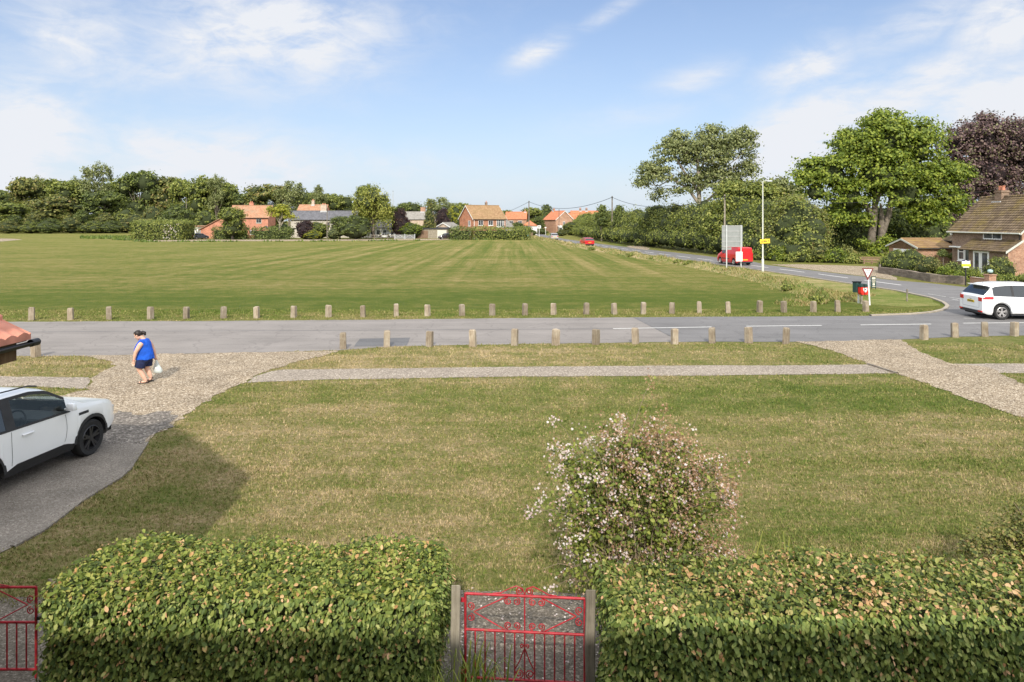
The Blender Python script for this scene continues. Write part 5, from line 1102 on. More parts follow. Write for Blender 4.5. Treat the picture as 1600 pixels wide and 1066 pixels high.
v = MB(); x = .235; v.add([(x-.02,ly-.3,1.88),(x+.02,ly-.3,1.88),(x+.02,0,2.82),(x-.02,0,2.82),(x-.02,ly-.3,2.06),(x+.02,ly-.3,2.06),(x+.02,0,3.0),(x-.02,0,3.0)], [(0,1,2,3),(4,7,6,5),(0,4,5,1),(2,6,7,3),(1,5,6,2),(0,3,7,4)]); v.build('lean_to_bargeboard', 'cream_metal', RH)
p1 = Vector((-L0, ly, 0)); Xl = 39.2
for a, b_ in ((1521.5, 1532.5), (1533, 1546)): window(RH, p1, FX, FN, u_at(a, Xl), u_at(b_, Xl)-u_at(a, Xl), .06, 1.98, mull=0, fw=.16, name='french_door')
window(RH, p0+Vector((0,-.35,0)), FX, FN, u_at(1508.5, 39.95), u_at(1520.5, 39.95)-u_at(1508.5, 39.95)+.2, .35, 2.1, mull=0, fw=.05)
b = MB(); b.b2(-L0+.1, -4.6, -.36, -.003, 2.1, 2.2); b.build('canopy_board', 'white_paint', RH)
MB().lathe([(0,0),(.09,0),(.12,.1),(.09,.22),(0,.24)], 10, (-L0+.1, -.15, 3.2)).build('alarm_box', 'white_paint', RH, 40)
# garage with brown hipped look
GA = house('brick_garage', 'low brick garage with mossy brown roof by the brown house', 'garage', (38.1+1.75, 64), 0, 3.5, 5.0, 1.92, 2.62, 'brick_orange', 'roof_garage', .22, verge=False, gutter=True)
for o in list(GA.children):
    if o.name.startswith('roof') or o.name.startswith('wall'): bpy.data.objects.remove(o) if False else None
# (ridge runs along x: the gable with the door faces the road)
b = MB(); b.b2(-1.80, -1.755, .9, 4.1, .02, 1.75); b.build('garage_door', 'white_paint', GA)
b = MB(); b.add([(-1.77,.1,1.80),(-1.77,4.9,1.80),(-1.77,2.5,2.5),(-1.80,.1,1.80),(-1.80,4.9,1.80),(-1.80,2.5,2.5)], [(0,1,2),(3,5,4),(0,3,4,1),(1,4,5,2),(2,5,3,0)]); b.build('gable_boarding', 'brown_timber', GA)
b = MB()
for s in (-1, 1):
    ya = 2.5-s*2.74; b.add([(-2.0,ya,1.84),(-1.96,ya,1.84),(-1.96,2.5,2.62),(-2.0,2.5,2.62),(-2.0,ya,2.0),(-1.96,ya,2.0),(-1.96,2.5,2.78),(-2.0,2.5,2.78)], [(0,1,2,3),(4,7,6,5),(0,4,5,1),(2,6,7,3),(1,5,6,2),(0,3,7,4)])
b.build('bargeboard', 'cream_metal', GA)
house('store', 'dark boarded outhouse gable between garage and brown house', 'outhouse', (42.0, 65.2), HR(-90), 2.5, 4, 2.6, 3.5, 'brown_timber', 'roof_brown', .2, wins=[])

# garden wall, pillar, plants
wl = PX((1375,427),(1415,433),(1459,441),(1500,444.3),(1518,446)); pts = resample(wl, .6)
b = MB(); vs = []
for i, p in enumerate(pts):
    t = (pts[min(i+1, len(pts)-1)]-pts[max(i-1, 0)]).normalized(); n_ = Vector((-t.y, t.x))*.17; hh = .56+random.uniform(-.025, .03)
    for s, z in ((-1, -.02), (1, -.02), (1, hh), (-1, hh)): vs.append((p.x+n_.x*s, p.y+n_.y*s, z))
fs = [(i*4+j, i*4+(j+1) % 4, (i+1)*4+(j+1) % 4, (i+1)*4+j) for i in range(len(pts)-1) for j in range(4)]+[(0,1,2,3), tuple((len(pts)-1)*4+j for j in (3,2,1,0))]
o = b.add(vs, fs).build('stone_wall', 'garden_stone'); tag(o, 'low rubble stone garden wall beside the main road', 'wall')
c0, c1 = G(1518.5,446), G(1541,449); d = (c1-c0); b = MB(); b.box(((c0+c1)/2+Vector((0,0,.27))), (d.length, .23, .56), atan2(d.y, d.x)); b.box(((c0+c1)/2+Vector((0,0,.575))), (d.length, .29, .05), atan2(d.y, d.x)); o = b.build('brick_wall', 'brick_orange'); tag(o, 'short orange brick wall joining the rubble wall to the pillar', 'wall')
c = G(1541.5, 450); b = MB(); b.box(c+Vector((.25,0,.42)), (.48,.48,.85)); b.box(c+Vector((.25,0,.88)), (.58,.58,.07)); o = b.build('brick_pillar', 'brick_orange', None, None, .01); tag(o, 'orange brick gate pillar with a lamp on top', 'pillar')
lp = empty('pillar_lamp', c+Vector((.25,0,.915)), 0, 'round pale glass lamp on the brick gate pillar', 'lamp')
MB().lathe([(0,0),(.11,0),(.12,.03),(.05,.06),(.05,.08)], 12).build('lamp_base', 'black_metal', lp, 40); MB().lathe([(.05,.08),(.15,.12),(.17,.2),(.14,.29),(.06,.32),(0,.33)], 12).build('lamp_globe', 'teal_glass', lp, 60)
for (px, py, r, Y, mt, lb, nm) in [(1400,405,15,59,'leaf_bush','left half of the broad garden hedge bush behind the rubble wall','hedge_bush'),(1425,407,19,57.5,'leaf_mid','middle of the broad garden hedge bush behind the rubble wall','hedge_bush'),(1452,413,14,55,'leaf_olive','right shoulder of the broad hedge bush near the garage wall','hedge_bush'),
        (1387,410,11,60,'leaf_mid','small outer lobe of the hedge bush nearest the layby','hedge_bush'),(1488,418,10,53,'leaf_mid','dark low shrub below the brown house window','shrub'),(1505,421,8,52,'leaf_dark','small dark shrub beside the estate agent board','shrub'),(1475,424,8,52.5,'leaf_bright','light green low plant behind the rubble wall','shrub'),
        (1500,430,7,50,'leaf_bright','low yellow green plant behind the board post','shrub'),(1522,428,8,50,'leaf_bush','leafy plant left of the brick pillar','shrub'),(1562,418,18,51,'leaf_mid','round clipped bush in front of the house end wall','bush'),
        (1488,400,4,63.2,'leaf_dark','slim standard shrub on the garage side wall','shrub'),(1474,396,5,63.0,'leaf_dark','dark climbing shrub against the orange garage wall','shrub'),(1560,435,6,50,'leaf_bush','low green edging plant right of the pillar','shrub'),(1580,436,7,50,'leaf_bush','low plant at the house corner by the tarmac drive','shrub'),(1600,436,7,50,'leaf_mid','low plant at the right edge beside the tarmac drive','shrub')]:
    cc_ = Q(px, py, Y); R = r*Y/F; tree(nm, lb, 'shrub', [(Vector((cc_.x, Y, max(R*.8, cc_.z))), (R, R*.9, R)), (Vector((cc_.x+R*.6, Y, max(R*.55, cc_.z-R*.4))), (R*.75,)*3), (Vector((cc_.x-R*.6, Y, max(R*.55, cc_.z-R*.4))), (R*.75,)*3)], Vector((cc_.x, Y, 0)), mt, .09+.03*min(R, 1), int(120*max(.5, R)), 24, .25, (.05, max(.3, cc_.z-R*.5)) if r < 6 else None, core=.82)
# low fence beyond the layby
b = MB(); a, c = G(1338,412), G(1375,413.5); fe = empty('wooden_fence', a, 0, 'low red brown wooden fence behind the gravel layby', 'fence'); d = c-a
for k in range(4): p = d*(k/3); MB().box((p.x, p.y, .36), (.1, .1, .74)).build('fence_post', 'fence_wood', fe)
for z in (.25, .48, .66): MB().box((d.x/2, d.y/2-.06, z), (d.length, .03, .13), atan2(d.y, d.x)).build('rail', 'fence_wood', fe)
c = G(1375, 426); b = MB(); b.box(c+Vector((0,0,.35)), (.12,.12,.72)); o = b.build('fence_post', 'pole_wood'); o.name = 'marker_post'; tag(o, 'short dark post where the rubble wall starts', 'post')

# ---- neighbour porch roof corner at the left edge
PR = empty('tiled_porch', (-4.60, 6.5, 0), 0, 'corner of a tiled porch roof with black gutter at the left edge', 'porch roof')
ezp = 3.36; sl = .62; depth = 2.2; y1, y0_ = 0.0, -3.9
b = MB(); rows = 9; colw = .155
for r in range(rows):
    xa = -(r*.27); xb = -((r+1)*.27+.04); za, zb_ = ezp+(-xa)*sl, ezp+(-xb)*sl; vs = []; ncol = int((y1-y0_)/colw*8)
    for i in range(ncol+1):
        y = y0_+(y1-y0_)*i/ncol; ph = (i/8) % 1; pr = .028*(1-abs(ph*2-1))**.7+.006; vs += [(xa+.02, y, za+.055+pr), (xb, y, zb_+.02+pr), (xa+.02, y, za+.012)]
    b.add(vs, [(i*3, (i+1)*3, (i+1)*3+1, i*3+1) for i in range(ncol)]+[(i*3+2, (i+1)*3+2, (i+1)*3, i*3) for i in range(ncol)]+[tuple([ncol*3, ncol*3+1, ncol*3+2])])
b.build('roof', 'pantile', PR, 50)
b = MB(); b.add([(0,y0_,ezp),(0,y1-.03,ezp),(-2.4,y1-.03,ezp+2.4*sl),(-2.4,y0_,ezp+2.4*sl),(0,y0_,ezp+.03),(0,y1-.03,ezp+.03),(-2.4,y1-.03,ezp+2.4*sl+.03),(-2.4,y0_,ezp+2.4*sl+.03)], [(0,1,2,3),(4,7,6,5),(0,4,5,1),(1,5,6,2),(2,6,7,3)]); b.build('roof_deck', 'brown_timber', PR)
b = MB(); b.b2(-.10, -.045, y0_, y1-.10, ezp-.17, ezp-.002); b.b2(-2.3, -.10, y1-.16, y1-.11, ezp-.17, ezp-.002); b.build('fascia', 'brown_timber', PR)
gp = [(0.036+.034*cos(a), 0, ezp-.015+.034*sin(a)) for a in np.linspace(pi, 2*pi, 9)]
b = MB(); vs = [(x, y, z) for y in (y0_, y1+.06) for (x, _, z) in gp]+[(x*1.0+(.008 if x > .055 else -.008)*0, y, z+.006) for y in (y0_, y1+.06) for (x, _, z) in gp]
b.add(vs, [(i, i+1, 9+i+1, 9+i) for i in range(8)]+[(18+i, 27+i, 27+i+1, 18+i+1) for i in range(8)]+[tuple(range(9, 18))]); b.tube([(.07,y0_,ezp-.014),(.07,y1+.06,ezp-.014)], .007, 6)
b.build('gutter', 'black_metal', PR, 50)
b = MB(); b.lathe([(0,y1+.065),(.036,y1+.065),(.036,y1-.03)], 12, (.036,0,ezp-.022), 'Y'); b.build('gutter_end', 'black_metal', PR, 40)
b = MB(); b.b2(-2.4, -1.2, y0_, y1-.5, 0, ezp-.01); b.build('wall', 'brick_red', PR)
# the terrace the photograph is taken from, and the neighbour's gable, both behind the camera: they shade the garden; unseen terrace wall made pale to bounce light
house('terraced_house', 'pale rendered terrace behind the hedge gardens, seen from its upper window', 'house', (3.2, -.35), HR(180), 15.6, 8.6, 5.35, 8.0, 'white_render', 'roof_terracotta', .0, verge=False, gutter=False).location = (3.2, -.35, 0)
nb = house('neighbour_house', 'gabled neighbouring brick house left of the terrace', 'house', (-12.4, 0.4), HR(90), 7.2, 6.2, 5.7, 8.0, 'brick_red', 'roof_terracotta', .15, verge=False, gutter=False)
nb.location = (-4.9, .4, 0)

# ================================================================ VEHICLES
def lerp1(x, pts):
    return float(np.interp(x, [p[0] for p in pts], [p[1] for p in pts]))
def car(name, label, cat, L, W, wb, wr, front_oh, top, belt, ws, rw, side, roofx, paintm, rimm='alloy', clad=None, clear=None, detail=1, group=None, zb=.22, inset=.27, spokes=5, rear=None, van=False, taper=.10):
    """x forward from the rear (0) to the front (L); y left"""
    root = empty(name, (0, 0, 0), 0, label, cat, group)
    xf = L-front_oh; xr = xf-wb; ra = wr+.055
    xs_ = set(np.round(np.arange(0, L+.001, .1), 3)) | {0, .015, .05, L-.015, L-.05, L}
    for xw in (xf, xr):
        for a in np.linspace(-1, 1, 13): xs_.add(round(xw+ra*sin(a*pi/2), 3))
    for a, b_ in [ws, rw]+list(side): xs_ |= {round(a, 3), round(b_, 3)}
    xs_ = sorted(x for x in xs_ if 0 <= x <= L); secs = []
    tk = lambda x: sum(lerp1(min(L, max(0, x+d)), top) for d in (-.04, 0, .04))/3
    def plan(x):
        e = 0
        if x > L-.75: e = ((x-(L-.75))/.75)**2.4*taper*1.9
        if x < .45: e = ((.45-x)/.45)**2.2*taper*.75
        return W/2*(1-e)
    def section(x):
        hw = plan(x); zt = tk(x); zbt = min(lerp1(x, belt), zt-.035); z0 = zb+(.10*((x-(L-.5))/.5)**2 if x > L-.5 else 0)+(.12*((.4-x)/.4)**2 if x < .4 else 0); k = .12
        for xw in (xf, xr):
            if abs(x-xw) < ra: z0 = max(z0, wr+sqrt(max(0, ra*ra-(x-xw)**2))); k = .055
        z1 = z0+k
        if clad and abs(x-(xf+xr)/2) < wb/2-ra-.02:
            f_ = 1-min(1, abs(x-((xf+xr)/2-.0))/(wb/2-ra)); z1 = max(z1, clad[0]+clad[1]*min(1, f_*3))
        z2 = max(.56, z1+.03); z2 = min(z2, zbt-.03) if zbt-.03 > z1+.01 else z1+.012
        zbt = max(zbt, z2+.02); hh = max(0, zt-zbt); y4 = hw*.955-max(0, hh-.04)*inset; cab = min(1, hh/.35)
        z4 = zt-.045*max(.35, cab); rows = [(hw*.90, z0), (hw*.985, z1), (hw, z2), (hw*.975, zbt)]
        g0, g1 = .035*cab, .055*cab
        def at(z): t = (z-zbt)/max(1e-4, z4-zbt); return (hw*.975+(y4-hw*.975)*t, z)
        rows += [at(zbt+min(g0, (z4-zbt)*.3)), at(z4-min(g1, (z4-zbt)*.3)), (y4, z4), (y4*.78, zt-.012), (y4*.4, zt-.002), (0, zt)]
        return rows
    S_ = [section(x) for x in xs_]; nr = len(S_[0])
    groups = {}
    def put(key, q): groups.setdefault(key, []).append(q)
    for i in range(len(xs_)-1):
        xm = (xs_[i]+xs_[i+1])/2
        for r in range(nr-1):
            key = 'body'
            if r == 0 and clad: key = 'cladding'
            if r == 4:
                for k, (a, b_) in enumerate(side):
                    if a < xm < b_ and S_[i][5][1]-S_[i][4][1] > .03: key = ('front_glass' if (clear is not None and k in clear) else 'side_window')+str(k)
            if clear is not None and r in (3, 5) and any(a-.05 < xm < b_+.05 for a, b_ in side) and S_[i][5][1]-S_[i][4][1] > .01: key = 'window_frame'
            if r >= 6 and ws[0] < xm < ws[1]: key = 'windscreen'
            if r >= 6 and rw[0] < xm < rw[1]: key = 'rear_window'
            put(key, (i, r))
    mats_ = {'body': paintm, 'window_frame': 'black_trim', 'cladding': 'black_trim', 'side_window': 'dark_glass', 'front_glass': 'clear_glass', 'windscreen': 'dark_glass' if clear is None else 'clear_glass', 'rear_window': 'dark_glass'}
    todo = []
    for key, qs in groups.items():
        if key[:-1] in ('side_window', 'front_glass'): todo += [(key[:-1], qs, (1,)), (key[:-1], qs, (-1,))]
        else: todo.append((key, qs, (1, -1)))
    for key, qs, sides in todo:
        b = MB(); idx = {}
        def vid(i, r, s):
            k = (i, r, s if r < nr-1 else 1)
            if k not in idx: idx[k] = len(b.v); b.v.append((xs_[i], s*S_[i][r][0], S_[i][r][1]))
            return idx[k]
        for (i, r) in qs:
            for s in sides: b.f.append((vid(i, r, s), vid(i+1, r, s), vid(i+1, r+1, s), vid(i, r+1, s))); b.m.append(0)
        if key == 'body':
            for i in (0, len(xs_)-1):
                r0 = 1 if clad else 0
                b.f.append(tuple([vid(i, r, 1) for r in range(r0, nr)]+[vid(i, r, -1) for r in range(nr-2, r0-1, -1)])); b.m.append(0)
        b.build({'front_glass': 'front_side_window'}.get(key, key), mats_[key], root, 38)
    b = MB(); hw = W/2-.27; zc = .62 if clear is not None else .80
    b.b2(.12, L-.14, -hw, hw, zb-.03, zc); b.b2(.1, xr-ra-.02, -W/2+.12, W/2-.12, zb+.06, .5); b.b2(xf+ra+.02, L-.1, -W/2+.16, W/2-.16, zb+.04, .5); b.b2(xr+ra, xf-ra, -W/2+.10, W/2-.10, zb+.0, .45); b.build('underbody', 'underbody_black', root)  # black undertray box between the wheels
    for s in (1, -1):                                   # wheels
        for xw in (xr, xf):
            w = MB(); w.lathe([(wr*.66,-.10),(wr*.90,-.115),(wr*.985,-.085),(wr,-.05),(wr,.05),(wr*.985,.085),(wr*.90,.115),(wr*.66,.10)], 28, (0,0,0), 'Y'); wo = w.build('wheel', 'tyre', root, 50); wo.location = (xw, s*(W/2-.135), wr)
            r_ = MB(); q = s*.105; r_.lathe([(wr*.67, q*.98), (wr*.63, q*1.05), (wr*.60, q*.55), (wr*.56, q*.2)], 28, (0,0,0), 'Y')
            r_.lathe([(0, q*.95), (wr*.13, q*.93), (wr*.16, q*.6)], 12, (0,0,0), 'Y')
            for k in range(spokes):
                a = 2*pi*k/spokes+.3
                for da in (-.13, .13):
                    c0, s0, c1, s1 = cos(a+da), sin(a+da), cos(a+da*1.3), sin(a+da*1.3); n_ = Vector((-s0, 0, c0))*wr*.055; A1 = Vector((c0*wr*.1, q*.9, s0*wr*.1)); B1 = Vector((c1*wr*.63, q*.98, s1*wr*.63)); dn = Vector((0, -q*.35, 0))
                    r_.add([A1-n_, A1+n_, B1+n_, B1-n_, A1-n_+dn, A1+n_+dn, B1+n_+dn, B1-n_+dn], [(0,1,2,3),(0,4,5,1),(2,6,7,3),(1,5,6,2),(0,3,7,4)])
            r_.build('rim', rimm, wo, 40); d_ = MB(); d_.lathe([(0, q*.1), (wr*.62, q*.1)], 20, (0,0,0), 'Y'); d_.build('brake_disc', 'black_trim', wo)
    def ysurf(x, z):
        R = section(x); pts = sorted([(zz, yy) for yy, zz in R[:7]]); return float(np.interp(z, [p[0] for p in pts], [p[1] for p in pts]))
    def strip(mb, s, pts, w, off=.004, vert=False, th=0):
        """thin ribbon that follows the body side; pts (x,z)"""
        V = []
        for (x, z) in pts:
            for d in (-w/2, w/2):
                xx, zz = (x+d, z) if vert else (x, z+d); V.append((xx, s*(ysurf(min(L-.01, max(.01, xx)), zz)+off), zz))
        mb.add(V, [(2*i, 2*i+1, 2*i+3, 2*i+2) for i in range(len(pts)-1)])
    root['_L'] = L
    def rear_box(name, m, y0, y1, z0, z1, d=.03, xo=0, par=None):
        b = MB(); b.b2(-d-xo, .05, y0, y1, z0, z1); return b.build(name, m, par or root, None, .006)
    if detail >= 1:
        zt = lerp1(.03, belt); hwr = plan(0)
        for s in (-1, 1):
            y0, y1 = sorted((s*(hwr-.02), s*(hwr-.30)))
            if van: y0, y1 = sorted((s*(hwr+.004), s*(hwr-.14)))
            rear_box('tail_lamp', 'lamp_red', y0, y1, (zt-.20 if not van else .78), (zt-.02 if not van else 1.25), .012)
            b = MB(); yy = sorted((s*(plan(L-.08)-.05), s*(plan(L-.08)-.42))); b.b2(L-.30, L+.006, yy[0], yy[1], .62, .76); b.build('headlight', 'lamp_clear', root, None, .01)
            b = MB(); xm = ws[0]+.02 if False else ws[1]-.42; zm = lerp1(xm, belt)+.10; b.box((xm, s*(W/2+.085), zm+.02), (.11, .17, .13), 0, 0, .75); b.tube([(xm, s*(W/2-.06), zm-.03), (xm, s*(W/2+.04), zm-.02)], .02, 6); b.build('wing_mirror', paintm, root, 50, .02)
        rear_box('number_plate', 'plate_yellow', -.26, .26, .62 if not van else .52, .73 if not van else .63, .02)
        rear_box('rear_bumper', 'black_trim' if rear is None else rear, -hwr+.06, hwr-.06, .27, .40, .03)
        b = MB(); b.b2(L-.05, L+.012, -.36, .36, .34, .52); b.build('grille', 'black_trim', root)
    fr = dict(root=root, strip=strip, ysurf=ysurf, section=section, xf=xf, xr=xr, L=L, W=W, plan=plan, rear_box=rear_box)
    return root, fr
def place_car(root, fr, heading, contact, which='f', side=-1):
    """put the outer foot of one wheel on a ground point; heading in radians"""
    lx = fr['xf'] if which == 'f' else fr['xr']; ly = side*fr['W']/2*.97; c, s = cos(heading), sin(heading)
    root.rotation_euler = (0, 0, heading); root.location = (contact.x-(lx*c-ly*s), contact.y-(lx*s+ly*c), 0)
HATCH_TOP = [(0,.90),(.04,.98),(.30,1.40),(.55,1.46),(1.2,1.5),(2.1,1.49),(2.55,1.44),(3.25,.99),(3.6,.93),(4.0,.78),(4.12,.60),(4.15,.5)]
HATCH_BELT = [(0,.93),(.5,.97),(2.9,.90),(3.3,.86),(4.15,.5)]
# white crossover on the drive
suv, fs_ = car('parked_car', 'white crossover car with black wheels parked on the drive at the left', 'car', 4.0, 1.78, 2.36, .345, .80,
    [(0,.98),(.03,1.06),(.28,1.47),(.5,1.55),(1.2,1.60),(1.9,1.59),(2.25,1.52),(2.98,1.08),(3.3,1.03),(3.72,.97),(3.93,.86),(3.985,.70),(4.0,.6)],
    [(0,1.02),(.6,1.04),(2.6,.99),(2.98,.98),(3.5,.93),(3.9,.80),(4.0,.55)], (2.27, 2.98), (.06, .30), [(.30,.62),(.72,1.32),(1.46,2.60)], None, 'car_white', 'dark_alloy', (.36, .08), clear=(2,), detail=1, zb=.25, inset=.25)
for s in (-1, 1):
    b = MB(); st = fs_['strip']; st(b, s, [(1.39, z) for z in np.linspace(.44, 1.0, 8)], .008, .003, True); st(b, s, [(2.52+.05*sin((z-.5)*6), z) for z in np.linspace(.48, .97, 8)], .008, .003, True); st(b, s, [(.66, z) for z in np.linspace(.75, 1.0, 5)], .008, .003, True)
    b.build('door_seam', 'black_trim', suv)
    b = MB(); st(b, s, [(1.39, z) for z in (1.03, 1.2, 1.36, 1.5)], .19, .003, True); b.build('window_pillar', 'black_trim', suv); b = MB(); st(b, s, [(.67, z) for z in (1.06, 1.2, 1.36, 1.47)], .10, .003, True); b.build('window_pillar', 'black_trim', suv)
    b = MB(); st(b, s, [(x, lerp1(x, [(0,1.02),(.6,1.04),(2.6,.99)])+.012) for x in np.linspace(.35, 2.66, 14)], .03, .005); b.build('window_trim', 'black_trim', suv)
    b = MB()
    for x0 in (.86, 1.60): b.tube([(x0, s*(fs_['ysurf'](x0, .88)+.01), .885), (x0+.03, s*(fs_['ysurf'](x0, .88)+.03), .89), (x0+.19, s*(fs_['ysurf'](x0, .88)+.03), .89), (x0+.22, s*(fs_['ysurf'](x0, .88)+.01), .885)], .015, 6)
    b.build('door_handle', 'car_white', suv, 50)
    b = MB(); st(b, s, [(x, .885) for x in (2.86, 2.94, 3.02, 3.1)], .05, .004); b.build('side_vent', 'black_trim', suv)
    b = MB(); b.tube([(.45, s*.60, 1.575), (.6, s*.61, 1.60), (1.3, s*.615, 1.635), (2.0, s*.60, 1.61), (2.2, s*.59, 1.56)], .014, 6); b.build('roof_rail', 'black_trim', suv, 50)
    for xw in (fs_['xf'], fs_['xr']):                     # arch trims
        b = MB()
        for a0 in np.linspace(0, pi, 19)[:-1]:
            V = []
            for a in (a0, a0+pi/18):
                for rr, of in ((.395, .012), (.455, .008)):
                    x, z = xw+rr*cos(a), .345+rr*sin(a); V.append((x, s*(fs_['plan'](x)*.985+of), max(z, .27)))
            b.add(V, [(0,1,3,2)])
        b.build('arch_trim', 'black_trim', suv, 60)
b = MB(); b.box((2.15, -.36, .86), (.10, .10, .3)); b.box((1.55, -.36, .62), (.50, .46, .16)); b.box((1.32, -.36, .95), (.14, .44, .62), 0, 0, .8); b.box((1.30, -.36, 1.32), (.10, .24, .18)); b.box((1.55, .36, .62), (.50, .46, .16)); b.box((1.32, .36, .95), (.14, .44, .62), 0, 0, .8); b.box((1.30, .36, 1.32), (.10, .24, .18)); b.b2(2.3, 2.9, -.68, .68, .6, .93); b.b2(.3, 2.4, -.62, .62, .4, .5)
b.build('seats', 'interior', suv, None, .03)
b = MB(); cst = Vector((2.02, -.36, .98)); ring = [(cst.x+.055*sin(a)*1.0, cst.y+.185*cos(a), cst.z+.175*sin(a)) for a in np.linspace(0, 2*pi, 25)]; b.tube(ring, .016, 6, cap=False)
for a in (0, pi, -pi/2): b.tube([cst+Vector((.02,0,0)), (cst.x+.055*sin(a), cst.y+.185*cos(a), cst.z+.175*sin(a))], .016, 5)
b.build('steering_wheel', 'black_trim', suv, 50)
b = MB(); b.box((3.05, 0, 1.075), (.05, 1.2, .02)); b.build('bonnet_edge', 'black_trim', suv)
place_car(suv, fs_, atan2(.99, .125), G(143, 712), 'f', -1)
# white people carrier at the junction
MT = [(0,.98),(.05,1.08),(.42,1.52),(.62,1.60),(1.2,1.65),(2.2,1.65),(2.7,1.60),(3.65,1.10),(3.9,1.04),(4.3,.88),(4.47,.68),(4.5,.5)]
mpv, fm_ = car('people_carrier', 'white people carrier turning at the road junction', 'car', 4.5, 1.88, 2.75, .345, .92, MT, [(0,1.02),(.5,1.04),(2.9,.95),(3.6,.93),(4.5,.5)], (2.72, 3.62), (.08, .41), [(.46,1.28),(1.36,2.25),(2.33,3.2)], None, 'car_white', 'alloy', None, detail=1, rear='black_trim')
st = fm_['strip']
for s in (-1, 1):
    b = MB(); st(b, s, [(1.40, z) for z in np.linspace(.66, 1.0, 5)], .008, .003, True); st(b, s, [(2.29, z) for z in np.linspace(.36, 1.0, 8)], .008, .003, True); st(b, s, [(3.28, z) for z in np.linspace(.36, .92, 8)], .008, .003, True); b.build('door_seam', 'black_trim', mpv)
    b = MB(); st(b, s, [(1.32, z) for z in (1.05, 1.2, 1.4, 1.55)], .10, .003, True); b.build('window_pillar', 'black_trim', mpv); b = MB(); st(b, s, [(2.29, z) for z in (1.02, 1.2, 1.4, 1.55)], .10, .003, True); b.build('window_pillar', 'black_trim', mpv)
    b = MB()
    for x0 in (1.45, 2.4): b.tube([(x0, s*(.94+.0), .93), (x0+.03, s*(.955), .935), (x0+.19, s*.955, .935), (x0+.22, s*.94, .93)], .013, 6)
    b.build('door_handle', 'car_white', mpv, 50)
    b = MB(); st(b, s, [(x, .98+.02*(x)) for x in (.02, .15, .3, .46)], .12, .008); b.build('tail_lamp_side', 'lamp_red', mpv)
    b = MB(); st(b, s, [(x, .26) for x in np.linspace(1.25, 3.1, 8)], .06, .004); b.build('sill_trim', 'black_trim', mpv)
    b = MB(); yy = sorted((s*.60, s*.86)); b.b2(-.035, .0, yy[0], yy[1], .34, .40); b.build('reflector', 'lamp_red', mpv)
b = MB(); b.box((-.022, 0, .885), (.012, .16, .03)); b.build('boot_badge', 'alloy', mpv)
b = MB(); b.b2(-.006, .0, -.62, .62, .515, .53); b.b2(-.006, 0, -.635, -.62, .53, .84); b.b2(-.006, 0, .62, .635, .53, .84); b.build('boot_seam', 'lead', mpv)
pl = [o for o in mpv.children if o.name.startswith('number_plate')][0]; pl.location = (0, 0, .10)
b = MB()
for k in range(7): b.b2(-.0225, -.019, -.20+k*.062, -.165+k*.062, .745, .81)
b.build('plate_characters', 'black_metal', mpv)
b = MB(); b.tube([(.55, 0, 1.58), (.38, 0, 1.82)], .006, 5); b.build('aerial', 'black_trim', mpv)
b = MB(); b.box((.30, 0, 1.53), (.22, 1.2, .03)); b.build('roof_spoiler', 'car_white', mpv, None, .01)
place_car(mpv, fm_, radians(-4), G(1566, 500.3), 'r', -1)
# red van
VT = [(0,1.72),(.04,1.80),(.2,1.84),(1.0,1.86),(2.3,1.84),(2.6,1.78),(3.45,1.20),(3.7,1.12),(4.15,.98),(4.32,.75),(4.36,.5)]
van, fv = car('delivery_van', 'red delivery van driving behind the large road sign', 'van', 4.36, 1.8, 2.70, .33, .88, VT, [(0,1.12),(.5,1.12),(2.6,1.08),(3.4,1.02),(4.36,.5)], (2.65, 3.42), (.001, .002), [(2.35, 3.2)], None, 'car_red', 'alloy', None, van=True, inset=.14, rear='black_trim')
st = fv['strip']
for s in (-1, 1):
    b = MB(); st(b, s, [(x, .62) for x in np.linspace(1.55, 3.05, 9)], .09, .008); b.build('side_moulding', 'black_trim', van)
    b = MB(); st(b, s, [(2.3, z) for z in np.linspace(.4, 1.1, 6)], .01, .003, True); st(b, s, [(1.25, z) for z in np.linspace(.75, 1.6, 6)], .01, .003, True); b.build('door_seam', 'black_trim', van)
b = MB(); b.b2(-.012, 0, .08, .62, 1.22, 1.58); b.b2(-.012, 0, -.62, -.08, 1.22, 1.58); b.build('rear_door_window', 'car_red', van, None, .004)
place_car(van, fv, radians(102), G(1146, 414.6), 'r', 1); 
def simple(name, label, cat, paintm, heading, contact, which='r', side=1, L=4.15, kind='hatch', rear=None):
    k = L/4.15; sc_ = lambda pr, kz=1: [(x*k, z*kz) for x, z in pr]
    kz = {'hatch': 1, 'tall': 1.08, 'low': .93}[kind]
    r, f = car(name, label, cat, L, 1.76, 2.55*k, .32, .82*k, sc_(HATCH_TOP, kz), sc_(HATCH_BELT, kz), (2.58*k, 3.22*k), (.06, .30*k), [(.45*k,1.25*k),(1.33*k,1.95*k),(2.03*k,2.85*k)], None, paintm, 'alloy', None, rear=rear)
    place_car(r, f, heading, contact, which, side); return r
def toward(a, b): a, b = Vector(a[:2]), Vector(b[:2]); return atan2(b.y-a.y, b.x-a.x)
simple('hatchback_car', 'red hatchback driving away along the main road', 'car', 'car_red', toward(G(930,384.5), G(880,376.2))+.05, G(912.5,384.8), 'r', 1, 4.3)
simple('hatchback_car', 'beige silver car driving away furthest up the main road', 'car', 'car_silver', toward(G(872,375.5), G(852,370.5))+.03, G(860.5,375.3), 'r', 1, 4.1, 'tall')
simple('parked_car', 'dark grey car parked before the white garage', 'car', 'car_dark', radians(60), G(300,374.2), 'r', 1, 4.3)
simple('parked_car', 'black car parked beside the dark timber shed', 'car', 'car_black', radians(198), G(691,374.2), 'f', 1, 3.8)
simple('parked_van', 'white estate car parked behind the pale field gates', 'car', 'car_white', radians(-12), G(618,372.4), 'r', -1, 4.9, 'tall')
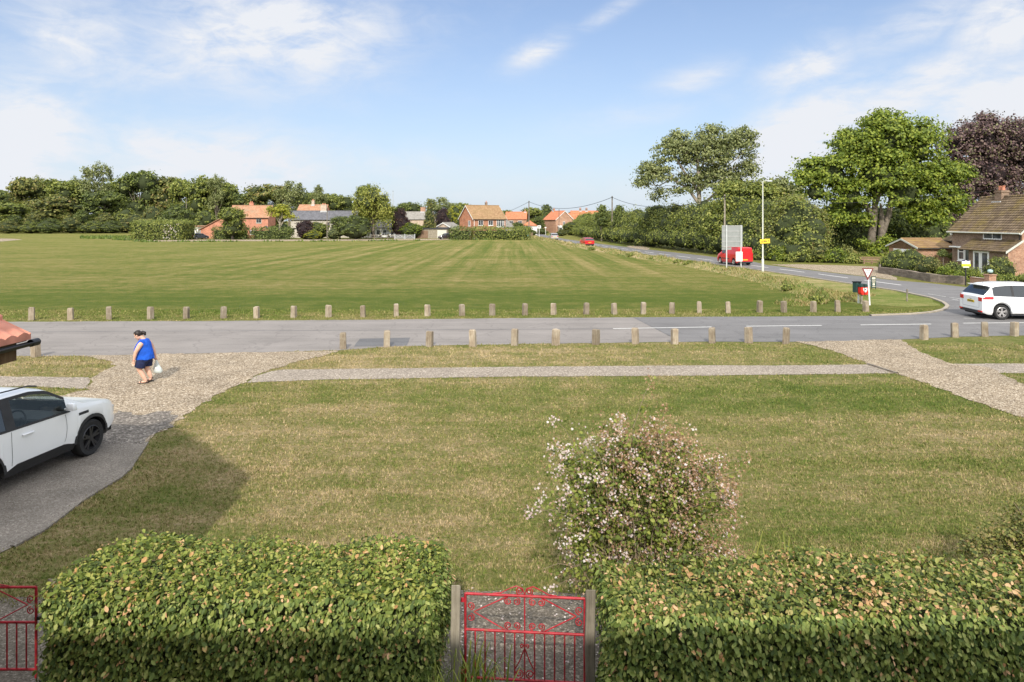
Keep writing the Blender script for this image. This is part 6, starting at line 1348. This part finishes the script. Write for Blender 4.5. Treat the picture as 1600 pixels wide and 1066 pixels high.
simple('parked_car', 'small white car parked under the weeping tree', 'car', 'car_white', radians(170), G(594,372.5), 'f', 1, 3.6, 'low')

# ================================================================ STREET FURNITURE
def pole(name, label, px, ptop, Y, r=.13, m='pole_wood', cat='pole', arms=()):
    o0 = Vector((XW(px, Y), Y, 0)); h = ZW(ptop, Y); root = empty(name, o0, 0, label, cat)
    MB().tube([(0,0,-.1),(0,0,h*.5),(0,0,h)], [r, r*.85, r*.7], 10).build('post', m, root, 60)
    b = MB(); b.tube([(0,0,h-.35),(0,0,h-.18)], r*.9, 8); b.box((0, -r, h-.5), (.08, .06, .4)); b.build('cable_fitting', 'black_metal', root); return root, o0+Vector((0, 0, h))
_, P1 = pole('telegraph_pole', 'dark wooden pole beside the pyramid roofed garage', 826.5, 314, 200, .20)
_, P2 = pole('telegraph_pole', 'tall wooden pole standing out of the roadside hedge', 956.5, 306.5, 146, .19)
_, P3 = pole('telegraph_pole', 'pale wooden pole just behind the large road sign', 1132.5, 304, 84, .13, 'old_wood_post')
pole('telegraph_pole', 'short wooden pole above the big clipped hedge', 291, 309, 215, .15, 'old_wood_post')
pole('telegraph_pole', 'thin pale pole in front of the flint cottage', 511, 325, 163, .11, 'old_wood_post')
pole('telegraph_pole', 'dark pole in front of the gabled orange house', 873.5, 327, 215, .13)
pole('radio_mast', 'thin grey mast on the far skyline beside the weeping tree', 614, 298, 420, .25, 'grey_metal', 'mast')
def wire(label, a, b_, sag, r=.03):
    pts = [a.lerp(b_, t/24)-Vector((0, 0, 4*sag*(t/24)*(1-t/24))) for t in range(25)]; o0 = Vector(pts[0]); o = MB().tube([p-o0 for p in pts], r, 5).build('overhead_wire', 'black_metal', None, 60); o.location = o0; tag(o, label, 'cable')
wire('thick overhead cable sagging between the two tall wooden poles', P1-Vector((0,0,.25)), P2-Vector((0,0,.25)), 2.2, .05)
wire('overhead cable falling from the tall hedge pole behind the airy tree', P2-Vector((0,0,.25)), P3+Vector((0,0,-.2)), 1.7, .04)
wire('overhead cable falling from the dark pole towards the brick house roof', P1-Vector((0,0,.25)), Q(755, 338, 300), 1.2, .05)
wire('thin wire crossing in front of the great tree to the right', P3-Vector((0,0,.2)), Q(1640, 283, 58), 1.3, .016)
# big sign seen from behind
Y = 64.0; sb = empty('road_sign', (XW(1146, Y), Y, 0), 0, 'large road sign seen from behind on two grey posts', 'sign'); X0 = sb.location.x
zt, zl = ZW(352.5, Y), ZW(386, Y); xa, xb = XW(1128, Y)-X0, XW(1160.5, Y)-X0
b = MB(); b.b2(xa, xb, .0, .03, zl, zt); b.build('sign_panel', 'sign_back', sb, None, .004)
b = MB(); b.b2(xa, XW(1143, Y)-X0, .0, .03, ZW(390.5, Y), zl-.03); b.build('small_sign_panel', 'sign_back', sb)
b = MB()
for i in range(5): z = zl+.05+(zt-zl-.1)*i/4; b.b2(xa+.01, xb-.01, -.03, -.003, z-.022, z+.022)
b.build('sign_ribs', 'lead', sb)
for px in (1135, 1157.5): MB().tube([(XW(px, Y)-X0, -.075, -.1), (XW(px, Y)-X0, -.075, zt+.04)], .055, 10).build('post', 'galvanised', sb, 60)
ws_ = empty('small_white_sign', (XW(1155, 63.6), 63.6, 0), 0, 'blank white plate fixed low on the right sign post', 'sign'); b = MB(); b.b2(-.31, .31, -.02, .0, ZW(408.5, 63.6), ZW(393.5, 63.6)); b.build('plate', 'white_paint', ws_, None, .004); b = MB(); b.b2(-.09, .09, .0, .33, 1.0, 1.05); b.build('bracket', 'galvanised', ws_)
# lamp column
Y = 60.5; lc = empty('street_lamp', (XW(1192, Y), Y, 0), 0, 'tall cream street lamp column beside the main road', 'street lamp'); h = ZW(284, Y)
MB().tube([(0,0,-.05),(0,0,1.1),(0,0,1.15),(0,0,h)], [.10,.10,.062,.045], 12).build('column', 'cream_metal', lc, 50)
b = MB(); b.tube([(0,0,h),(.05,0,h+.05),(.35,0,h+.08)], .035, 8); b.build('arm', 'cream_metal', lc, 60)
b = MB(); b.box((.58, 0, h+.08), (.55, .2, .09), 0, 0, .8); hd_ = b.build('lamp_head', 'grey_metal', lc, None, .02); b = MB(); b.box((.6, 0, h+.02), (.4, .15, .03)); b.build('lens', 'lamp_clear', hd_)
ys = empty('yellow_sign', (XW(1195, 60.4), 60.34, 0), 0, 'small yellow temporary direction sign strapped to the street lamp', 'sign'); z0, z1 = ZW(380.5, 60.4), ZW(373.5, 60.4)
b = MB(); tl = Matrix.Rotation(radians(-3), 3, 'Y'); b.box((0, 0, (z0+z1)/2), (.88, .015, z1-z0), 0, 0, 1, tl); b.build('plate', 'yellow_sign', ys)
b = MB(); zc = (z0+z1)/2; mk = -.011
b.add([(-.32,mk,zc-.11),(-.20,mk,zc-.11),(-.26,mk,zc+.08)], [(0,1,2)])
for k, (u, w, hh) in enumerate([(-.13,.05,.12),(-.06,.06,.14),(.02,.05,.13),(.10,.05,.1),(.17,.03,.04)]): b.b2(u, u+w, mk-.001, mk, zc-.07, zc-.07+hh)
b.add([(.26,mk,zc+.03),(.36,mk,zc+.03),(.31,mk,zc+.12)], [(0,1,2)]); b.b2(.295, .325, mk-.001, mk, zc-.09, zc+.03); b.build('symbols', 'brown_timber', ys)
def text(body, size, m, parent, loc, rot=(pi/2, 0, 0), name='lettering', align='CENTER', wdt=1):
    cu = bpy.data.curves.new('t', 'FONT'); cu.body = body; cu.size = size; cu.align_x = align; cu.align_y = 'CENTER'; cu.extrude = .002
    o = bpy.data.objects.new('t', cu); C.objects.link(o); bpy.context.view_layer.update()
    me = bpy.data.meshes.new_from_object(o.evaluated_get(bpy.context.evaluated_depsgraph_get())); bpy.data.objects.remove(o)
    me.materials.clear(); q = link(name, me, parent, m); q.location = loc; q.rotation_euler = rot; q.scale = (wdt, 1, 1); return q
# give way sign
Y = 36.3; gw = empty('give_way_sign', (XW(1356, Y), Y, 0), radians(-8), 'red bordered give way triangle on a leaning white post', 'road sign')
zt, zb_ = ZW(419.3, Y), ZW(437.5, Y); hw = .29; zc = zt
b = MB(); b.prism([(-hw, zt), (hw, zt), (hw-.02, zt-.05), (.025, zb_), (-.025, zb_), (-hw+.02, zt-.05)], 'Y', -.012, 0); b.build('border', 'maroon', gw)
b = MB(); b.add([(-hw+.085,-.016,zt-.055),(hw-.085,-.016,zt-.055),(0,-.016,zb_+.125)], [(0,2,1)]); b.build('sign_face', 'white_paint', gw)
text('GIVE', .13, 'black_metal', gw, (0, -.018, zt-.125)); text('WAY', .10, 'black_metal', gw, (0, -.018, zt-.225))
MB().tube([(.12,.045,-.05),(.06,.045,1.0),(.03,.045,zt-.03)], .038, 10).build('post', 'white_paint', gw, 60)
# dog waste bin and its neighbour
Y = G(1347, 475).y; bn = empty('dog_waste_bin', (XW(1348.5, Y), Y, 0), radians(8), 'red dog waste bin with dark lid beside the give way sign', 'bin')
b = MB(); b.prism([(-.21,.62),(-.17,.50),(.17,.50),(.21,.62),(.21,.92),(-.21,.92)], 'Y', -.16, .16); b.build('body', 'red_plastic', bn, None, .015)
b = MB(); b.prism([(-.225,.925),(.225,.925),(.20,1.02),(.12,1.08),(-.12,1.08),(-.20,1.02)], 'Y', -.18, .18); b.build('lid', 'dark_green_plastic', bn, None, .01)
b = MB(); b.prism([(-.10,.88),(.14,.88),(.14,.76),(.06,.64),(-.02,.64),(-.10,.76)], 'Y', -.166, -.162); em = b.build('emblem', 'white_paint', bn); b = MB(); b.lathe([(0,-.168),(.035,-.168)], 10, (.03,0,.79), 'Y'); b.build('emblem_mark', 'black_metal', em)
MB().box((-.08, .0, .25), (.09, .09, .56)).build('post', 'old_wood_post', bn)
b2_ = empty('litter_bin', (XW(1339, Y+.25), Y+.25, 0), radians(20), 'dark green litter bin fixed behind the red dog bin', 'bin'); b = MB(); b.b2(-.17, .17, -.14, .14, .60, 1.14); b.build('body', 'dark_green_plastic', b2_, None, .015); b = MB(); b.b2(-.19, .19, -.16, .16, 1.145, 1.2); b.build('lid', 'black_metal', b2_, None, .01); MB().box((.12, .0, .29), (.07, .07, .62)).build('post', 'galvanised', b2_)
# green notice board by the kerb
c = G(1365, 452.5); nb_ = empty('notice_board', c, radians(6), 'small green notice board with white lettering by the kerb', 'sign'); b = MB(); b.b2(-.17, .17, -.02, .02, .10, .86); b.build('panel', 'dark_green_plastic', nb_, None, .005)
b = MB()
for z0, z1, w in ((.66,.80,.12),(.54,.585,.13),(.46,.50,.10),(.27,.41,.08),(.17,.21,.11)): b.b2(-w, w, -.026, -.0215, z0, z1)
b.build('white_panels', 'cream_render', nb_); b = MB(); b.b2(-.16, -.13, -.012, .012, 0, .1); b.b2(.13, .16, -.012, .012, 0, .1); b.build('feet', 'black_metal', nb_)
c = G(1417.5, 471); b = MB(); b.tube([(0,0,-.05),(0,0,.68)], .045, 8); b.box((0,-.045,.60), (.07,.015,.12)); o = b.build('marker_post', 'old_wood_post', None, 60); o.location = c; tag(o, 'thin pale marker post on the grass at the junction', 'post')
# estate agent board
Y = 47.2; fb = empty('estate_agent_board', (XW(1509.5, Y), Y, 0), radians(-6), 'estate agent board with lime strip on a black post by the rubble wall', 'sign'); z = lambda py: ZW(py, Y)
MB().box((0, .03, z(409)/2), (.07, .05, z(409))).build('post', 'black_metal', fb)
b = MB(); b.b2(-.27, .27, -.02, .0, z(413), z(407)); bp = b.build('board', 'white_paint', fb)
b = MB(); b.b2(-.27, -.06, -.028, -.0205, z(408.3), z(406.6)); b.b2(.03, .24, -.028, -.0205, z(408.3), z(407.1)); b.build('logo_band', 'navy', bp)
b = MB(); b.b2(-.29, .29, -.04, -.021, z(416.3), z(412.5)); sp = b.build('lime_strip', 'lime_sign', fb); text('FOR SALE', .105, 'dark_green_plastic', sp, (0, -.043, (z(416.3)+z(412.5))/2))
b = MB(); b.b2(-.20, .20, -.02, .0, z(418.2), z(416.8)); b.build('lower_strip', 'white_paint', fb)
# far signs, fence and gate by the track
c = G(820, 371.5); tb = empty('teal_board', c, 0, 'long teal board on a white post at the end of the clipped hedge', 'sign'); b = MB(); b.b2(-.95, .95, -.03, .03, .35, 1.15); b.build('panel', 'teal_sign', tb); b = MB(); b.b2(-.07, .07, -.06, -.032, -.05, .9); b.build('post', 'white_paint', tb)
for px, pt, pb, wd, lb in ((842.5, 352.5, 370, .45, 'white direction sign with dark mark on a white post up the road'), (852.5, 355, 363, .3, 'small white sign plate on a thin post beyond the direction sign')):
    Y = 178 if wd > .4 else 215; t = empty('direction_sign', (XW(px, Y), Y, 0), 0, lb, 'sign'); b = MB(); b.b2(-wd, wd, -.03, .03, ZW(pt+(4.5 if wd > .4 else 1.2), Y), ZW(pt, Y)); p_ = b.build('panel', 'white_paint', t)
    if wd > .4: b = MB(); b.box((-.05, -.035, ZW(pt+2.2, Y)), (.3, .006, .4)); b.build('arrow', 'black_metal', p_)
    MB().tube([(0,.06,0),(0,.06,ZW(pt, Y))], .06, 6).build('post', 'white_paint', t)
c = G(29, 363.5); t = empty('notice_sign', c, 0, 'small white notice at the foot of the left tree belt', 'sign'); b = MB(); b.b2(-.45, .45, -.03, .03, .5, 1.3); b.build('panel', 'white_paint', t); b = MB(); b.b2(-.06, .06, .035, .1, 0, 1.0); b.build('post', 'pole_wood', t)
c = G(830, 371); b = MB(); b.box(c+Vector((0, 0, .6)), (.9, .9, 1.2)); b.box(c+Vector((0, 0, 1.24)), (1.05, 1.05, .1)); tag(b.build('brick_pillar', 'brick_brown'), 'small brown brick pillar at the road end of the clipped hedge', 'pillar')
c = G(812.5, 372.2); b = MB(); b.box((0, 0, .35), (.14, .14, .72), 0, 0, .9); o = b.build('marker_post', 'white_paint', None, None, .01); o.location = c; tag(o, 'tiny white marker post left of the teal board', 'post')
Yf = 166; fe = empty('rail_fence', (XW(565, Yf), Yf, 0), 0, 'grey post and rail fence before the weeping tree', 'fence'); Wf = XW(616, Yf)-XW(565, Yf)
for k in range(6): MB().box((Wf*k/5, 0, .55), (.14, .14, 1.15)).build('fence_post', 'pole_wood', fe)
for z in (.45, .98): MB().box((Wf/2, -.09, z), (Wf, .05, .13)).build('rail', 'pole_wood', fe)
gt = empty('field_gate', (XW(617, Yf), Yf, 0), 0, 'pair of pale grey field gates with crossed braces by the track', 'gate'); Wg = XW(648, Yf)-XW(617, Yf)
for k in (0, .5, 1): MB().box((Wg*k, 0, .62), (.16, .16, 1.3)).build('gate_post', 'grey_metal', gt)
for k in (0, 1):
    b = MB(); x0 = Wg*k*.5+.1; x1 = x0+Wg*.5-.2
    for z in (.2, .4, .6, .8, 1.02): b.b2(x0, x1, -.03, .03, z-.04, z+.04)
    for (xa, xb) in ((x0, (x0+x1)/2), (x1, (x0+x1)/2)): b.tube([(xa, -.05, .2), (xb, -.05, 1.02)], .045, 4)
    b.build('gate_leaf', 'lead', gt)

# ================================================================ THE WALKER
def rings(mb, L, n=20):
    vs = []
    for (cx, cy, cz, rx, ry) in L:
        for j in range(n):
            a = 2*pi*j/n; vs.append((cx+rx*cos(a), cy+ry*sin(a), cz))
    k = len(L); mb.add(vs, [(i*n+j, i*n+(j+1) % n, (i+1)*n+(j+1) % n, (i+1)*n+j) for i in range(k-1) for j in range(n)]+[tuple(range(n-1, -1, -1)), tuple((k-1)*n+j for j in range(n))])
def merged(mb, name, m, parent, vox=.01, sm=4):
    me = bpy.data.meshes.new('t'); me.from_pydata(mb.v, [], mb.f); o = bpy.data.objects.new('t', me); C.objects.link(o)
    bm = bmesh.new(); bm.from_mesh(me); bmesh.ops.recalc_face_normals(bm, faces=bm.faces); bm.to_mesh(me); bm.free()
    md = o.modifiers.new('r', 'REMESH'); md.mode = 'VOXEL'; md.voxel_size = vox; s = o.modifiers.new('s', 'SMOOTH'); s.iterations = sm; s.factor = .5
    bpy.context.view_layer.update(); me2 = bpy.data.meshes.new_from_object(o.evaluated_get(bpy.context.evaluated_depsgraph_get())); bpy.data.objects.remove(o)
    me2.materials.clear(); me2.polygons.foreach_set('use_smooth', [True]*len(me2.polygons)); return link(name, me2, parent, m)
pc = G(224, 598.5); W_ = empty('person', pc, radians(180+6), 'dark haired woman in blue sleeveless top and navy shorts walking left with a bag', 'person')
bd = MB()
rings(bd, [(-.02,0,.62,.14,.16),(-.04,0,.70,.185,.19),(-.02,0,.80,.205,.195),(0,0,.90,.205,.195),(0,0,1.00,.18,.185),(-.015,0,1.09,.145,.175),(-.02,0,1.17,.11,.155),(-.01,0,1.22,.075,.10)])
bd.tube([(-.01,0,1.17),(.025,0,1.25),(.07,0,1.31)], [.07,.058,.055], 12); h0 = len(bd.v)                                # neck
hc = Vector((.125,0,1.355))
bd.lathe([(.001,-.115),(.045,-.105),(.068,-.07),(.078,-.02),(.08,.03),(.07,.08),(.045,.11),(.001,.122)], 16, hc)
bd.lathe([(.001,-.09),(.05,-.075),(.075,-.02),(.078,.03),(.05,.08),(.001,.1)], 16, hc+Vector((-.035,0,.015)))
bd.tube([hc+Vector((.07,0,.015)), hc+Vector((.103,0,-.022)), hc+Vector((.075,0,-.03))], [.008,.014,.008], 8)  # nose
bd.tube([hc+Vector((.06,-.02,-.062)), hc+Vector((.083,0,-.064)), hc+Vector((.06,.02,-.062))], .009, 6)        # mouth
bd.tube([hc+Vector((.03,0,-.10)), hc+Vector((.066,0,-.098))], [.03,.02], 8)                                   # chin
for s in (1, -1): bd.tube([hc+Vector((-.01,s*.078,-.03)), hc+Vector((-.015,s*.09,0)), hc+Vector((-.005,s*.082,.028))], [.01,.015,.01], 8)
def bow(mb, a0, ang=radians(27)):
    p = Vector((.055, 0, 1.29)); R_ = Matrix.Rotation(ang, 3, 'Y')
    mb.v = mb.v[:a0]+[tuple(p+R_ @ (Vector(v)-p)) for v in mb.v[a0:]]
bow(bd, h0)
def arm(pts, s, curl, wrist_dir):
    bd.tube(pts, [.062,.066,.058,.050,.044,.034,.027], 12)
    w = Vector(pts[-1]); d = Vector(wrist_dir).normalized(); f = Vector((1,0,0)); f = (f-d*f.dot(d)).normalized(); side = d.cross(f)
    pe = w+d*.075; V = []
    bd.tube([w-d*.01, w+d*.03, pe], [.026,.031,.030], 8)
    for k, ln in enumerate((.062,.072,.068,.052)):
        b0 = pe+f*(.030-.020*k)+d*(-.004*abs(k-1.3)); p1 = b0+d*ln*.45+side*(-s)*curl*.25*ln; p2 = p1+d*ln*(.35-curl*.25)+side*(-s)*curl*.6*ln; p3 = p2+d*ln*(.2-.3*curl)+side*(-s)*curl*.5*ln
        bd.tube([b0-d*.012, p1, p2, p3], [.0095,.009,.0085,.007], 6)
    t0 = w+d*.022+f*.026; bd.tube([t0-f*.008, t0+f*.022+d*.022, t0+f*.028+d*.05], [.012,.010,.008], 6)
    return pe
arm([(-.03,.19,1.13),(0,.235,1.08),(.05,.265,.98),(.09,.27,.90),(.11,.265,.82),(.135,.255,.72),(.145,.25,.66)], 1, .45, (.1,-.02,-1))
hr = arm([(-.04,-.19,1.13),(-.06,-.235,1.08),(-.11,-.27,.98),(-.14,-.28,.90),(-.17,-.28,.83),(-.20,-.275,.74),(-.215,-.27,.68)], -1, .95, (-.1,.02,-1))
bd.tube([(-.02,.08,.70),(.02,.11,.60),(.055,.105,.46),(.06,.10,.38),(.015,.095,.30),(-.04,.09,.20),(-.10,.085,.085)], [.10,.112,.092,.068,.062,.058,.038], 14)
bd.tube([(-.05,-.08,.70),(-.045,-.11,.60),(-.04,-.105,.46),(-.045,-.10,.38),(-.09,-.095,.30),(-.13,-.09,.21),(-.165,-.085,.12)], [.10,.112,.092,.068,.062,.058,.038], 14)
for y, x0, tl_ in ((.085, -.10, 0), (-.085, -.16, .28)):
    FT = lambda x, z: (x0+x*cos(tl_)+(z-.02)*sin(tl_)*.2, y, .02+(z-.02)+(.16-x)*sin(tl_)*.55)
    bd.tube([FT(-.045,.05),FT(-.02,.06),FT(.06,.052),FT(.12,.038),FT(.17,.033)], [.026,.034,.034,.034,.025], 10)
    for k in range(5): yy = y+(-.032+.016*k)*(1 if y > 0 else -1); p_a, p_b = FT(.15,.034), FT(.205-.007*k,.028); bd.tube([(p_a[0],yy,p_a[2]),(p_b[0],yy,p_b[2])], [.011,.009], 6)
merged(bd, 'body', 'skin', W_, .0065, 2)
tp = MB()
rings(tp, [(-.035,0,.67,.258,.245),(-.03,0,.72,.258,.25),(-.015,0,.80,.256,.245),(0,0,.90,.25,.24),(.004,0,1.00,.225,.228),(-.012,0,1.09,.19,.222),(-.02,0,1.165,.148,.195),(-.02,0,1.20,.115,.15),(-.01,0,1.225,.088,.11)], 56)
for s in (1, -1): tp.tube([(-.03,s*.12,1.15),(-.03,s*.195,1.13)], [.075,.078], 12)
tv = []
for (x, y, z) in tp.v:
    a = atan2(y, x+.01); k = 1+.022*sin(9*a+z*14)*min(1, max(0, (1.05-z)*4))+.012*sin(17*a-z*30); tv.append(((x+.01)*k-.01, y*k, z+.012*sin(5*a)*(z < .72)))
tp.v = [(x*.95, y*.93, z) for x, y, z in tv]
merged(tp, 'sleeveless_top', 'blue_cloth', W_, .009, 2)
sh_ = MB(); rings(sh_, [(-.03,0,.60,.18,.215),(-.035,0,.66,.20,.215),(-.03,0,.74,.20,.205)])
sh_.tube([(-.02,.075,.66),(.022,.108,.57),(.052,.112,.45)], [.15,.145,.135], 16); sh_.tube([(-.05,-.075,.66),(-.05,-.115,.58),(-.048,-.11,.45)], [.15,.145,.135], 16)
merged(sh_, 'shorts', 'navy_cloth', W_, .011, 4)
ha = MB(); ha.lathe([(.001,-.05),(.07,-.045),(.092,0),(.094,.045),(.075,.10),(.04,.125),(.001,.132)], 16, hc+Vector((-.028,0,.012))); ha.tube([hc+Vector((.03,0,.095)), hc+Vector((.075,0,.075))], [.05,.02], 10)
ha.tube([hc+Vector((-.10,0,.03)), hc+Vector((-.15,0,.03)), hc+Vector((-.19,.01,-.02)), hc+Vector((-.185,.02,-.09))], [.035,.045,.05,.022], 10); ha.tube([hc+Vector((-.07,0,-.03)), hc+Vector((-.08,0,-.07))], [.06,.045], 10)
bow(ha, 0); merged(ha, 'hair', 'hair', W_, .009, 2)
for y, x0, tl_ in ((.085, -.10, 0), (-.085, -.16, .28)):
    b = MB(); sole = [(-.07,-.035),(.06,-.04),(.17,-.05),(.215,-.02),(.215,.025),(.17,.05),(.06,.04),(-.07,.035)]; TT = lambda x, yy, z: (x0+x*cos(tl_), y+yy, z+(.16-x)*sin(tl_)*.55)
    b.add([TT(x, yy, z) for z in (0, .022) for x, yy in sole], [tuple(range(8)), tuple(range(15, 7, -1))]+[(k, k+8, (k+1) % 8+8, (k+1) % 8) for k in range(8)])
    b.tube([TT(.12,-.045,.02),TT(.125,-.03,.066),TT(.125,0,.076),TT(.125,.03,.066),TT(.12,.045,.02)], .012, 6); b.tube([TT(-.02,-.042,.03),TT(-.045,-.038,.085),TT(-.06,0,.1),TT(-.045,.038,.085),TT(-.02,.042,.03)], .008, 6); b.build('sandal', 'sandal_black', W_, 50)
b = MB(); ring = [(.148+.03*cos(a), .25+.03*sin(a), .668) for a in np.linspace(0, 2*pi, 17)]; b.tube(ring, .006, 6, cap=False); b.build('bracelet', 'bracelet_red', W_, 60)
wm = W_.matrix_basis.copy(); hp = hr+Vector((-.01, 0, -.015)); bg_ = empty('carrier_bag', pc+(Matrix.Rotation(radians(186), 3, 'Z') @ Vector((hp.x, hp.y, 0))), radians(186), 'thin pale plastic carrier bag hanging from the woman\'s far hand', 'bag')
b = MB(); n = 18; vs = []
for (z, rx, ry, dx) in ((-.005,.012,.016,0),(-.06,.035,.03,-.005),(-.13,.06,.04,-.01),(-.22,.095,.06,-.03),(-.31,.12,.075,-.045),(-.36,.115,.07,-.05),(-.385,.06,.04,-.05)):
    for j in range(n): a = 2*pi*j/n; k = 1+.10*sin(3*a+z*30)+.06*sin(7*a); vs.append((dx+rx*k*cos(a), ry*k*sin(a), hp.z+z))
b.add(vs, [(i*n+j, i*n+(j+1) % n, (i+1)*n+(j+1) % n, (i+1)*n+j) for i in range(6) for j in range(n)]+[tuple(range(n)), tuple(6*n+j for j in range(n-1, -1, -1))]); b.build('bag', 'plastic_bag', bg_, 60)
b = MB(); b.lathe([(.001,-.05),(.05,-.04),(.07,0),(.05,.04),(.001,.05)], 12, (-.05, 0, hp.z-.31)); b.lathe([(.001,-.04),(.04,-.03),(.05,0),(.04,.03),(.001,.04)], 12, (-.02, .02, hp.z-.24)); b.build('shopping', 'white_paint', bg_, 60)

# remove the tree prototypes and leftovers
for p_ in PROTO.values():
    for ch in list(p_.children): bpy.data.objects.remove(ch)
    bpy.data.objects.remove(p_)
for o in sc.objects:
    if '_L' in o: del o['_L']
